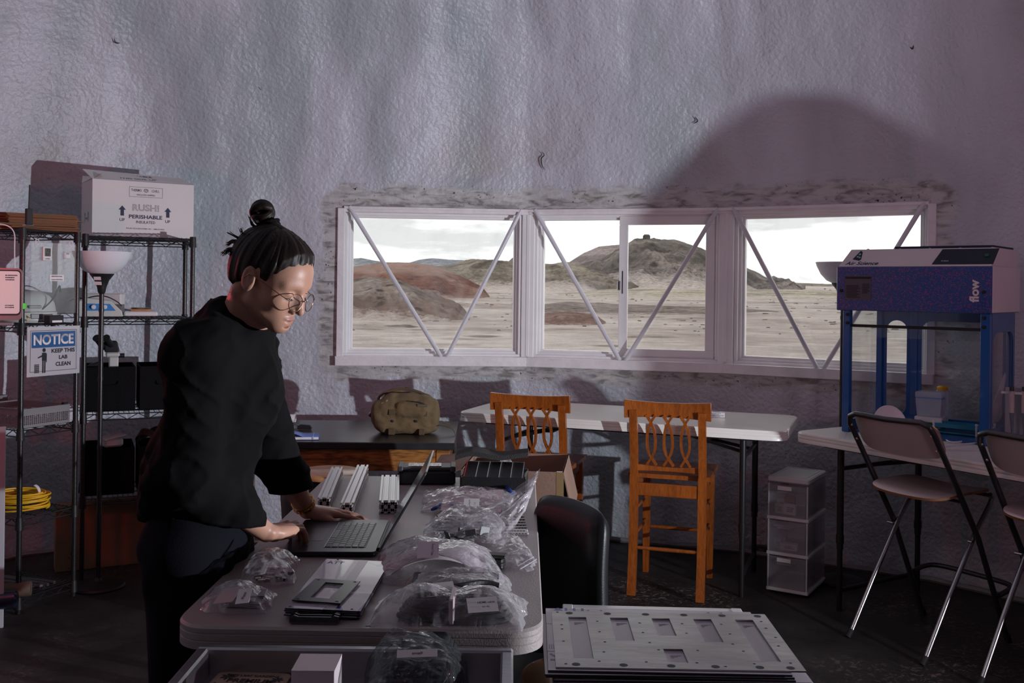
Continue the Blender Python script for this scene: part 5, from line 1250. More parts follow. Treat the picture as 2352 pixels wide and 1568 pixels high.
# pipettes in stand at right
for k in range(4):
    c = W3(HM, (Lc+.06+.045*k, .12+.03*(k % 2), 0)); c.z = .852
    t = thing('pipette', ['grey pipette hanging at the right, leftmost of the row', 'grey pipette hanging second from the left in the stand', 'grey pipette hanging third from the left in the stand', 'grey pipette at the right end of the stand'][k], 'pipette', tuple(c), ah, 'pipettes in the stand')
    b = MB(); b.tube([(0, 0, .25), (0, 0, .15)], [.012, .011], 12); b.build('handle', M['laminate'], t, smooth=True)
    b = MB(); b.tube([(0, 0, .15), (.002, 0, .10), (.004, 0, .03)], [.010, .007, .003], 10); b.build('shaft', mat('pip', (.12, .14, .17), .4), t, smooth=True)
    b = MB(); b.lathe([(0, .272), (.010, .27), (.010, .252), (.014, .25)], n=12); b.build('plunger', M['dark_gray'], t, smooth=True)
c = W3(HM, (Lc+.12, .17, 0)); t = thing('pipette_stand', 'pale stand holding the pipettes beside the cabinet', 'stand', (c.x, c.y, .851), ah)
b = MB(); b.box(-.11, .12, -.02, .06, 0, .012, .003); b.build('base', M['white_plastic'], t); b = MB(); b.box(-.11, .12, .035, .045, .012, .26, .003); b.build('back', mat('stand_grey', (.3, .3, .33), .5), t)
b = MB(); b.box(-.11, .12, -.03, -.02, .235, .245); b.build('bar', M['white_plastic'], t)
b = MB(); a_ = W3(HM, (Lc-.13, .45, .014)); e_ = W3(HM, (Lc-.04, .47, .30)); b.beam(a_, e_, .035, .004, (0, -1, .2)); tag(b.build('ruler', M['white_plastic']), 'white strip leaning inside the right end of the cabinet', 'ruler')
# cables and plug on the table
def tableline(pts, z=.857): return [PZ(x, y, z+(dz if len(q) else 0)) for (x, y, *q) in pts for dz in [(q[0] if q else 0)]]
for (nm, lab, pts, r) in (('white_cable', 'white cable loop in front of the gel tray', [(2110, 962), (2135, 950, .03), (2120, 985), (2165, 1003), (2185, 1000), (2260, 1010)], .0035),
                          ('white_cable', 'white cable snaking to the right along the table', [(2165, 985), (2170, 1005), (2190, 1015), (2260, 1008), (2345, 1015)], .0035),
                          ('white_cable', 'white cable looped near the front edge of the right table', [(2150, 1030), (2160, 1025), (2230, 1018), (2345, 1008)], .003),
                          ('white_cable', 'white cable with a pale joint lying nearest the table edge', [(2145, 1022), (2155, 1030), (2230, 1033), (2345, 1030)], .003)):
    b = MB(); b.tube(bez([PZ(q[0], q[1], .856+(q[2] if len(q) > 2 else 0)) for q in pts], 40), r, 7); tag(b.build(nm, M['white_plastic'], smooth=True), lab, 'cable')
c = PZ(2140, 1015, .851); t = thing('plug_adapter', 'white plug adapter with metal pins on the right table', 'plug', tuple(c), .3)
b = MB(); b.box(-.028, .022, -.014, .014, 0, .022, .003); b.build('body', M['white_plastic'], t); b = MB(); b.tube([(.022, -.006, .011), (.04, -.006, .011)], .003, 8); b.tube([(.022, .006, .011), (.04, .006, .011)], .003, 8); b.build('pin', M['chrome'], t)
c = PZ(2118, 1005, .851); b = MB(); b.box(c.x-.02, c.x+.03, c.y-.0, c.y+.03, .851, .905, .004); tag(b.build('power_brick', M['white_plastic']), 'small white power brick behind the plug adapter', 'power supply')
# playing-card box and coaster on the window table
c = PZ(1645, 957, TZ); t = thing('card_box', 'small white patterned box on the table under the windows', 'box', (c.x, c.y, TZ+.001), a2+R(10))
b = MB(); b.box(-.045, .045, -.03, .03, 0, .026, .001); b.build('body', M['paper'], t); flat_rects(micro(4, 0, .013, .08, .02, 9), M['navy'], t, (0, -.03, 0), (1, 0, 0), (0, 0, 1), 'print'); flat_rects(frame_rects(-.04, .04, -.025, .025, .002)+[(-.018, .018, -.012, .012)], mat('card_print', (.2, .22, .32), .6), t, (0, 0, .026), (1, 0, 0), (0, 1, 0), 'print')
c = PZ(1585, 957, TZ); b = MB(); b.obox((c.x, c.y, TZ+.003), (.075, -.02, 0), (.01, .03, 0), (0, 0, .002)); tag(b.build('leaflet', M['carton']), 'flat brown leaflet behind the right wooden chair', 'leaflet')
# ------------------------------------------------------------------ plastic drawer tower
mfrost = bpy.data.materials.new('frosted_plastic'); mfrost.use_nodes = True; n = mfrost.node_tree; n.nodes.clear()
tr = add(n, 'ShaderNodeBsdfTransparent', {'Color': (.85, .85, .87, 1)}); gl = add(n, 'ShaderNodeBsdfPrincipled', {'Base Color': (.85, .84, .88, 1), 'Roughness': .3})
mxx = add(n, 'ShaderNodeMixShader', {0: .15, 1: tr.outputs[0], 2: gl.outputs[0]}); n.links.new(mxx.outputs[0], add(n, 'ShaderNodeOutputMaterial').inputs[0])
d0 = PZ(1762, 1358, 0); d1 = PZ(1853, 1374, 0); ad = math.atan2(d1.y-d0.y, d1.x-d0.x); WD = (d1-d0).length
t = thing('drawer_tower', 'white three-drawer plastic tower on castors beside the right table', 'drawers', (d0.x, d0.y, 0), ad)
DH = PY(1765, 1092, d0.y).z; DD = .33; y0_ = .02
b = MB(); b.box(-.004, WD+.004, 0, DD, DH-.028, DH, .006); b.ring(rrect(WD-.03, DD-.04, .01, 3, WD/2, DD/2), rrect(WD-.05, DD-.06, .01, 3, WD/2, DD/2), (0, 0, DH), (1, 0, 0), (0, 1, 0), (0, 0, .003)); b.build('top', M['white_plastic'], t)
hs = (DH-.028-y0_)/3
for k in range(3):
    z0 = y0_+k*hs
    b = MB(); b.box(0, .006, .01, DD, z0, z0+hs-.002, .001); b.box(WD-.006, WD, .01, DD, z0, z0+hs-.002, .001); b.box(0, WD, DD-.004, DD, z0, z0+hs-.002)
    b.build('shell', mfrost, t)
    b = MB(); b.box(-.006, WD+.006, -.004, DD+.002, z0-.008, z0+.010, .003)
    for x in (-.001, WD-.007): b.box(x, x+.008, -.003, .006, z0+.01, z0+hs-.008, .002)
    b.build('frame', M['white_plastic'], t)
    b = MB(); V = []; 
    dr_ = MB(); dr_.box(.008, WD-.008, -.006, -.003, z0+.012, z0+hs-.012); dr_.box(.010, .013, -.003, DD-.02, z0+.014, z0+hs-.04); dr_.box(WD-.013, WD-.010, -.003, DD-.02, z0+.014, z0+hs-.04); dr_.box(.010, WD-.010, -.003, DD-.02, z0+.012, z0+.016); do_ = dr_.build('drawer', mfrost, t)
    b = MB(); b.box(.035, WD-.055, -.020, -.005, z0+hs-.040, z0+hs-.030, .003); b.box(.05, WD-.07, -.022, -.012, z0+hs-.050, z0+hs-.040, .003); b.build('handle', mfrost, do_)
    if k != 1: flat_rects([(.055, WD*.62, z0+hs-.034, z0+hs-.014)], M['paper'], do_, (0, -.0215, 0), (1, 0, 0), (0, 0, 1), 'label')
for (x, y) in ((.02, .03), (WD-.02, .03), (.02, DD-.03), (WD-.02, DD-.03)): b = MB(); b.lathe([(0, -.008), (.011, -.008), (.011, .008), (0, .008)], (x, y, .011), 12, (1, 0, 0)); b.build('castor', M['rubber'], t, smooth=True)
DM = Matrix.Translation((d0.x, d0.y, 0)) @ Matrix.Rotation(ad, 4, 'Z')
r_ = random.Random(3)
for k, (x, y, zi, w_, d_, h_, col, lab) in enumerate(((.105, .03, 2, .065, .02, .055, (.65, .63, .62), 'white medicine carton with blue print in the top drawer'), (.05, .04, 2, .045, .03, .05, (.55, .52, .45), 'cream carton standing left in the top drawer'), (.09, .08, 2, .05, .03, .085, (.35, .03, .03), 'red box at the back of the top drawer'), (.05, .09, 2, .06, .04, .07, (.6, .6, .55), 'pale box at the back left of the top drawer'), (.10, .04, 1, .085, .04, .035, (.6, .58, .6), 'white carton lying in the middle drawer'), (.045, .06, 1, .04, .05, .05, (.45, .45, .47), 'grey packet in the middle drawer'))):
    zz = y0_+zi*hs+.018; c = W3(DM, (x, y, zz)); t = thing('small_carton', lab, 'box', tuple(c), ad+r_.uniform(-.3, .3))
    b = MB(); b.box(-w_/2, w_/2, -d_/2, d_/2, 0, h_, .001); b.build('body', mat('carton_%d' % k, col, .6), t)
    flat_rects(micro(3, .006, h_*.5, w_*.6, h_*.5, k), M['navy'], t, (0, -d_/2, 0), (1, 0, 0), (0, 0, 1), 'print')
q = on_wall(1748, 1274); aq = math.atan2(q.y-CY, q.x-CX)-PI/2
t = thing('wall_outlet', 'dark double wall outlet low on the wall left of the drawer tower', 'outlet', (q.x, q.y-.01, q.z), aq)
b = MB(); b.box(-.036, .036, -.006, .02, -.058, .058, .003); b.build('plate', M['dark_gray'], t)
for z in (-.022, .022): b = MB(); b.lathe([(0, .004), (.015, .003), (.017, 0)], (0, -.006, z), 18, (0, -1, 0)); b.build('socket', mat('socket', (.12, .10, .10), .5), t, smooth=True)
# ------------------------------------------------------------------ open cardboard carton behind the table
c0 = Vector((.05, 3.90)); 
fl_ = PY(1216, 1082, 3.86); fr_ = PY(1308, 1095, 3.84); 
t = thing('open_carton', 'large open brown carton standing behind the far end of the work table', 'box', (-.19, 3.88, 0), R(-6))
cw, cd_, chh = .40, .42, .84; e = .005
b = MB(); b.box(0, cw, 0, e, .0, chh); b.box(0, cw, cd_-e, cd_, 0, chh); b.box(0, e, e, cd_-e, 0, chh); b.box(cw-e, cw, e, cd_-e, 0, chh); b.box(0, cw, 0, cd_, 0, .01); b.box(e, cw-e, e, cd_-e, chh-.14, chh-.13); b.build('body', M['carton_brown'], t)
b = MB(); b.hexa([(0, 0, chh), (.004, 0, chh), (.004, cd_, chh), (0, cd_, chh), (-.15, .0, chh-.055), (-.146, .0, chh-.06), (-.146, cd_-.02, chh-.02), (-.15, cd_-.02, chh-.015)]); b.build('flap', M['carton_brown'], t)
b = MB(); b.hexa([(cw-.004, 0, chh), (cw, 0, chh), (cw, cd_, chh), (cw-.004, cd_, chh), (cw+.035, .0, chh-.17), (cw+.04, .0, chh-.17), (cw+.04, cd_, chh-.17), (cw+.035, cd_, chh-.17)]); b.build('flap', M['carton_brown'], t)
b = MB(); b.box(cw*.93, cw+.0008, -.0008, .03, .2, chh-.002); b.build('packing_tape', mat('tape_clear', (.20, .13, .065), .25), t)
t = thing('bubble_wrap', 'crumpled sheet of bubble wrap sticking out of the open carton', 'bubble wrap', (-.03, 4.12, .72), R(10))
V = []; Fc = []; n_ = 16
for i in range(n_+1):
    for j in range(n_+1):
        u, v = i/n_, j/n_; V.append((-.09+.22*u*(1-.0*v), .01*math.sin(9*u+3*v)+.02*math.sin(5*v), -.02+.165*v*(1-abs(u-.45)*1.5)+.006*math.sin(17*u)))
for i in range(n_):
    for j in range(n_): a = i*(n_+1)+j; Fc.append((a, a+n_+1, a+n_+2, a+1))
o = link_mesh('sheet', V, Fc, None or M['paper'], t, 'all'); WRAP = o; so = o.modifiers.new('s', 'SOLIDIFY'); so.thickness = .003
b = MB(); b.lathe([(0, .02), (.015, .016), (.02, 0), (.015, -.016), (0, -.02)], (-.11, 4.15, .825), 16); tag(b.build('white_ball', M['white_plastic'], smooth=True), 'small white ball at the left inside the open carton', 'ball'); bpy.data.objects['white_ball'].location.z = -.092
# ------------------------------------------------------------------ off-frame blocker, added for its shade on the wall
# ------------------------------------------------------------------ implicit-surface modelling for the person
class SDF:
    def __init__(s, xs, ys, zs):
        s.xs, s.ys, s.zs = [np.asarray(a, np.float32) for a in (xs, ys, zs)]
        s.D = np.full((len(s.xs), len(s.ys), len(s.zs)), 1.0, np.float32)
        s.C = np.zeros(s.D.shape, np.int8)
    def _sl(s, lo, hi):
        r = []
        for a, l, h in ((s.xs, lo[0], hi[0]), (s.ys, lo[1], hi[1]), (s.zs, lo[2], hi[2])):
            i, j = np.searchsorted(a, l), np.searchsorted(a, h); r.append(slice(max(0, i-1), min(len(a), j+1)))
        return tuple(r)
    def op(s, fn, lo, hi, k=.01, mode='u', tagv=None):
        sl = s._sl(lo, hi)
        if any(q.stop <= q.start for q in sl): return
        X, Y, Z = np.meshgrid(s.xs[sl[0]], s.ys[sl[1]], s.zs[sl[2]], indexing='ij', sparse=False)
        d = fn(X, Y, Z).astype(np.float32); D = s.D[sl]
        if mode == 'u':
            h = np.clip(.5+.5*(D-d)/k, 0, 1); s.D[sl] = D*(1-h)+d*h-k*h*(1-h)
        elif mode == 's':
            h = np.clip(.5-.5*(D+d)/k, 0, 1); s.D[sl] = D*(1-h)-d*h+k*h*(1-h)
        if tagv is not None: s.C[sl][d < .0012] = tagv
    def cone(s, a, b, ra, rb, k=.01, mode='u', tagv=None):
        a = np.array(a, float); b = np.array(b, float); pad = max(ra, rb)+k+.02
        def fn(X, Y, Z):
            ba = b-a; L2 = (ba**2).sum()+1e-12
            h = np.clip(((X-a[0])*ba[0]+(Y-a[1])*ba[1]+(Z-a[2])*ba[2])/L2, 0, 1)
            return np.sqrt((X-a[0]-ba[0]*h)**2+(Y-a[1]-ba[1]*h)**2+(Z-a[2]-ba[2]*h)**2)-(ra+(rb-ra)*h)
        s.op(fn, np.minimum(a, b)-pad, np.maximum(a, b)+pad, k, mode, tagv)
    def ell(s, c, r, axes=None, k=.01, mode='u', tagv=None):
        c = np.array(c, float); A = np.eye(3) if axes is None else np.array(axes, float); R_ = max(r)+k+.02
        def fn(X, Y, Z):
            q = [(X-c[0])*A[i][0]+(Y-c[1])*A[i][1]+(Z-c[2])*A[i][2] for i in range(3)]
            k0 = np.sqrt(sum((q[i]/r[i])**2 for i in range(3))); k1 = np.sqrt(sum((q[i]/r[i]**2)**2 for i in range(3)))+1e-9
            return k0*(k0-1)/k1
        s.op(fn, c-R_, c+R_, k, mode, tagv)
    def mesh(s):
        D = s.D; ins = D < 0; nx, ny, nz = D.shape
        cnt = np.zeros((nx-1, ny-1, nz-1), np.int8)
        for a in (0, 1):
            for b in (0, 1):
                for c in (0, 1): cnt += ins[a:nx-1+a, b:ny-1+b, c:nz-1+c]
        act = (cnt > 0) & (cnt < 8); I, J, K = np.nonzero(act)
        idx = np.full(cnt.shape, -1, np.int32); idx[I, J, K] = np.arange(len(I))
        acc = np.zeros((len(I), 3)); n = np.zeros(len(I)); corners = [(a, b, c) for a in (0, 1) for b in (0, 1) for c in (0, 1)]
        P = {}
        for (a, b, c) in corners: P[(a, b, c)] = (D[I+a, J+b, K+c], s.xs[I+a], s.ys[J+b], s.zs[K+c])
        for p in corners:
            for ax in range(3):
                if p[ax]: continue
                q = list(p); q[ax] = 1; q = tuple(q); d0, d1 = P[p][0], P[q][0]; m = (d0 < 0) != (d1 < 0)
                t = np.where(m, d0/np.where(m, d0-d1, 1), 0)
                for i in range(3): acc[:, i] += np.where(m, P[p][1+i]+(P[q][1+i]-P[p][1+i])*t, 0)
                n += m
        V = acc/n[:, None]; Fs = []
        for ax in range(3):
            o = [0, 0, 0]; A_ = [slice(None)]*3; B_ = [slice(None)]*3; A_[ax] = slice(0, -1); B_[ax] = slice(1, None)
            e = ins[tuple(A_)] != ins[tuple(B_)]; pos = ins[tuple(A_)][e]
            ii = np.stack(np.nonzero(e), 1); u, v = [(1, 2), (2, 0), (0, 1)][ax]
            ok = (ii[:, u] >= 1) & (ii[:, v] >= 1) & (ii[:, u] < D.shape[u]-1) & (ii[:, v] < D.shape[v]-1); ii = ii[ok]; pos = pos[ok]
            def g(du, dv):
                q = ii.copy(); q[:, u] -= du; q[:, v] -= dv; return idx[q[:, 0], q[:, 1], q[:, 2]]
            f = np.stack([g(1, 1), g(0, 1), g(0, 0), g(1, 0)], 1); f[~pos] = f[~pos][:, ::-1]; Fs.append(f)
        Fc = np.concatenate(Fs); Fc = Fc[(Fc >= 0).all(1)]
        s.act = (I, J, K)
        return V, Fc
def relax(V, Fc, it=2, lam=.5):
    n = len(V); E = np.concatenate([Fc[:, [0, 1]], Fc[:, [1, 2]], Fc[:, [2, 3]], Fc[:, [3, 0]]])
    for _ in range(it):
        S = np.zeros_like(V); c = np.zeros(n)
        for a, b_ in ((0, 1), (1, 0)):
            for i in range(3): S[:, i] += np.bincount(E[:, a], V[E[:, b_], i], n)
            c += np.bincount(E[:, a], minlength=n)
        V = V+(S/np.maximum(c, 1)[:, None]-V)*lam
    return V
def axis_grid(*segs):
    out = []
    for a, b_, h in segs: out += list(np.arange(a, b_, h))
    return np.array(out)
# skin
mk = mat('skin', (.50, .27, .19), .42, var=.12, vscale=14, bump=.12, bscale=320, bdist=.002, spec=.4)
nodes_of(mk)[1].inputs['Subsurface Weight'].default_value = .12; nodes_of(mk)[1].inputs['Subsurface Radius'].default_value = (.012, .004, .002); nodes_of(mk)[1].inputs['Subsurface Scale'].default_value = 1
mlip = mat('lips', (.36, .165, .13), .42); M['skin'] = mk
mhair = mat('hair', (.014, .0075, .0055), .5, var=.35, vscale=30, spec=.3)
mshirt = mat('sweatshirt_black', (.0065, .0060, .0065), .92, bump=.3, bscale=420, bdist=.0015, spec=.10)

mtrou = mat('trousers_navy', (.0028, .0026, .0065), .9, bump=.4, bscale=300, bdist=.002, spec=.2)

# head frame
HC = np.array(PY(618, 645, 2.42))                        # between the ear canals
yaw, pit = R(71), R(27)
Fh = np.array([math.sin(yaw), -math.cos(yaw), 0]); Fv = Fh*math.cos(pit)+np.array([0, 0, -math.sin(pit)]); Uv = Fh*math.sin(pit)+np.array([0, 0, math.cos(pit)])
Sv = np.cross(Fv, Uv)*1.0                                # to her right (camera side)
if Sv[1] > 0: Sv = -Sv
AX = np.array([Fv, Sv, Uv])
HS = .975
def hd(f, s_, u): return HC+(Fv*f+Sv*s_+Uv*u)*HS
# body joints
NB = np.array(PY(556, 748, 2.49)); SHn = np.array(PY(458, 816, 2.31)); SHf = np.array(PY(572, 800, 2.66))
ELn = np.array(PY(434, 1090, 2.31)); WRn = np.array(PY(612, 1222, 2.50)); ELf = np.array(PY(628, 1040, 2.72)); WRf = np.array(PY(706, 1172, 2.88))
CHs = (SHn+SHf)/2+np.array([.02, 0, -.10]); PEL = np.array([-.768, 2.47, .95]); WST = np.array([-.765, 2.47, 1.10])
sh_dir = (SHf-SHn); sh_dir[2] = 0; sh_dir /= np.linalg.norm(sh_dir); fwd = np.array([sh_dir[1], -sh_dir[0], 0])
hipn, hipf = PEL-sh_dir*.085+np.array([0, 0, -.04]), PEL+sh_dir*.085+np.array([0, 0, -.04])
knn, knf = np.array([-.755, 2.36, .50]), np.array([-.745, 2.56, .50]); ann, anf = np.array([-.785, 2.34, .085]), np.array([-.775, 2.58, .085])
# ---- body: one continuous surface (head, neck, trunk, arms, hands, legs)
g = SDF(axis_grid((-1.02, -.74, .006), (-.74, -.40, .0026)), axis_grid((2.16, 2.26, .008), (2.26, 2.68, .0026), (2.68, 2.82, .006), (2.82, 3.02, .0026)),
        axis_grid((-.01, .82, .012), (.82, 1.00, .0026), (1.00, 1.40, .008), (1.40, 1.74, .0024)))
# trunk and limbs (covered by clothes)
g.cone(PEL, WST, .100, .095, .05); g.cone(WST, CHs, .095, .09, .05); g.cone(SHn, SHf, .05, .05, .05); g.cone(CHs, NB, .09, .055, .05)
for a, b_, c in ((SHn, ELn, WRn), (SHf, ELf, WRf)):
    g.cone(a, b_, .044, .036, .03); g.cone(b_, b_+(c-b_)*.45, .038, .035, .02); g.cone(b_+(c-b_)*.45, c, .035, .0245, .02)
for a, b_, c in ((hipn, knn, ann), (hipf, knf, anf)):
    g.cone(a, b_, .085, .055, .04); g.cone(b_, c, .055, .036, .03); g.cone(c+np.array([0, 0, -.045]), c+fwd*.14+np.array([0, 0, -.06]), .032, .026, .02)
# neck
nk = hd(-.030, 0, -.045)
g.cone(NB+np.array([-.01, 0, -.02]), nk, .058, .052, .03); g.cone(NB+fwd*.015, hd(.018, 0, -.06), .042, .036, .03)
g.cone(hd(-.035, .060, -.045), NB+fwd*.045-sh_dir*.018, .012, .010, .03)     # neck tendon
# head
g.ell(hd(-.014, 0, .041), (.100*HS, .077*HS, .084*HS), AX, .02); g.ell(hd(.040, 0, .035), (.056, .064, .062), AX, .03)
g.ell(hd(.046, 0, -.022), (.046, .057, .058), AX, .03)
for sg in (1, -1):
    g.cone(hd(.010, sg*.050, -.048), hd(.066, sg*.018, -.076), .018, .016, .022)
    g.ell(hd(.058, sg*.043, -.022), (.026, .021, .020), AX, .02)
    g.cone(hd(.090, sg*.012, .030), hd(.074, sg*.046, .028), .008, .008, .016)
g.ell(hd(.079, 0, -.083), (.017, .020, .014), AX, .016); g.ell(hd(.071, 0, -.060), (.026, .031, .027), AX, .02)
g.cone(hd(.03, .0, -.074), hd(.07, 0, -.080), .02, .015, .03)
for sg in (1, -1):
    g.ell(hd(.103, sg*.031, .008), (.016, .018, .0125), AX, .012, 's')
    g.ell(hd(.078, sg*.0315, .006), (.0150, .0165, .0130), AX, .004)            # lowered lids over the eyes
    g.cone(hd(.0925, sg*.021, -.0005), hd(.088, sg*.045, -.001), .0012, .0010, .002, 's')
g.cone(hd(.090, 0, .022), hd(.112, 0, -.022), .0065, .0085, .010); g.ell(hd(.1135, 0, -.0275), (.0105, .0095, .0090), AX, .006)
g.cone(hd(.098, 0, -.008), hd(.082, 0, -.030), .012, .017, .012)
for sg in (1, -1):
    g.ell(hd(.100, sg*.0120, -.0315), (.0085, .0060, .0068), AX, .004); g.ell(hd(.1045, sg*.0070, -.0400), (.0055, .0034, .0032), AX, .002, 's')
g.ell(hd(.0935, 0, -.0560), (.0100, .0215, .0058), AX, .004, tagv=2); g.ell(hd(.0915, 0, -.0665), (.0100, .0190, .0066), AX, .004, tagv=2)
g.ell(hd(.1020, 0, -.0610), (.0075, .0235, .0011), AX, .0025, 's'); g.ell(hd(.0935, 0, -.0775), (.0060, .0140, .0040), AX, .006, 's')
g.cone(hd(.105, 0, -.044), hd(.103, 0, -.051), .0022, .0022, .003, 's')
for sg in (1, -1):
    tilt = .25; E = np.array([Fv*math.cos(tilt)+Uv*math.sin(tilt), Sv*sg, -Fv*math.sin(tilt)+Uv*math.cos(tilt)])
    g.ell(hd(-.008, sg*.080, .002), (.0185, .0085, .0315), E, .004); g.ell(hd(-.004, sg*.0875, .006), (.0115, .0060, .0215), E, .003, 's')
    g.ell(hd(.001, sg*.0800, -.010), (.006, .006, .008), E, .004); g.ell(hd(-.006, sg*.081, .006), (.0055, .0055, .014), E, .004)
# hands
def hand(w_, d, n_, t, fingers, thumb, scale=1.0):
    w_ = np.array(w_); d = d/np.linalg.norm(d); n_ = n_-d*(n_@d); n_ /= np.linalg.norm(n_); t = t-d*(t@d)-n_*(t@n_); t /= np.linalg.norm(t)
    offs = (.029, .0095, -.0105, -.028); base = (.088, .092, .087, .078); rr = (.0088, .0090, .0086, .0076); ln = ((.042, .026, .021), (.046, .029, .022), (.042, .027, .021), (.033, .020, .019))
    knuck = []
    for i in range(4):
        p = w_+(d*base[i]+t*offs[i]+n_*(.006 if i in (1, 2) else .003))*scale; knuck.append(p)
        g.cone(w_+t*offs[i]*.55*scale, p, .0155*scale, .0105*scale, .010)
    g.ell(w_+(d*.048-n_*.004)*scale, (.046*scale, .036*scale, .0155*scale), np.array([d, t, n_]), .012)
    g.cone(w_+(d*.030-t*.022-n_*.006)*scale, w_+(d*.072-t*.026-n_*.006)*scale, .013*scale, .010*scale, .012)   # heel on the little-finger side
    tips = []
    for i in range(4):
        p = knuck[i]; lift, spread, c1, c2 = fingers[i]; a = lift
        dr = d*math.cos(spread)+t*math.sin(spread)
        rads = (rr[i], rr[i]*.93, rr[i]*.86, rr[i]*.74)
        for k in range(3):
            v = dr*math.cos(a)+n_*math.sin(a); q = p+v*ln[i][k]*scale
            g.cone(p, q, rads[k]*scale, rads[k+1]*scale, .0025 if k else .005); p = q; a -= (c1, c2, 0)[k]
        tips.append((p, v))
    a, sp = thumb; p = w_+(d*.022+t*.020-n_*.006)*scale
    v = d*math.cos(sp)+t*math.sin(sp)+n_*a; v /= np.linalg.norm(v); q = p+v*.042*scale; g.cone(p, q, .0155*scale, .0112*scale, .010)
    v2 = v*.9+d*.35-n_*.05; v2 /= np.linalg.norm(v2); r2 = q+v2*.033*scale; g.cone(q, r2, .0108*scale, .0098*scale, .003)
    v3 = v2*.9+d*.35; v3 /= np.linalg.norm(v3); r3 = r2+v3*.024*scale; g.cone(r2, r3, .0098*scale, .0078*scale, .003)
    return tips
up = np.array([0, 0, 1.])
dn = np.array(PY(720, 1205, 2.68))-WRn; dn /= np.linalg.norm(dn)
tn = np.cross(up, dn)
tips_n = hand(WRn, dn, up, tn, [(.10, .10, 1.05, .35), (.05, .02, .95, .35), (-.05, -.05, .90, .3), (-.10, -.14, .80, .3)], (-.35, .42), .98)
df_ = np.array(PY(842, 1196, 2.945))-WRf; df_[2] = -.032; df_ /= np.linalg.norm(df_)
tf = np.cross(df_, up)
tips_f = hand(WRf, df_, up, tf, [(-.10, .06, .12, .08), (-.06, .0, .14, .08), (-.05, -.06, .14, .1), (-.05, -.14, .16, .1)], (-.15, .55), .95)
V, Fc = g.mesh()
cls = np.zeros(len(V), np.int8); cls[:] = g.C[g.act]
V = relax(V, Fc, 2, .45)
person = link_mesh('person', V, np.ascontiguousarray(Fc), [mk, mlip], None, 'all')
fm = (cls[Fc] == 2).sum(1) >= 2; person.data.polygons.foreach_set('material_index', fm.astype(np.int32))
tag(person, 'person in black sweatshirt, round glasses and a hair bun standing at the laptop', 'person')
# ---- sweatshirt
def wrinkle(X, Y, Z, amp=1): return 0
s_ = SDF(np.arange(-1.06, -.46, .0052), np.arange(2.10, 2.98, .0052), np.arange(.90, 1.62, .0052))
HEM = np.array([-.782, 2.47, 1.035])
s_.cone(HEM, WST+np.array([.005, 0, .03]), .120, .115, .05); s_.cone(HEM+up*.02, HEM-up*.05, .125, .123, .03); s_.ell(HEM+np.array([-.005, 0, -.01]), (.116, .158, .07), np.array([fwd, sh_dir, up]), .04)
s_.cone(WST+np.array([.0, 0, .0]), CHs+np.array([.0, 0, .0]), .116, .104, .06)
s_.cone(CHs-sh_dir*.05, CHs+sh_dir*.03, .102, .096, .05); s_.cone(NB-fwd*.045-up*.035, SHn-fwd*.016+up*.004, .060, .062, .09); s_.cone(NB+fwd*.016-up*.03, CHs+fwd*.030+up*.0, .066, .088, .04)
s_.cone(SHn+sh_dir*.03, SHf-sh_dir*.03, .066, .062, .05); s_.cone(NB-fwd*.035+up*.0, CHs-fwd*.03, .070, .11, .06)
s_.cone(NB-fwd*.02, SHn+sh_dir*.02+up*.0, .066, .060, .04); s_.cone(NB, SHf-sh_dir*.02, .060, .058, .04)
# sleeves: full, gathered above the cuffs
def sleeve(a, e, w_, cuff, ra=.066, re=.069):
    s_.cone(a, e, ra, re, .05); m = e+(w_-e)*cuff
    s_.cone(e-up*.01, e+(w_-e)*cuff*.75, re*1.03, .058, .03); s_.cone(e+(w_-e)*cuff*.7, m, .056, .042, .02)
sleeve(SHn, ELn, WRn, .80); sleeve(SHf, ELf, WRf, .72, .068, .060)
s_.cone(ELn-fwd*.05-up*.01, WST-sh_dir*.08, .055, .07, .05)
# folds: displace the field with stretched noise
X, Y, Z = np.meshgrid(s_.xs, s_.ys, s_.zs, indexing='ij')
near_ = np.abs(s_.D) < .03
xn, yn, zn = X[near_], Y[near_], Z[near_]
tt = (xn-SHn[0])*fwd[0]+(yn-SHn[1])*fwd[1]
fold = .0035*vnoise(tt*26+zn*13, zn*7.5+yn*9, yn*11+1.3)+.0035*vnoise(tt*48-zn*24, zn*15, yn*15+7)
sharp = .0070*(1-np.abs(vnoise(tt*17+zn*16+3, zn*9-tt*8, yn*12+5)))**4
s_.D[near_] += (fold-sharp*1.1+.003).astype(np.float32)
# neck opening and cuffs cut clean
cn = NB+up*.045+fwd*.012
s_.cone(NB+up*.028+fwd*.012, NB+up*.14+(HC-NB)*.35, .060, .072, .004, 's')
hemz = 1.0
def below(Xa, Ya, Za): return -( (hemz-.0+.0*Xa) - Za)
s_.op(lambda Xa, Ya, Za: (Za-.965)-.012*np.sin((Xa+Ya)*9), (-2, 0, 0), (0, 4, .985), .006, 's')
for (e, w_, cf) in ((ELn, WRn, .80), (ELf, WRf, .72)):
    m = e+(w_-e)*cf; dd = (w_-e)/np.linalg.norm(w_-e); s_.cone(m+dd*.075, m+dd*.16, .075, .09, .002, 's'); s_.cone(m-dd*.0, m+dd*.10, .0315, .030, .003, 's')
V2, F2 = s_.mesh(); V2 = relax(V2, F2, 2, .4)
sh = link_mesh('sweatshirt', V2, np.ascontiguousarray(F2), mshirt, None, 'all'); sh.parent = person
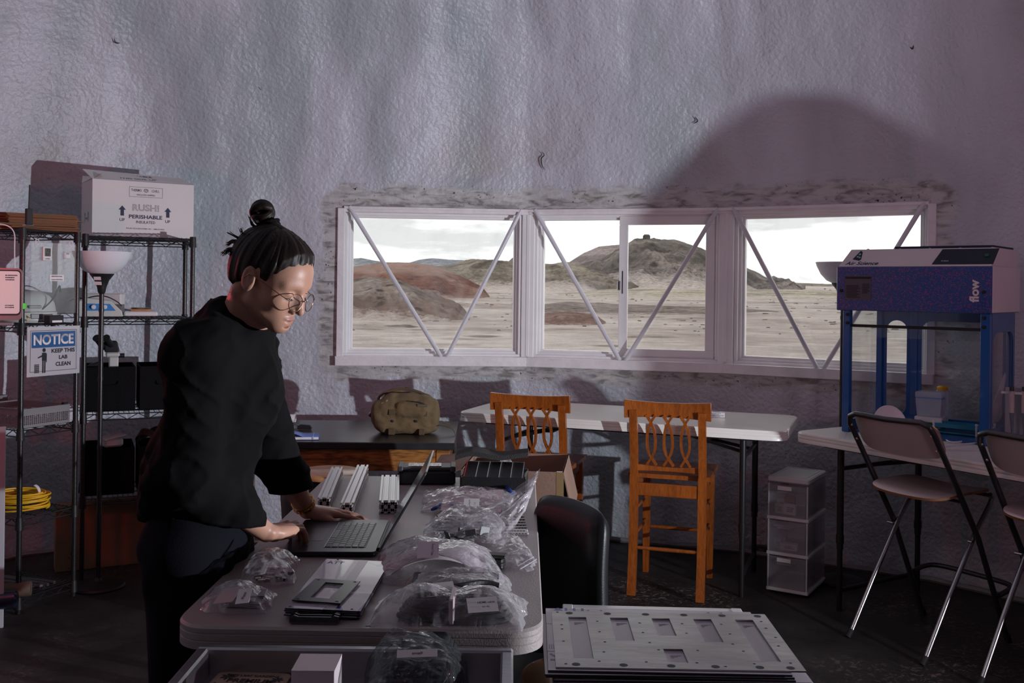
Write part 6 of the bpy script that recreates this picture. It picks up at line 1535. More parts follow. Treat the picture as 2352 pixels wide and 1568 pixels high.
# neckband rib and raglan seam
def ringpts(c, r1, r2, a1, a2, n=40): return [c+a1*r1*math.cos(t)+a2*r2*math.sin(t) for t in np.linspace(0, 2*PI, n, endpoint=False)]
nd = (HC-NB); nd = nd/np.linalg.norm(nd); n1 = fwd-nd*(fwd@nd); n1 /= np.linalg.norm(n1); n2 = np.cross(nd, n1)
b = MB(); b.tube(ringpts(NB+up*.020+fwd*.006, .066, .062, n1, n2), .0100, 10, closed=True); b.build('neckband', mshirt, sh, smooth='all')
# ---- trousers
q_ = SDF(np.arange(-1.04, -.60, .0075), np.arange(2.12, 2.82, .0075), np.arange(.04, 1.10, .0075))
q_.cone(PEL+up*.09, PEL-up*.02, .108, .112, .04); q_.ell(PEL-fwd*.012-up*.03, (.108, .152, .12), np.array([fwd, sh_dir, up]), .04)
for a, b_, c in ((hipn, knn, ann), (hipf, knf, anf)): q_.cone(a, b_, .105, .082, .04); q_.cone(b_, c, .082, .068, .03)
X, Y, Z = np.meshgrid(q_.xs, q_.ys, q_.zs, indexing='ij'); m_ = np.abs(q_.D) < .03
q_.D[m_] += (.006*vnoise(X[m_]*20, Y[m_]*20, Z[m_]*13)).astype(np.float32)
V3, F3 = q_.mesh(); V3 = relax(V3, F3, 2, .4); tro = link_mesh('trousers', V3, np.ascontiguousarray(F3), mtrou, None, 'all'); tro.parent = person
for a in (ann, anf):
    b = MB(); s0 = SDF(np.arange(a[0]-.12, a[0]+.24, .007), np.arange(a[1]-.16, a[1]+.16, .007), np.arange(-.01, .16, .007))
    s0.cone(a+up*.0, a-up*.045, .044, .042, .02); s0.cone(a-up*.045-fwd*.03, a-up*.05+fwd*.12, .036, .030, .02); s0.op(lambda X_, Y_, Z_: Z_-.001, (-3, 0, -1), (3, 5, .02), .002, 's')
    Va, Fa = s0.mesh(); o = link_mesh('shoe', Va, np.ascontiguousarray(Fa), M['rubber'], None, 'all'); o.parent = person
# ---- hair: cap, strands, bun
h_ = SDF(np.arange(HC[0]-.17, HC[0]+.17, .0028), np.arange(HC[1]-.14, HC[1]+.14, .0028), np.arange(HC[2]-.12, HC[2]+.24, .0028))
h_.ell(hd(-.014, 0, .041), (.100*HS, .077*HS, .084*HS), AX, .02); h_.ell(hd(.040, 0, .035), (.056, .064, .062), AX, .03)
h_.ell(hd(-.060, 0, -.012), (.030, .046, .042), AX, .03)
X, Y, Z = np.meshgrid(h_.xs, h_.ys, h_.zs, indexing='ij')
P = np.stack([X-HC[0], Y-HC[1], Z-HC[2]], 0)/HS; f_ = np.tensordot(Fv, P, 1); u_ = np.tensordot(Uv, P, 1); sd_ = np.tensordot(Sv, P, 1)
lim = np.interp(f_, [-.13, -.085, -.045, -.024, .002, .016, .028, .040, .055, .070, .085, .12], [-.065, -.062, -.052, -.018, .034, .014, .008, .026, .054, .076, .087, .096]).astype(np.float32)
lim = lim+.004*vnoise(f_*120, u_*60, sd_*50)
bunc = hd(-.034, 0, .128)
# strands run back and up toward the bun: ridges along lines radiating from the bun
bx_ = X-bunc[0]; by_ = Y-bunc[1]; bz_ = Z-bunc[2]; q1 = (bx_*Sv[0]+by_*Sv[1]+bz_*Sv[2]); q2 = (bx_*Fv[0]+by_*Fv[1]+bz_*Fv[2]); q3 = (bx_*Uv[0]+by_*Uv[1]+bz_*Uv[2])
angs = np.arctan2(q1, q2); rad_ = np.sqrt(q1**2+q2**2+q3**2)
nr = np.abs(h_.D) < .02
h_.D[nr] += (.0022*vnoise(angs[nr]*16, rad_[nr]*9, 1.1)+.0014*vnoise(angs[nr]*42, rad_[nr]*14, 4.1)).astype(np.float32)
thk = np.clip((u_-lim)*.30-.0008, -.006, .0075+.003*np.clip((u_-.06)/.06, 0, 1)).astype(np.float32); h_.D = h_.D-thk
V4, F4 = h_.mesh(); V4 = relax(V4, F4, 1, .3); hair = link_mesh('hair', V4, np.ascontiguousarray(F4), mhair, None, 'all'); hair.parent = person
# bun: coiled locks
b = MB(); r_ = random.Random(11); bc = np.array(PY(603, 487, 2.44)); bup = np.array([-.22, 0, 1.0]); bup /= np.linalg.norm(bup); bx1_ = np.array([1, 0, .22]); bx1_ /= np.linalg.norm(bx1_); by1_ = np.cross(bup, bx1_)
for k in range(22):
    tl = r_.uniform(-1.1, 1.1); a0 = r_.uniform(0, 6.3); R1 = .0215*(1+.12*r_.uniform(-1, 1)); P_ = []
    for a in np.linspace(0, 2*PI*.85, 18):
        x = math.cos(a+a0); y = math.sin(a+a0)
        P_.append(bc+bx1_*x*R1+ (bup*math.cos(tl)+by1_*math.sin(tl))*y*R1*1.05+by1_*r_.uniform(-.001, .001))
    b.tube(bez(P_, 34), .0078*r_.uniform(.7, 1.1), 7)
b.build('bun', mhair, hair, smooth='all')
b = MB(); sc_ = np.array(PY(622, 517, 2.44))
for k in range(4): b.tube(ringpts(sc_+bup*(-.006+.005*k), .0185+.0015*(k % 2), .0185, bx1_, by1_, 20), .0045, 8, closed=True)
b.build('hair_tie', M['fabric_black'], hair, smooth='all')
b = MB(); b.tube([hd(-.020, 0, .095), hd(-.030, 0, .112), sc_, bc], [.040, .028, .0165, .016], 14); b.build('hair_root', mhair, hair, smooth='all')
# loose strands at the back and nape
b = MB(); r_ = random.Random(21)
def strand(a, mid, e, r0=.0024, n=1, sp=.003):
    for k in range(n):
        j = lambda s: np.array([r_.uniform(-s, s) for _ in range(3)])
        P_ = bez([np.array(a)+j(sp*.5), np.array(mid)+j(sp), np.array(e)+j(sp*1.3)], 14); m = len(P_); b.tube(P_, [r0*(1-.75*i/(m-1)) for i in range(m)], 5)
for (a, m_, e, nn_) in (((556, 588), (532, 572), (511, 583), 14), ((560, 580), (540, 554), (521, 562), 12), ((568, 570), (548, 548), (526, 535), 9), ((575, 548), (560, 540), (552, 524), 7), ((560, 590), (536, 586), (524, 576), 8),
                      ((555, 600), (536, 608), (532, 622), 10), ((553, 610), (540, 630), (545, 648), 10), ((590, 525), (578, 512), (573, 494), 6), ((597, 520), (588, 510), (583, 505), 5), ((560, 640), (548, 660), (532, 675), 8), ((575, 650), (560, 672), (545, 682), 6), ((585, 655), (572, 680), (575, 700), 5)):
    strand(PY(a[0], a[1], 2.40+r_.uniform(-.03, .04)), PY(m_[0], m_[1], 2.40), PY(e[0], e[1], 2.40+r_.uniform(-.03, .03)), .0017, int(nn_*1.6), .0042)
o = b.build('loose_strands', mhair, hair, smooth='all'); o['kind'] = 'stuff'
# eyebrows and lashes
b = MB()
for sg in (1, -1):
    for k in range(26):
        t_ = k/25; p0 = hd(.0985-.022*t_**1.5, sg*(.014+.036*t_), .0290+.006*math.sin(t_*PI*.8)-.002*t_); dd = (Sv*sg*.8+Uv*(.35-.5*t_)-Fv*.3); b.tube([p0, p0+dd*.007], [.0011, .0004], 4)
b.build('eyebrows', mhair, person)['kind'] = 'stuff'
b = MB()
for sg in (1, -1):
    P_ = [hd(.0930-.0045*abs(t_)**1.5-.004*(t_+1)/2, sg*(.0315+.0135*t_), -.0012-.0016*(1-t_*t_)) for t_ in np.linspace(-1, 1, 14)]
    b.tube(P_, .0009, 5)
    for p_ in P_[1:]: p_ = np.array(p_); b.tube([p_, p_+Fv*.006-Uv*.004+Sv*sg*.001], [.0006, .0002], 4)
b.build('eyelashes', M['ink'], person)['kind'] = 'stuff'
# glasses
gl_t = bpy.data.objects.new('glasses', None); COL.objects.link(gl_t); gl_t.parent = person
mgold = mat('wire_frame', (.42, .27, .18), .25, metal=1)
b = MB()
for sg in (1, -1):
    c = hd(.110, sg*.0330, -.004); a1 = Sv*sg*.985-Fv*.17; a2_ = Uv*.97-Fv*.22
    b.tube(ringpts(c, .0235, .0215, a1, a2_, 40), .0011, 6, closed=True)
b.tube([hd(.1125, .010, .000), hd(.117, .004, .004), hd(.117, -.004, .004), hd(.1125, -.010, .000)], .0010, 6)
for sg in (1, -1): b.tube(bez([hd(.1065, sg*.0565, .002), hd(.094, sg*.069, .004), hd(.05, sg*.0775, .010), hd(.0, sg*.086, .016), hd(-.014, sg*.087, .004), hd(-.018, sg*.084, -.008)], 30), .0010, 6)
b.build('frame', mgold, gl_t, smooth='all')
for sg in (1, -1):
    c = hd(.110, sg*.0330, -.004); a1 = Sv*sg*.985-Fv*.17; a2_ = Uv*.97-Fv*.22; b = MB()
    P_ = ringpts(c, .0230, .0210, a1, a2_, 32); b.add(P_, [tuple(range(32))]); b.build('lens', mg, gl_t)
# bracelet on the far wrist
b = MB(); wd_ = (WRf-ELf)/np.linalg.norm(WRf-ELf); wc = WRf-wd_*.028; n1 = np.cross(wd_, up); n1 /= np.linalg.norm(n1); n2 = np.cross(wd_, n1)
br_ = bpy.data.objects.new('bracelet', None); COL.objects.link(br_); br_.parent = person
for k in range(20):
    a = 2*PI*k/20; c = wc+n1*math.cos(a)*.0325+n2*math.sin(a)*.0300; tdir = -n1*math.sin(a)+n2*math.cos(a); rd_ = n1*math.cos(a)+n2*math.sin(a)
    b = MB(); b.obox(c, tdir*.0042, wd_*.0058, rd_*.0016, .0008); b.build('link', M['gold'], br_)
b = MB(); wc2 = wc-wd_*.014+up*.001; b.tube(ringpts(wc2, .0325, .030, n1, n2, 30), .0014, 6, closed=True); b.build('bangle', M['gold'], br_, smooth='all')
# ------------------------------------------------------------------ things on the work table
# laptop
l0 = PZ(862, 1279, TZ+.002); l1 = PZ(893, 1204, TZ+.002); al = math.atan2(l1.y-l0.y, l1.x-l0.x)-PI/2
t = thing('laptop', 'open dark grey laptop the person is typing on', 'laptop', (l0.x, l0.y, TZ+.001), al)
LD, LW = .240, .350       # local: x from hinge (0) to the user (-LD); y along the hinge
b = MB(); b.prism(rrect(LD, LW, .012, 5, -LD/2, LW/2), (0, 0, .003), (1, 0, 0), (0, 1, 0), (0, 0, .011)); b.build('base', mat('space_grey', (.045, .046, .05), .34, metal=.75), t, bevel=.0015)
b = MB(); b.prism(rrect(.105, .268, .004, 3, -.030-.0525, LW/2), (0, 0, .0141), (1, 0, 0), (0, 1, 0), (0, 0, .0004)); b.build('key_well', M['black_plastic'], t)
b = MB()
for (x0, x1, y0, y1) in ((-.030-.107, -.030-.1055, .04, LW-.04),): b.box(x0, x1, y0, y1, .0141, .0152)
b.build('well_edge', M['alu'], t)
mkey = mat('key_black', (.014, .015, .016), .32)
rows = 6; kp = .0172
for r in range(rows):
    x1 = -.034-r*kp; x0 = x1-(.0145)
    n_ = 14; y = .043
    if r == 5: ws = [1, 1, 1, 1.2, 5.2, 1.2, 1, .9, .9, .9]
    elif r == 4: ws = [2.3]+[1]*10+[2.3]
    elif r == 3: ws = [1.8]+[1]*11+[1.8]
    elif r == 2: ws = [1.5]+[1]*12+[1.1]
    elif r == 1: ws = [1]*13+[1.6]
    else: ws = [1.4]+[1.015]*13
    tot = sum(ws); yy = LW-.043
    for w_ in ws:
        L_ = w_/tot*(LW-.086); b = MB(); b.box(x0, x1, yy-L_+.0012, yy-.0012, .0143, .0157, .0006); b.build('key', mkey, t); yy -= L_
b = MB(); b.prism(rrect(.078, .135, .005, 3, -.148-.042, LW/2), (0, 0, .0141), (1, 0, 0), (0, 1, 0), (0, 0, .0002)); b.build('trackpad', mat('trackpad', (.05, .051, .055), .28, metal=.5), t)
for yy_, hh in ((-.0, 0),): pass
b = MB()
for x in (-.03, -.055, -.09, -.115): b.box(x-.005, x+.005, -.0006, .001, .006, .009)
b.build('ports', M['ink'], t)
b = MB(); b.tube([(.004, .03, .012), (.004, LW-.03, .012)], .0055, 12); b.build('hinge', M['black_plastic'], t, smooth=True)
th1 = R(30); lx, lz = math.sin(th1), math.cos(th1); sl = MB()
sl.prism(rrect(.238, LW, .012, 5, .119, LW/2), (.006, 0, .012), (lx, 0, lz), (0, 1, 0), (lz*.0045, 0, -lx*.0045)); lid = sl.build('lid', mat('lid_grey', (.20, .20, .21), .28, metal=.9), t, bevel=.001)
sl = MB(); sl.prism(rrect(.228, LW-.010, .009, 4, .119, LW/2), (.006-lz*.0004, 0, .012+lx*.0004), (lx, 0, lz), (0, 1, 0), (-lz*.0006, 0, lx*.0006)); 
ms = mat('screen_glass', (.01, .01, .012), .05, emit=(.75, .78, .9), estr=.0); sl.build('bezel', ms, lid)
sl = MB(); sl.add([(.006-lz*.0014+lx*a, c, .012+lx*.0014+lz*a) for a, c in ((.012, .010), (.012, LW-.010), (.230, LW-.010), (.230, .010))], [(0, 1, 2, 3)]); sl.build('screen', mat('screen_lit', (.02, .02, .02), .08, emit=(.85, .88, 1.0), estr=.02), lid)

# aluminium extrusions
def tslot(sz=.02, u=1, v=1):
    """outline of one 20 mm T-slot bar with four grooves"""
    h = sz/2; a, c, e = .0031*sz/.02, .0055*sz/.02, .0018*sz/.02; d = h-.0062*sz/.02
    q = [(h, h), (a, h), (a, h-e), (c, h-e), (c, h-e-.0012), (a*.75, d), (-a*.75, d), (-c, h-e-.0012), (-c, h-e), (-a, h-e), (-a, h), (-h, h)]
    out = []
    for k in range(4):
        cs, sn = [(1, 0), (0, 1), (-1, 0), (0, -1)][k]
        for (x, y) in q[:-1]: out.append((x*cs-y*sn, x*sn+y*cs))
    return out
OUT = tslot()
def extr_bar(label, a, e, ix, iz, grp, yend=0):
    a, e = Vector(a), Vector(e); d = (e-a); L = d.length; rz = math.atan2(d.y, d.x)-PI/2
    off = Matrix.Rotation(rz, 4, 'Z') @ Vector((ix*.0202, yend, 0))
    t = thing('aluminium_extrusion', label, 'metal profile', (a.x+off.x, a.y+off.y, TZ+.0012+iz*.0202), rz, grp)
    b = MB(); b.prism([(-x, z) for x, z in OUT], (0, 0, .010), (1, 0, 0), (0, 0, 1), (0, L-abs(yend), 0)); o = b.build('profile', M['alu'], t)
    for z_ in (0, L-abs(yend)):
        b = MB(); b.lathe([(.0, .0004 if z_ == 0 else -.0), (.0023, .0004)], (0, z_-.0002 if z_ == 0 else z_+.0002, .010), 12, (0, -1 if z_ == 0 else 1, 0)); b.build('bore', M['ink'], t)
    return t
G1a, G1b = PZ(737, 1172, TZ), PZ(768, 1098, TZ)
pos = ['lower left bar', 'lower right bar', 'upper left bar', 'upper right bar']
for k, (ix, iz) in enumerate(((0, 0), (1, 0), (0, 1), (1, 1))): extr_bar('slotted aluminium bar, %s of the leftmost bundle above the hand' % pos[k], G1a, G1b, ix, iz, 'aluminium bars in the leftmost bundle')
G2a, G2b = PZ(789, 1186, TZ), PZ(827, 1093, TZ)
for k, (ix, iz) in enumerate(((0, 0), (1, 0), (0, 1), (1, 1))): extr_bar('slotted aluminium bar, %s of the middle bundle, the longest' % pos[k], G2a, G2b, ix, iz, 'aluminium bars in the middle bundle')
G3a, G3b = PZ(878, 1180, TZ), PZ(883, 1118, TZ)
for k, (ix, iz) in enumerate(((0, 0), (1, 0), (2, 0), (0, 1), (1, 1), (2, 1))): extr_bar('slotted aluminium bar, %s %s of the short bundle left of the laptop screen' % (['lower', 'upper'][iz], ['left', 'middle', 'right'][ix]), G3a, G3b, ix, iz, 'aluminium bars in the short bundle')
# small slotted rails under the large bag
for k in range(7):
    y = 1186+k*6.3; a = PZ(1024-k*5.2, y, TZ+.004); e = PZ(1204+k*1.6, y+1, TZ+.004)
    t = thing('slotted_rail', 'small punched metal rail, %s of the row under the big bag' % ['farthest', 'second farthest', 'third farthest', 'middle', 'third nearest', 'second nearest', 'nearest'][k], 'rail', (a.x, a.y, TZ+.0008), math.atan2(e.y-a.y, e.x-a.x), 'punched rails under the bags')
    L = (e-a).length; b = MB(); b.box(0, L, 0, .012, 0, .006, .0008); b.build('strip', M['alu_end'], t)
    flat_rects([(x, x+.004, .0018, .0042) for x in np.arange(.004, L-.005, .0085)], M['ink'], t, (0, 0, 0), (1, 0, 0), (0, 0, 1), 'slots')
# black instrument case and parts organiser
c = PZ(913, 1114, TZ); e = PZ(1046, 1114, TZ)
t = thing('instrument_case', 'long black case with a clear lid label at the far end of the table', 'case', (c.x, c.y, TZ+.001), math.atan2(e.y-c.y, e.x-c.x)); W_ = (e-c).length
b = MB(); b.box(0, W_, 0, .10, 0, .046, .006); b.build('body', M['black_plastic'], t)
b = MB(); b.box(.004, W_-.004, .004, .096, .047, .060, .004); ld = b.build('lid', M['dark_gray'], t)
b = MB(); b.box(.035, W_-.05, .02, .08, .0602, .0625); b.build('foil_label', mat('foil', (.45, .42, .42), .12, metal=.6, bump=.8, bscale=60, bdist=.01), ld)
for x in (.0, W_-.018): b = MB(); b.box(x, x+.018, -.003, .10, .044, .064, .003); b.build('latch', M['dark_gray'], t)
c = PZ(1056, 1130, TZ); e = PZ(1208, 1134, TZ)
t = thing('parts_organiser', 'open black parts organiser with dividers and a grey foam lid pad', 'organiser', (c.x, c.y, TZ+.001), math.atan2(e.y-c.y, e.x-c.x)); W_ = (e-c).length
b = MB(); b.box(0, W_, 0, .13, 0, .012, .003); b.box(0, W_, 0, .006, .012, .052, .002); b.box(0, W_, .124, .13, .012, .060, .002); b.box(0, .008, 0, .13, .012, .056, .002); b.box(W_-.008, W_, 0, .13, .012, .056, .002); b.build('tray', M['black_plastic'], t)
b = MB(); b.hexa([(.006, .000, .050), (W_-.006, .0, .050), (W_-.006, .006, .050), (.006, .006, .050), (.010, .115, .084), (W_-.012, .115, .084), (W_-.012, .12, .084), (.010, .12, .084)]); b.build('insert', M['black_plastic'], t)
for k in range(6):
    x = .012+(W_-.026)*k/5; b = MB(); b.hexa([(x, -.002, .054), (x+.0016, -.002, .054), (x+.0016, .002, .050), (x, .002, .050), (x, .110, .087), (x+.0016, .110, .087), (x+.0016, .118, .084), (x, .118, .084)]); b.build('divider', M['alu'] if k else mat('divider_red', (.35, .02, .03), .4), t)
V, Fc = [], []; n_ = 24
for i in range(n_+1):
    x = -.03+(W_+.03)*i/n_; z = .098+.006*math.sin(i*.32)-.010*max(0, 1-i/5)**1
    V += [(x, .10, z), (x, .16, z+.006), (x, .16, z+.022), (x, .10, z+.016)]
for i in range(n_):
    for k in range(4): Fc.append((i*4+k, i*4+(k+1) % 4, i*4+4+(k+1) % 4, i*4+4+k))
Fc += [(3, 2, 1, 0), (n_*4, n_*4+1, n_*4+2, n_*4+3)]
MB().add(V, Fc).build('foam_pad', mat('foam_grey', (.035, .034, .034), .95, bump=1, bscale=260, bdist=.004), t, smooth=True)
# panel stack with film, black bezel plate, multitool
mfilm = mat('film_sheet', (.52, .50, .58), .10, coat=.6); n, p = nodes_of(mfilm)
ob = add(n, 'ShaderNodeTexCoord').outputs['Object']; mp = add(n, 'ShaderNodeMapping', {0: ob}); mp.inputs['Scale'].default_value = (9, 2.2, 1)
zf = add(n, 'ShaderNodeTexNoise', {'Vector': mp.outputs[0], 'Scale': 2.0, 'Detail': 2, 'Distortion': 1.5})
n.links.new(ramp(n, zf.outputs['Fac'], (.60, (.56, .53, .60)), (.645, (.07, .08, .24))), p.inputs['Base Color'])
s0 = PZ(652, 1406, TZ+.014); s1_ = PZ(826, 1410, TZ+.014); s2_ = PZ(870, 1290, TZ+.014); ast = math.atan2(s1_.y-s0.y, s1_.x-s0.x); SW = (s1_-s0).length; SD_ = (s2_-s1_).length
for k in range(4):
    t = thing('covered_board', 'film-covered board, %s of the small stack in front of the laptop' % ['bottom one', 'second from the bottom', 'third from the bottom', 'top one, with blue print'][k], 'board', (s0.x+.002*(k % 2), s0.y+.0015*((k*2) % 3), TZ+.0035+k*.0043), ast, 'film-covered boards on the work table')
    t.rotation_euler = (-.012, .022, ast); t.location.z += .0035
    b = MB(); b.box(0, SW, 0, SD_, 0, .0030, .0004); b.build('plate', M['black_plastic'], t)
    b = MB(); b.box(.0005, SW-.0005, .0005, SD_-.0005, .0030, .0037); fl_o = b.build('film', mfilm, t)
    if k == 3:
        lettering([('ATT', .030, SD_-.030, .040, .020, .01)], mat('film_ink', (.10, .11, .30), .4), t, (0, 0, .0037), (1, 0, 0), (0, 1, 0))
        b = MB(); b.box(SW*.52, SW*.66, .0, SD_, .0037, .0041); b.build('film_overlap', mat('film_haze', (.42, .38, .44), .25), t)
        for (x, y) in ((.008, .010), (SW-.020, .010), (.030, SD_-.006)): b = MB(); b.lathe([(0, .0005), (.003, .0005)], (x, y, .0037), 12); b.build('hole', M['ink'], t)
b0 = PZ(670, 1387, TZ+.02); b1 = PZ(782, 1391, TZ+.02); b3 = PZ(738, 1312, TZ+.02); abz = math.atan2(b1.y-b0.y, b1.x-b0.x)
t = thing('bezel_plate', 'black plate with a rectangular cut-out lying on the film-covered panels', 'plate', (b0.x, b0.y, TZ+.0262), abz-R(2)); t.rotation_euler = (-.012, .022, abz-R(2)); bw, bh = (b1-b0).length, .165
b = MB(); b.plate_holes(0, bw, 0, bh, 0, .0028, [(bw*.30, bw*.70, bh*.16, bh*.84)]); b.build('plate', mat('bezel_black', (.012, .013, .015), .25), t, bevel=.0006)
for (x, y) in ((.010, .010), (bw-.010, .010), (.010, bh-.010), (bw-.010, bh-.010)): b = MB(); b.lathe([(0, .0003), (.0035, .0003)], (x, y, .0028), 14); b.build('hole', M['ink'], t)
c = PZ(664, 1434, TZ); e = PZ(778, 1436, TZ)
t = thing('multitool', 'folded steel multitool lying at the near edge of the table', 'tool', (c.x, c.y, TZ+.001), math.atan2(e.y-c.y, e.x-c.x)); W_ = (e-c).length
mt = mat('tool_steel', (.16, .15, .15), .25, metal=1)
for (y0, y1, z0, z1) in ((0, .005, .0, .018), (.005, .010, .001, .016), (.010, .015, 0, .019), (.015, .021, .001, .016), (.021, .026, 0, .018)): b = MB(); b.prism([(0, z0+.003), (.006, z0), (W_-.006, z0), (W_, z0+.003), (W_, z1-.002), (W_-.01, z1), (W_-.016, z1-.003), (.018, z1-.003), (.010, z1), (0, z1-.003)], (0, y1, 0), (1, 0, 0), (0, 0, 1), (0, -(y1-y0-.0006), 0)); b.build('blade', mt, t)
for x in (.008, W_-.008): b = MB(); b.tube([(x, -.001, .010), (x, .027, .010)], .0045, 12); b.build('pivot', mt, t, smooth=True)
lettering([('LIFETIME', 0, 0, .075, .008, .01)], mat('moulded', (.42, .37, .36), .5), main_table, PZ(823, 1437, TZ), (1, 0, 0), (0, 1, 0), world=True, lift=.0006)

# ------------------------------------------------------------------ clear plastic bags
def bag_mat(name, tint=(.86, .84, .86), base=.10, mx=.75):
    m = bpy.data.materials.new(name); m.use_nodes = True; n = m.node_tree; n.nodes.clear()
    ob = add(n, 'ShaderNodeTexCoord').outputs['Object']
    z1 = add(n, 'ShaderNodeTexNoise', {'Vector': ob, 'Scale': 26, 'Detail': 3, 'Distortion': 1.8}); z2 = add(n, 'ShaderNodeTexVoronoi', {'Vector': ob, 'Scale': 34}, feature='DISTANCE_TO_EDGE')
    hh = add(n, 'ShaderNodeMath', {0: z1.outputs['Fac'], 1: add(n, 'ShaderNodeMath', {0: z2.outputs['Distance'], 1: -.8}, operation='MULTIPLY').outputs[0]}, operation='ADD')
    bu = add(n, 'ShaderNodeBump', {'Strength': .7, 'Distance': .008, 'Height': hh.outputs[0]})
    tr = add(n, 'ShaderNodeBsdfTransparent', {'Color': (.95, .94, .96, 1)}); df = add(n, 'ShaderNodeBsdfDiffuse', {'Color': (*tint, 1), 'Normal': bu.outputs[0]}); tl = add(n, 'ShaderNodeBsdfTranslucent', {'Color': (*tint, 1)})
    gl = add(n, 'ShaderNodeBsdfGlossy', {'Roughness': .12, 'Normal': bu.outputs[0]})
    lw = add(n, 'ShaderNodeLayerWeight', {'Blend': .30, 'Normal': bu.outputs[0]})
    a1 = add(n, 'ShaderNodeMixShader', {0: .4, 1: df.outputs[0], 2: tl.outputs[0]})
    fc = add(n, 'ShaderNodeMapRange', {0: lw.outputs['Facing'], 1: .0, 2: 1, 3: base, 4: mx}); m1 = add(n, 'ShaderNodeMixShader', {0: fc.outputs[0], 1: tr.outputs[0], 2: a1.outputs[0]})
    f2 = fresnel(n, 1.0, .06, bu.outputs[0])
    m2 = add(n, 'ShaderNodeMixShader', {0: f2.outputs[0], 1: m1.outputs[0], 2: gl.outputs[0]}); n.links.new(m2.outputs[0], add(n, 'ShaderNodeOutputMaterial').inputs[0])
    return m
MBAG = bag_mat('clear_bag'); MBAG2 = bag_mat('milky_bag', (.80, .76, .80), .22, .85)
def bag(label, P4, hgt, seed, m=MBAG, zlip=None, rough=1.0, prof=(2.2, 2.2), name='plastic_bag', group='clear plastic bags of parts', lift=None, n=(44, 32), base=TZ, peak=(0, 0)):
    """P4: pixel corners on the table: near-left, near-right, far-right, far-left"""
    C4 = [PZ(x, y, base+.002) for x, y in P4]; o_ = sum(C4, Vector())/4
    t = thing(name, label, 'bag', (o_.x, o_.y, base+.0006), 0, group)
    nu, nv = n; U, Vv = np.meshgrid(np.linspace(0, 1, nu), np.linspace(0, 1, nv), indexing='ij')
    C = np.array([[c.x-o_.x, c.y-o_.y, 0] for c in C4])
    P = (C[0][None, None]*((1-U)*(1-Vv))[..., None]+C[1]*(U*(1-Vv))[..., None]+C[2]*(U*Vv)[..., None]+C[3]*((1-U)*Vv)[..., None])
    ed = np.minimum(np.minimum(U, 1-U), np.minimum(Vv, 1-Vv))
    P[..., 0] += .010*rough*vnoise(Vv*7, U*7, seed)*np.clip(1-ed*7, 0, 1); P[..., 1] += .012*rough*vnoise(U*8, Vv*5, seed+3)*np.clip(1-ed*7, 0, 1)
    uu_, v_ = (U*2-1), (Vv*2-1); sh_ = np.clip(1-np.abs(uu_-peak[0]*(1-uu_**2))**prof[0], 0, 1)*np.clip(1-np.abs(v_-peak[1]*(1-v_**2))**prof[1], 0, 1)
    sh_ = sh_**.75
    cr_n = np.abs(vnoise(P[..., 0]*34+2*vnoise(P[..., 1]*20, 1, seed), P[..., 1]*34, seed+1)); cr2 = vnoise(P[..., 0]*75, P[..., 1]*75, seed+9)
    top = hgt*sh_*(1+.22*vnoise(P[..., 0]*16, P[..., 1]*16, seed+5))+rough*(.0060*(cr_n-.3)+.0028*cr2)*np.clip(sh_*3+.35, 0, 1)+.0035+.007*rough*np.abs(vnoise(U*9, Vv*9, seed+6))*np.clip(1-ed*6, 0, 1)
    if lift is not None: top = top+lift(U, Vv)
    bot = np.full(U.shape, .0006)+(lift(U, Vv) if lift is not None else 0)
    top = np.maximum(top, bot+.0006); top[ed == 0] = bot[ed == 0]+.0015
    A = np.concatenate([P[..., :2], top[..., None]], -1).reshape(-1, 3); B = np.concatenate([P[..., :2], bot[..., None]], -1).reshape(-1, 3); N = nu*nv
    ix = np.arange(N).reshape(nu, nv); q = np.stack([ix[:-1, :-1], ix[1:, :-1], ix[1:, 1:], ix[:-1, 1:]], -1).reshape(-1, 4)
    o = link_mesh('film', A, np.ascontiguousarray(q), m, t, 'all')
    return t, C4, o_
def card_label(t, px, py, w_, h_, rz, lines, z=TZ+.045, m=None, tiltx=0, name='paper_label', tilt=(0, 0, 1)):
    c = PZ(px, py, z); nx = Vector((math.cos(rz), math.sin(rz), 0)); nz_ = Vector(tilt).normalized(); nx = (nx-nz_*nx.dot(nz_)).normalized(); ny = nz_.cross(nx)
    b = MB(); b.obox(c, nx*w_/2, ny*h_/2, nz_*.0004); o = b.build(name, m or M['paper'], t, world=True)
    if lines:
        for (s, x, y, ww, hh) in lines: lettering([(s, x, y, ww, hh, .012)], M['ink'], o, c+nz_*.0004, nx, ny, world=True, lift=.0006)
    return o
# bag 1: pale card and blue parts, far right of the table
t, C4, o_ = bag('clear bag with pale card, label and blue parts, nearest the black organiser', ((968, 1176), (1168, 1184), (1186, 1126), (978, 1128)), .034, 2.2)
cw_ = PZ(1012, 1168, TZ+.02); c2_ = PZ(1150, 1172, TZ+.02); c3_ = PZ(1150, 1122, TZ+.03)
tt = thing('backing_card', 'pale pink card inside the bag of blue parts', 'card', (0, 0, 0)); b = MB(); b.hexa([PZ(1012, 1172, TZ+.012), PZ(1150, 1176, TZ+.012), PZ(1156, 1124, TZ+.030), PZ(1020, 1126, TZ+.030)]+[PZ(1012, 1172, TZ+.014), PZ(1150, 1176, TZ+.014), PZ(1156, 1124, TZ+.032), PZ(1020, 1126, TZ+.032)]); b.build('card', mat('pink_card', (.62, .50, .52), .6), tt)
card_label(t, 1083, 1155, .046, .050, R(0), [], z=TZ+.052, tilt=(0, -.35, 1))
lettering([('Mounting tube', 0, 0, .040, .007, .01), ('(x 5)', 0, -.016, .013, .006, .01)], M['ink'], t, PZ(1078, 1156, TZ+.053), (.0, 1, .35), (-1, 0, 0), world=True, lift=.0008)
mbl = mat('blue_part', (.01, .05, .26), .4)
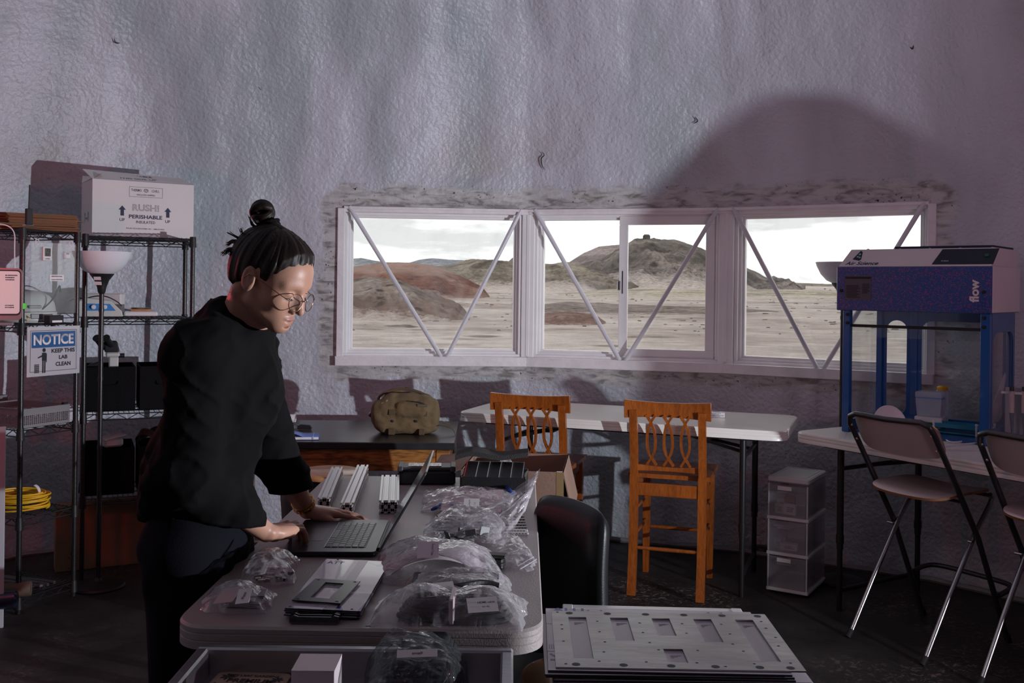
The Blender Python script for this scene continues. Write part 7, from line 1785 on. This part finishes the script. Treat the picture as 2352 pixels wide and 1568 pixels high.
for (lab, pts, r) in (('dark blue moulded part at the left inside the bag', [(992, 1170), (1012, 1160), (1035, 1162), (1050, 1170)], [.004, .010, .010, .004]), ('dark blue moulded part at the far right inside the bag', [(1152, 1128), (1164, 1124), (1176, 1132)], [.008, .014, .006])):
    P_ = [PZ(x, y, TZ+.014) for x, y in pts]; b = MB(); b.tube(P_, r, 10); tag(b.build('moulded_part', mbl, smooth='all'), lab, 'part', 'blue parts in the bag')
# bag 2: big bag of steel brackets with a tall standing mouth
t, C4, o_ = bag('large clear bag of steel brackets with its zip mouth standing up', ((958, 1242), (1150, 1256), (1168, 1196), (1022, 1180)), .055, 5.1, rough=1.3)
t_b2 = t
nu, nv = 30, 26; cr4 = [PY(1010, 1215, 2.72), PY(1158, 1250, 2.62), PY(1206, 1172, 2.78), PY(1241, 1078, 2.86)]
Vb = []
for i in range(nu):
    for j in range(nv):
        u, v = i/(nu-1), j/(nv-1); p_ = (cr4[0]*(1-v)+cr4[1]*v)*(1-u)+(cr4[3]*(1-v)+cr4[2]*v)*u
        s_u = math.sin(PI*v)*(.035*(1-u)+.008); nse = .006*float(vnoise(u*6, v*9, 3.3))+.004*abs(float(vnoise(u*15+v*8, v*14, 7.1)))
        Vb.append(p_+Vector((0, -s_u-nse*1.5, nse-.018*math.sin(PI*u)*(1-v))))
Fb = []
for i in range(nu-1):
    for j in range(nv-1): a = i*nv+j; Fb.append((a, a+nv, a+nv+1, a+1))
link_mesh('mouth', Vb, Fb, MBAG2, t, 'all', world=True)
b = MB(); b.tube([cr4[3]*.97+cr4[0]*.03, cr4[2]*.97+cr4[1]*.03], .0022, 6); b.tube([cr4[3]*.93+cr4[0]*.07, cr4[2]*.93+cr4[1]*.07], .0016, 6); b.build('zip', MBAG2, t, world=True)
r_ = random.Random(31); mbr = mat('bracket_zinc', (.16, .16, .16), .6, metal=.5)
for k in range(13):
    px = 1010+r_.uniform(0, 112); py = 1212+r_.uniform(-16, 26)+(px-985)*.06; c = PZ(px, py, TZ+.006+r_.uniform(0, .022)); rz_ = r_.uniform(0, 3.1)
    tt = thing('steel_bracket', 'small zinc angle bracket in the pile inside the large bag', 'bracket', tuple(c), rz_, 'angle brackets inside the large bag'); tt.rotation_euler = (r_.uniform(-.5, .5), r_.uniform(-.4, .4), rz_)
    b = MB(); b.plate_holes(-.014, .014, 0, .026, 0, .002, [(-.004, .004, .010, .017)]); b.box(-.014, .014, 0, .002, .002, .024); b.build('plate', mbr, tt)
# loose flat bag mouth right of it
t, C4, o_ = bag('flat empty zip bag lying crumpled at the right edge of the table', ((1120, 1290), (1212, 1312), (1236, 1290), (1165, 1212)), .012, 8.4, rough=1.6, m=MBAG2)
b = MB(); b.tube([PZ(1196, 1306, TZ+.02), PZ(1232, 1284, TZ+.02)], .0016, 6); b.tube([PZ(1190, 1300, TZ+.02), PZ(1226, 1278, TZ+.02)], .0012, 6); b.build('zip', MBAG2, t, world=True)
c = PZ(1138, 1304, TZ); tt = thing('black_connector', 'black plastic connector block at the right between two bags', 'connector', (c.x, c.y, TZ+.001), R(-12)); b = MB(); b.box(-.035, .022, -.018, .018, 0, .028, .004); b.build('body', M['black_plastic'], tt); b = MB(); b.box(-.02, .030, -.022, .012, .028, .036, .003); b.build('cap', M['dark_gray'], tt)
# bag 3: big milky bag with folded pale sheet
t, C4, o_ = bag('large milky bag with a folded pale sheet and a label, right of the laptop', ((872, 1340), (1158, 1346), (1140, 1272), (868, 1268)), .062, 11.3, m=MBAG2, rough=.8, prof=(2.6, 3))
tt = thing('folded_sheet', 'folded pale sheet inside the large milky bag', 'sheet', (0, 0, 0)); nn_ = 18; V = []; Fc = []
for s in (0, 1):
    for i in range(nn_+1):
        u = i/nn_; x = 895+u*225; hgt_ = .010+.040*math.sin(PI*min(1, u*1.05))**.7
        a = PZ(x, 1334, TZ+.004); e_ = PZ(x-2, 1278, TZ+.004); V += [a+Vector((0, .0, hgt_+.002*s)), e_+Vector((0, 0, hgt_*.9+.002*s))]
for i in range(nn_):
    a = 2*i; Nn = 2*(nn_+1); Fc += [(Nn+a, Nn+a+2, Nn+a+3, Nn+a+1), (a+1, a+3, a+2, a), (a, a+2, Nn+a+2, Nn+a), (a+1, Nn+a+1, Nn+a+3, a+3)]
link_mesh('sheet', V, Fc, mat('pale_sheet', (.58, .52, .54), .5), tt, 'all')
lb = card_label(t, 983, 1262, .050, .050, R(4), [], z=TZ+.075, m=mat('label_mauve', (.42, .32, .38), .6), tilt=(0, -.6, 1))
lettering([('Sound Tube', 0, 0, .036, .006, .01), ('x 1', 0, .014, .009, .005, .01)], M['ink'], t, PZ(994, 1262, TZ+.0765), (0, -1, -.6), (1, 0, 0), world=True, lift=.001)
# bag 4: dark bar
tt = thing('black_bar', 'long black bar-shaped part inside the bag behind the cable bag', 'part', (0, 0, 0)); a = PZ(944, 1372, TZ+.002); e_ = PZ(1146, 1374, TZ+.002); f_2 = PZ(1146, 1342, TZ+.002); d_a = PZ(950, 1342, TZ+.002)
b = MB(); b.hexa([a, e_, f_2, d_a]+[p_+Vector((0, 0, .030)) for p_ in (a, e_, f_2, d_a)]); b.build('bar', M['black_plastic'], tt, bevel=.004)
b = MB(); b.tube(bez([PZ(1010, 1352, TZ+.042), PZ(1060, 1345, TZ+.050), PZ(1110, 1338, TZ+.048), PZ(1145, 1345, TZ+.040)], 16), [.007]*16 if 0 else .007, 8); b.build('cable', M['black_plastic'], tt, smooth=True)
t, C4, o_ = bag('clear bag round the long black bar, behind the cable bag', ((925, 1382), (1168, 1386), (1172, 1334), (938, 1336)), .040, 14.2, rough=.7, prof=(5, 4))
card_label(t, 1014, 1352, .055, .048, R(12), [('x 1', 0, 0, .012, .006)], z=TZ+.052, tilt=(0, -.3, 1))
# bag 5: black cables
tt = thing('cable_bundle', 'bundle of thick black cables in the bag nearest the table edge', 'cable', (0, 0, 0)); b = MB(); cen = (PZ(1010, 1412, TZ+.01)+PZ(1100, 1412, TZ+.01))/2
for k in range(5):
    L_ = .115-.006*k; W_ = .038-.004*k
    b.tube([(cen.x-.01+L_*math.copysign(abs(math.cos(a))**.8, math.cos(a)), cen.y+W_*math.sin(a), TZ+.009+.0085*k+.003*math.sin(a*2+k)) for a in np.linspace(0, 2*PI, 40, endpoint=False)], .0062, 8, closed=True)
b.build('loops', M['rubber'], tt, smooth=True)
b = MB(); b.box(cen.x-.020, cen.x-.008, cen.y-.045, cen.y+.042, TZ+.004, TZ+.056, .003); b.build('cable_tie', M['laminate'], tt)
t, C4, o_ = bag('clear bag of thick black cables at the near right of the table', ((852, 1432), (1200, 1452), (1215, 1384), (876, 1386)), .056, 17.7, rough=1.0, prof=(4, 3))
card_label(t, 1108, 1388, .060, .045, R(8), [('HDMI cable', .008, .006, .034, .006), ('(x 4)', .006, -.008, .014, .005)], z=TZ+.064, tilt=(0, -.35, 1))
# bags at the left
tt = thing('metal_fittings', 'shiny small metal fittings inside the left-hand bag', 'fittings', (0, 0, 0)); b = MB(); r_ = random.Random(6)
for k in range(26):
    c = PZ(618+r_.uniform(-30, 52), 1322+r_.uniform(-22, 14), TZ+.006+r_.uniform(0, .018)); b.obox(c, (r_.uniform(.004, .009), r_.uniform(-.004, .004), 0), (r_.uniform(-.003, .003), r_.uniform(.003, .007), 0), (0, 0, r_.uniform(.002, .004)))
o = b.build('fittings', M['chrome'], tt); o['kind'] = 'stuff'
t, C4, o_ = bag('clear bag of shiny fittings, the farther of the two bags at the left', ((545, 1346), (668, 1338), (690, 1292), (580, 1290)), .052, 21.1, rough=1.3)
for k in range(7):
    c0_ = PZ(505+1.5*k, 1392-3.4*k, TZ+.003+.0035*k); tt = thing('flat_strip', 'flat grey strip in the fanned pile inside the nearest left bag', 'strip', tuple(c0_), R(-6+2*k), 'flat strips inside the nearest left bag')
    b = MB(); b.box(0, .085, 0, .05, 0, .002, .0006); b.build('strip', mat('strip_grey', (.22, .21, .24), .35) if k == 0 else bpy.data.materials['strip_grey'], tt)
t, C4, o_ = bag('clear bag of flat grey strips, nearest bag at the left table edge', ((455, 1402), (600, 1412), (636, 1362), (495, 1352)), .036, 25.4, rough=1.3)
card_label(t, 560, 1368, .028, .050, R(6), [], z=TZ+.047, tilt=(-.1, -.35, 1)); card_label(t, 523, 1366, .045, .050, R(-10), [], z=TZ+.042, m=M['laminate'], tilt=(-.3, -.35, 1))
lettering([('Plate', 0, 0, .022, .006, .01)], M['ink'], t, PZ(560, 1368, TZ+.0475), (0, 1, .35), (-1, 0, 0), world=True, lift=.001)

# ------------------------------------------------------------------ steel cart with rim in the foreground
c = PZ(480, 1462, TZ); xr = PZ(1174, 1476, TZ); ax_ = math.atan2(xr.y-c.y, xr.x-c.x)
CWd = (xr-c).length; t = thing('steel_cart', 'grey steel cart tray with a raised rim at the bottom edge of the photo', 'cart', (c.x, c.y-.95, 0), 0)
yN, yF = .0, .935; xL, xR = -.012, CWd+.004
b = MB(); b.box(xL+.01, xR-.01, yN+.01, yF-.01, .795, .800); b.build('tray_floor', M['steel'], t)
for (a0, a1, b0_, b1_) in ((xL, xR, yF-.022, yF), (xL, xR, yN, yN+.022), (xL, xL+.024, yN+.022, yF-.022), (xR-.024, xR, yN+.022, yF-.022)):
    b = MB(); b.box(a0, a1, b0_, b1_, .785, .852, .004); b.build('rim', M['steel'], t)
for x in (xL+.03, xR-.03):
    for y in (yN+.03, yF-.03): b = MB(); b.tube([(x, y, .79), (x, y, .06)], .014, 10); b.build('leg', M['steel'], t, smooth=True); b = MB(); b.lathe([(0, -.012), (.03, -.012), (.03, .012), (0, .012)], (x, y, .03), 16, (1, 0, 0)); b.build('castor', M['rubber'], t, smooth=True)
ZF = .8004
# seed packet
p0, p1, p2, p3 = PZ(440, 1600, ZF), PZ(650, 1600, ZF), PZ(664, 1533, ZF), PZ(502, 1526, ZF)
wq = (p2-p3).length; sq_a = math.atan2(p2.y-p3.y, p2.x-p3.x)
t = thing('seed_packet', 'brown paper seed packet printed PREMIUM SEEDS lying in the steel tray', 'packet', (p3.x, p3.y-.262, ZF+.0008), sq_a)
mpk = mat('packet_paper', (.40, .27, .21), .7, var=.1, vscale=20); b = MB(); V = []; n_ = 20; hq = .22
P_ = rrect(wq, hq, .016, 5, wq/2, hq/2); b.prism(P_, (0, 0, 0), (1, 0, 0), (0, 1, 0), (0, 0, .005)); b.build('paper', mpk, t, bevel=.0015)
mpi = mat('packet_ink', (.04, .028, .03), .6)
lettering([('TREE LEAF GARDENS', wq*.5, hq-.022, wq*.72, .009, .015), ('PREMIUM', wq*.52, hq-.046, wq*.62, .018, .03), ('SEEDS', wq*.50, hq-.070, wq*.42, .019, .03), ('MIXED VARIETIES', wq*.5, hq-.092, wq*.4, .007, .01)], mpi, t, (0, 0, .0052), (1, 0, 0), (0, 1, 0))
b = MB(); r_ = random.Random(12)
for (cx_, cy_, s_c) in ((.18, -.03, .011), (.10, -.075, .012), (.86, -.035, .009)):
    for k in range(7): a = k*2*PI/7; x0, y0 = wq*cx_, hq+cy_; b.add([(x0, y0, .0056), (x0+s_c*math.cos(a-.3), y0+s_c*math.sin(a-.3), .0056), (x0+s_c*1.5*math.cos(a), y0+s_c*1.5*math.sin(a), .0056), (x0+s_c*math.cos(a+.3), y0+s_c*math.sin(a+.3), .0056)], [(0, 1, 2, 3)])
for k in range(4): x0, y0, s_c = wq*(.78+.05*k), hq-.085+.004*(k % 2), .008+.004*(k % 2); b.add([(x0-s_c*.5, y0, .0056), (x0+s_c*.5, y0, .0056), (x0, y0+s_c*2.4, .0056)], [(0, 1, 2)])
b.add([(wq*.70, hq-.088, .0056), (wq*.97, hq-.088, .0056), (wq*.97, hq-.085, .0056), (wq*.70, hq-.085, .0056)], [(0, 1, 2, 3)]); b.build('printed_leaves', mpi, t)
# white carton
p0 = PZ(673, 1575, ZF+.09); p1 = PZ(768, 1575, ZF+.09)
hb_ = .088; f0 = PZ(669, 1540, ZF+hb_); f1 = PZ(768, 1541, ZF+hb_); f2 = PZ(789, 1502, ZF+hb_); f3 = PZ(692, 1501, ZF+hb_); aw = math.atan2(f1.y-f0.y, f1.x-f0.x)
t = thing('white_carton', 'small plain white carton standing in the steel tray', 'box', (f0.x, f0.y, ZF+.0006), aw); wx, wy = (f1-f0).length, (f2-f1).length
b = MB(); b.box(0, wx, 0, wy, 0, hb_-.001, .0006); b.build('body', mat('pinkish_carton', (.60, .53, .55), .6), t); b = MB(); b.box(-.0004, wx+.0004, -.0006, wy, hb_-.0012, hb_, .0004); b.build('lid', bpy.data.materials['pinkish_carton'], t)
# dark bag in the tray
tt = thing('folded_cloth', 'dark folded contents of the bag in the steel tray', 'cloth', (0, 0, 0)); b = MB()
for k in range(6):
    a, e_ = PZ(845, 1600-4*k, ZF+.004), PZ(1050, 1600-4*k, ZF+.004); z0 = ZF+.003+.009*k; b.hexa([(a.x+.008*k, a.y, z0), (e_.x-.004*k, a.y, z0), (e_.x+.01-.006*k, a.y+.17, z0), (a.x+.03+.004*k, a.y+.17, z0), (a.x+.010*k, a.y, z0+.0085), (e_.x-.006*k, a.y, z0+.0085), (e_.x+.01-.008*k, a.y+.17, z0+.0085), (a.x+.03+.006*k, a.y+.17, z0+.0085)])
b.build('layers', mat('dark_cloth', (.010, .012, .014), .7), tt, bevel=.004)
t, C4, o_ = bag('dark bag with folded black contents in the steel tray', ((818, 1640), (1062, 1640), (1078, 1535), (850, 1530)), .085, 31.9, rough=1.3, m=bag_mat('dark_bag', (.10, .12, .13), .20, .55), base=ZF, prof=(4, 4))
card_label(t, 958, 1500, .070, .018, R(4), [('small', 0, 0, .018, .006)], z=ZF+.112, tilt=(0, -.45, 1))

# ------------------------------------------------------------------ aluminium cart with stacked plates
ZP = .80
q0 = PZ(1277, 1531, ZP); q1 = PZ(1855, 1541, ZP); q2 = PZ(1757, 1412, ZP); q3 = PZ(1268, 1400, ZP)
ap = math.atan2(q1.y-q0.y, q1.x-q0.x); PWd = ((q1-q0).length+(q2-q3).length)/2; PDp = ((q2-q1).length+(q3-q0).length)/2
t = thing('machined_plate', 'large machined aluminium plate with slots and holes on top of the stack', 'plate', (q0.x, q0.y, ZP-.003), ap)
slots = [(.055, .115, .14, .88), (.195, .255, .45, .88), (.335, .395, .55, .88), (.335, .395, .10, .32), (.475, .535, .45, .88), (.615, .675, .14, .88)]
sw_ = PWd/.73
rects = [(a*sw_, c_*sw_, d_*PDp, e_*PDp) for a, c_, d_, e_ in slots]
mpl = mat('brushed_plate', (.40, .385, .38), .34, metal=.75, var=.30, vscale=5, stretch=(1, 3, 1), bump=.03, bscale=20)
b = MB(); b.plate_holes(0, PWd, 0, PDp, 0, .003, rects); b.build('plate', mpl, t)
for (xs_, y_, rr_) in (([.06, .19, .32, .45, .58, .70], .955, .0085), ([.06, .20, .34, .47, .60, .69], .045, .0085)):
    for x in xs_: b = MB(); b.lathe([(0, .0002), (rr_, .0002)], (x*sw_, y_*PDp, .003), 18); b.build('round_hole', M['ink'], t)
r_ = random.Random(17)
for (x, y) in [(.02, .97), (.03, .72), (.03, .64), (.03, .42), (.03, .05), (.15, .80), (.15, .60), (.16, .42), (.29, .78), (.29, .60), (.32, .30), (.30, .42), (.43, .78), (.43, .60), (.44, .30), (.27, .10), (.42, .10), (.56, .78), (.57, .60), (.56, .42), (.58, .30), (.70, .85), (.70, .72), (.71, .55), (.70, .40), (.70, .12), (.13, .10), (.15, .25), (.59, .10), (.50, .05)]:
    b = MB(); b.lathe([(0, .0002), (.0032, .0002)], (x*sw_, y*PDp, .003), 10); b.build('small_hole', M['ink'], t)
mfp = mat('film_plate', (.40, .36, .42), .3)
posn = ['just under the machined plate', 'second under the machined plate', 'third under the machined plate', 'fourth under the machined plate', 'fifth under the machined plate', 'bottom one of the stack']
for k in range(6):
    dx, dy, ex, ey = [(-.016, -.006, -.030, .030), (-.022, -.012, -.025, .006), (-.020, -.004, -.022, .010), (-.004, -.010, .010, .004), (.002, -.014, .012, .0), (-.006, -.008, .022, -.01)][k]
    zt_ = ZP-.0035-k*.0058; tt = thing('film_plate', 'film-covered plate with blue print, %s' % posn[k], 'plate', (q0.x+dx, q0.y+dy, zt_-.005), ap+R((-.4, .5, -.3, .8, -.6, .4)[k]), 'film-covered plates on the aluminium cart')
    w_, d_ = PWd-dx+ex, PDp-dy+ey
    b = MB(); b.box(0, w_, 0, d_, 0, .0035, .0004); b.build('core', M['black_plastic'], tt); b = MB(); b.box(.0004, w_-.0004, .0004, d_-.0004, .0035, .0045); b.build('film', mfp, tt)
    if k == 0:
        mi = mat('film_blue', (.06, .07, .22), .4); b = MB()
        lettering([('ALU', .052, d_-.012, .075, .026, .03), ('IN ENGLAND', .10, d_-.030, .055, .006, .01)], mi, tt, (0, 0, .0045), (1, 0, 0), (0, 1, 0))
        for kk in range(5):
            for j_ in range(6): x_, y_ = .004+kk*.0045, .115+j_*.005; b.add([(x_, y_, .0048), (x_+.002, y_, .0048), (x_+.002, y_+.002, .0048), (x_, y_+.002, .0048)], [(0, 1, 2, 3)])
        for (x_, y_, w2, h2) in ((0, .1, .026, .003), (.006, .05, .012, .008), (.0, .27, .02, .002)): b.add([(x_, y_, .0048), (x_+w2, y_, .0048), (x_+w2, y_+h2, .0048), (x_, y_+h2, .0048)], [(0, 1, 2, 3)])
        b.add([(.004, .085, .0048), (.024, .055, .0048), (.026, .062, .0048), (.008, .090, .0048)], [(0, 1, 2, 3)])
        for xx in (.10, .13, .38, .41): b.add([(xx+.003*math.cos(a), d_-.012+.003*math.sin(a), .0049) for a in np.linspace(0, 2*PI, 12, endpoint=False)], [tuple(range(12))])
        b.build('film_print', mi, tt)
        sl_ = MB()
        for (a, c_, dd_, ee_) in rects:
            for kk in range(3): yy = ee_-.022-kk*.006+.0; sl_.add([(a-dx+.010, yy, .0049), (c_-dx-.008-.008*kk, yy, .0049), (c_-dx-.008-.008*kk, yy+.0025, .0049), (a-dx+.010, yy+.0025, .0049)], [(0, 1, 2, 3)])
        sl_.build('film_print', mat('faint_print', (.22, .20, .30), .5), tt)
zc_ = ZP-.0035-6*.0058-.004
g0 = PZ(1292, 1366, ZP-.02); g1 = PZ(1702, 1376, ZP-.02)
t = thing('aluminium_cart', 'cart of square aluminium tube carrying the stacked plates', 'cart', (g0.x, g0.y, 0), math.atan2(g1.y-g0.y, g1.x-g0.x)); gw = (g1-g0).length; gd = .50; zt_ = ZP-.043; sqt = .026
mwt = mat('pale_alu', (.62, .62, .60), .35, metal=.35)
for (a, e_) in (((0, -sqt/2), (gw, -sqt/2)), ((0, -gd), (gw, -gd))): b = MB(); b.beam((a[0], a[1], zt_-sqt/2), (e_[0], e_[1], zt_-sqt/2), sqt, sqt, bev=.002); b.build('rail', mwt, t)
for x in (sqt/2, gw-sqt/2): b = MB(); b.beam((x, 0, zt_-sqt/2+.001), (x, -gd-sqt/2, zt_-sqt/2+.001), sqt, sqt, bev=.002); b.build('rail', mwt, t)
for x in (sqt/2, gw-sqt/2):
    for y in (-sqt/2, -gd): b = MB(); b.box(x-sqt/2, x+sqt/2, y-sqt/2, y+sqt/2, .0, zt_-sqt, .002); b.build('leg', mwt, t)
b = MB(); b.box(sqt, gw-sqt, -.035, -.028, zt_-.16, zt_-.012); b.build('back_panel', M['dark_gray'], t)
b = MB(); b.box(.0, gw, -gd, 0, .15, .165); b.build('lower_shelf', M['dark_gray'], t)
b = MB(); b.box(.03, gw-.03, -gd+.0, -.12, zt_, zt_+.003); b.build('deck', M['dark_gray'], t)
# ------------------------------------------------------------------ things on the lab bench
def onbench(px, py): return PZ(px, py, .7815)
c = PZ(648, 1011, .782); e = PZ(732, 1010, .782); t = thing('notebook', 'blue notebook with elastic band on the black bench top', 'notebook', (c.x-.02, c.y, .7812), math.atan2(e.y-c.y, e.x-c.x)); W_ = (e-c).length+.02
b = MB(); b.box(0, W_-.003, .002, .125, .002, .014); b.build('pages', M['paper'], t)
n_ = 18; V = []; Fc = []
for i in range(n_+1):
    u = i/n_; x = u*W_; z = .0145+.020*max(0, math.sin(PI*min(1, u/.62)))**1.3*(1 if u < .62 else 0)
    for y in (0, .13): V += [(x, y, z if y == 0 else z*.6+.006), (x, y, (z if y == 0 else z*.6+.006)+.0016)]
for i in range(n_): a = i*4; Fc += [(a+1, a+5, a+7, a+3), (a+2, a+6, a+4, a), (a, a+4, a+5, a+1), (a+3, a+7, a+6, a+2)]
MB().add(V, Fc).build('cover', M['notebook'], t, smooth='all'); b = MB(); b.box(0, W_, 0, .13, 0, .0015); b.build('back_cover', M['notebook'], t)
b = MB(); b.box(W_-.032, W_-.026, -.001, .131, .001, .0185); b.build('elastic', mat('elastic', (.25, .36, .62), .6), t)
c = onbench(700, 986); t = thing('folding_knife', 'black folding tool with a ring behind the blue notebook', 'tool', (c.x, c.y, .7815), 0)
b = MB(); b.prism([(-.035, 0), (.035, 0), (.04, .012), (.03, .024), (-.02, .028), (-.04, .018)], (0, .01, 0), (1, 0, 0), (0, 0, 1), (0, -.02, 0)); b.build('handle', M['black_plastic'], t, bevel=.003)
b = MB(); b.tube([(-.050+.016*math.cos(a), 0, .014+.012*math.sin(a)) for a in np.linspace(0, 2*PI, 18, endpoint=False)], .003, 6, closed=True); b.build('ring', M['chrome'], t, smooth=True)
c = onbench(640, 970); t = thing('paper_roll', 'white rolled paper cup lying at the back of the bench beside the person', 'roll', (c.x, c.y, .7815+.024), 0)
b = MB(); b.lathe([(.019, -.10), (.021, -.10), (.0225, .088), (.0215, .094), (.019, .09)], n=28, axis=(1, 0, 0)); b.build('roll', M['paper'], t, smooth=True)
b = MB(); b.lathe([(.0, .0005), (.006, .0005)], (.04, -.012, .021), 12, (0, -.5, 1)); b.build('print', mat('ring_print', (.4, .36, .3), .6), t)
# backpack
c = PZ(925, 1001, .7815); t = thing('backpack', 'tan canvas backpack standing open on the black bench top', 'backpack', (c.x, c.y+.11, .7815), R(3))
bs = SDF(np.arange(-.23, .23, .0045), np.arange(-.16, .17, .0045), np.arange(-.01, .27, .0045))
def rbox(c_, h_, r_, k=.02, rot=0, mode='u'):
    c_ = np.array(c_)
    def fn(X, Y, Z):
        ca, sa = math.cos(rot), math.sin(rot); x = (X-c_[0]); z = (Z-c_[2]); x, z = x*ca+z*sa, -x*sa+z*ca
        q = [np.abs(x)-h_[0]+r_, np.abs(Y-c_[1])-h_[1]+r_, np.abs(z)-h_[2]+r_]
        return np.sqrt(sum(np.maximum(a, 0)**2 for a in q))+np.minimum(np.maximum(q[0], np.maximum(q[1], q[2])), 0)-r_
    m_ = max(h_)*1.5+.05; bs.op(fn, c_-m_, c_+m_, k, mode)
rbox((0, .02, .085), (.150, .095, .088), .050, .02); rbox((.015, .03, .150), (.125, .085, .055), .045, .05, -.10)
rbox((-.02, .055, .195), (.085, .020, .018), .016, .03, -.12)
rbox((.035, -.055, .130), (.088, .040, .040), .030, .008, -.06)
bs.ell((-.145, 0, .10), (.035, .07, .07), None, .03); bs.ell((.150, .0, .09), (.030, .07, .085), None, .03)
rbox((-.045, .035, .205), (.060, .030, .030), .015, .012, -.05, 's')
X, Y, Z = np.meshgrid(bs.xs, bs.ys, bs.zs, indexing='ij'); m_ = np.abs(bs.D) < .02
bs.D[m_] += (.0040*vnoise(X[m_]*26, Y[m_]*26, Z[m_]*40)+.0022*vnoise(X[m_]*60, Y[m_]*50, Z[m_]*70)).astype(np.float32)
bs.op(lambda X_, Y_, Z_: Z_-.001, (-1, -1, -.1), (1, 1, .004), .002, 's')
V, Fc = bs.mesh(); V = relax(V, Fc, 2, .4); link_mesh('body', V, np.ascontiguousarray(Fc), M['tan'], t, 'all')
b = MB(); b.tube(bez([(-.135, -.02, .12), (-.14, .0, .18), (-.10, .02, .212), (-.02, .03, .228), (.06, .03, .215), (.13, .02, .18), (.155, .0, .13)], 30), .007, 8); b.build('piping', M['tan_dark'], t, smooth='all')
b = MB(); b.tube(bez([(.03, -.090, .175), (.075, -.094, .172), (.118, -.085, .155)], 10), .003, 6); b.build('zip', M['rubber'], t, smooth=True)
for (x, z, w_) in ((-.065, .118, .032), (.105, .112, .026), (-.065, .018, .034), (.090, .018, .030)): b = MB(); b.box(x-w_/2, x+w_/2, -.086, -.078, z-.014 if z > .03 else .002, z+.014, .002); b.build('webbing_patch', M['tan_dark'], t)
for x in (-.060, .062): b = MB(); b.lathe([(.0, .001), (.005, .001), (.007, 0)], (x, -.082, .072), 14, (0, -1, 0)); b.build('grommet', M['ink'], t)
lettering([('logo', 0, 0, .05, .010, .02)], M['tan_dark'], t, (.1, -.094, .156), (1, 0, -.18), (0, .1, 1)) if 0 else None
b = MB(); b.box(.065, .12, -.097, -.093, .148, .162, .002); b.build('name_patch', mat('patch', (.10, .075, .05), .7), t)
b = MB(); b.tube([(-.15, .0, .098), (-.175, -.0, .10), (-.185, -.0, .085)], [.008, .010, .009], 8); b.build('buckle', M['rubber'], t, smooth=True)
b = MB(); b.obox((-.110, -.060, .150), (.018, 0, .010), (.004, .004, .022), (-.002, .006, .002), .003); b.build('pale_tab', mat('tab_pale', (.42, .34, .20), .6), t)
b = MB(); b.tube([(-.005, .035, .222), (.005, .03, .235), (.016, .03, .232)], .006, 8); b.build('carry_loop', M['tan_dark'], t, smooth=True)
b = MB()
def strap(P, w_, th=.0015):
    P = bez(P, 26)
    for i in range(len(P)-1):
        d = (P[i+1]-P[i]); s = Vector((0, 1, 0)); n_2 = d.cross(s).normalized(); b.obox((P[i]+P[i+1])/2, d*.56, s*w_/2, n_2*th)
strap([Vector((.14, -.03, .03)), Vector((.17, -.04, .045)), Vector((.21, -.04, .040)), Vector((.245, -.05, .030)), Vector((.262, -.06, .004)), Vector((.268, -.06, -.06)), Vector((.270, -.06, -.16))], .025)
strap([Vector((.15, -.0, .05)), Vector((.19, -.0, .060)), Vector((.24, -.01, .045))], .035)
b.build('shoulder_strap', M['tan_dark'], t)
b = MB(); b.box(-.02, .01, -.02, .0, .192, .202, .003); b.xform(Matrix.Translation((-.055, .02, 0))); b.build('red_item', mat('red_item', (.6, .05, .03), .4), t)
# unseen blocker past the right edge, outline shaped to cast the peaked wall shade
t = thing('shade_blocker', 'dark locker with a peaked top, out of the frame, added to shade the wall', 'blocker', (0, 2.95, 0))
b = MB(); b.prism([(2.575, .02), (3.25, .02), (3.25, 1.27), (2.93, 1.385), (2.77, 1.475), (2.70, 1.465), (2.575, 1.29)], (0, 0, 0), (1, 0, 0), (0, 0, 1), (0, .10, 0)); b.build('body', M['dark_gray'], t, bevel=.004)
b = MB(); b.box(2.60, 2.90, -.010, -.001, .06, 1.22, .003); b.box(2.92, 3.22, -.010, -.001, .06, 1.22, .003); b.build('blocker_face', M['dark_gray'], t)
for o in list(bpy.data.objects):
    if o.name == 'lettering_source': bpy.data.objects.remove(o)
# bubble wrap gets the clear film
WRAP.data.materials.clear(); WRAP.data.materials.append(MBAG)
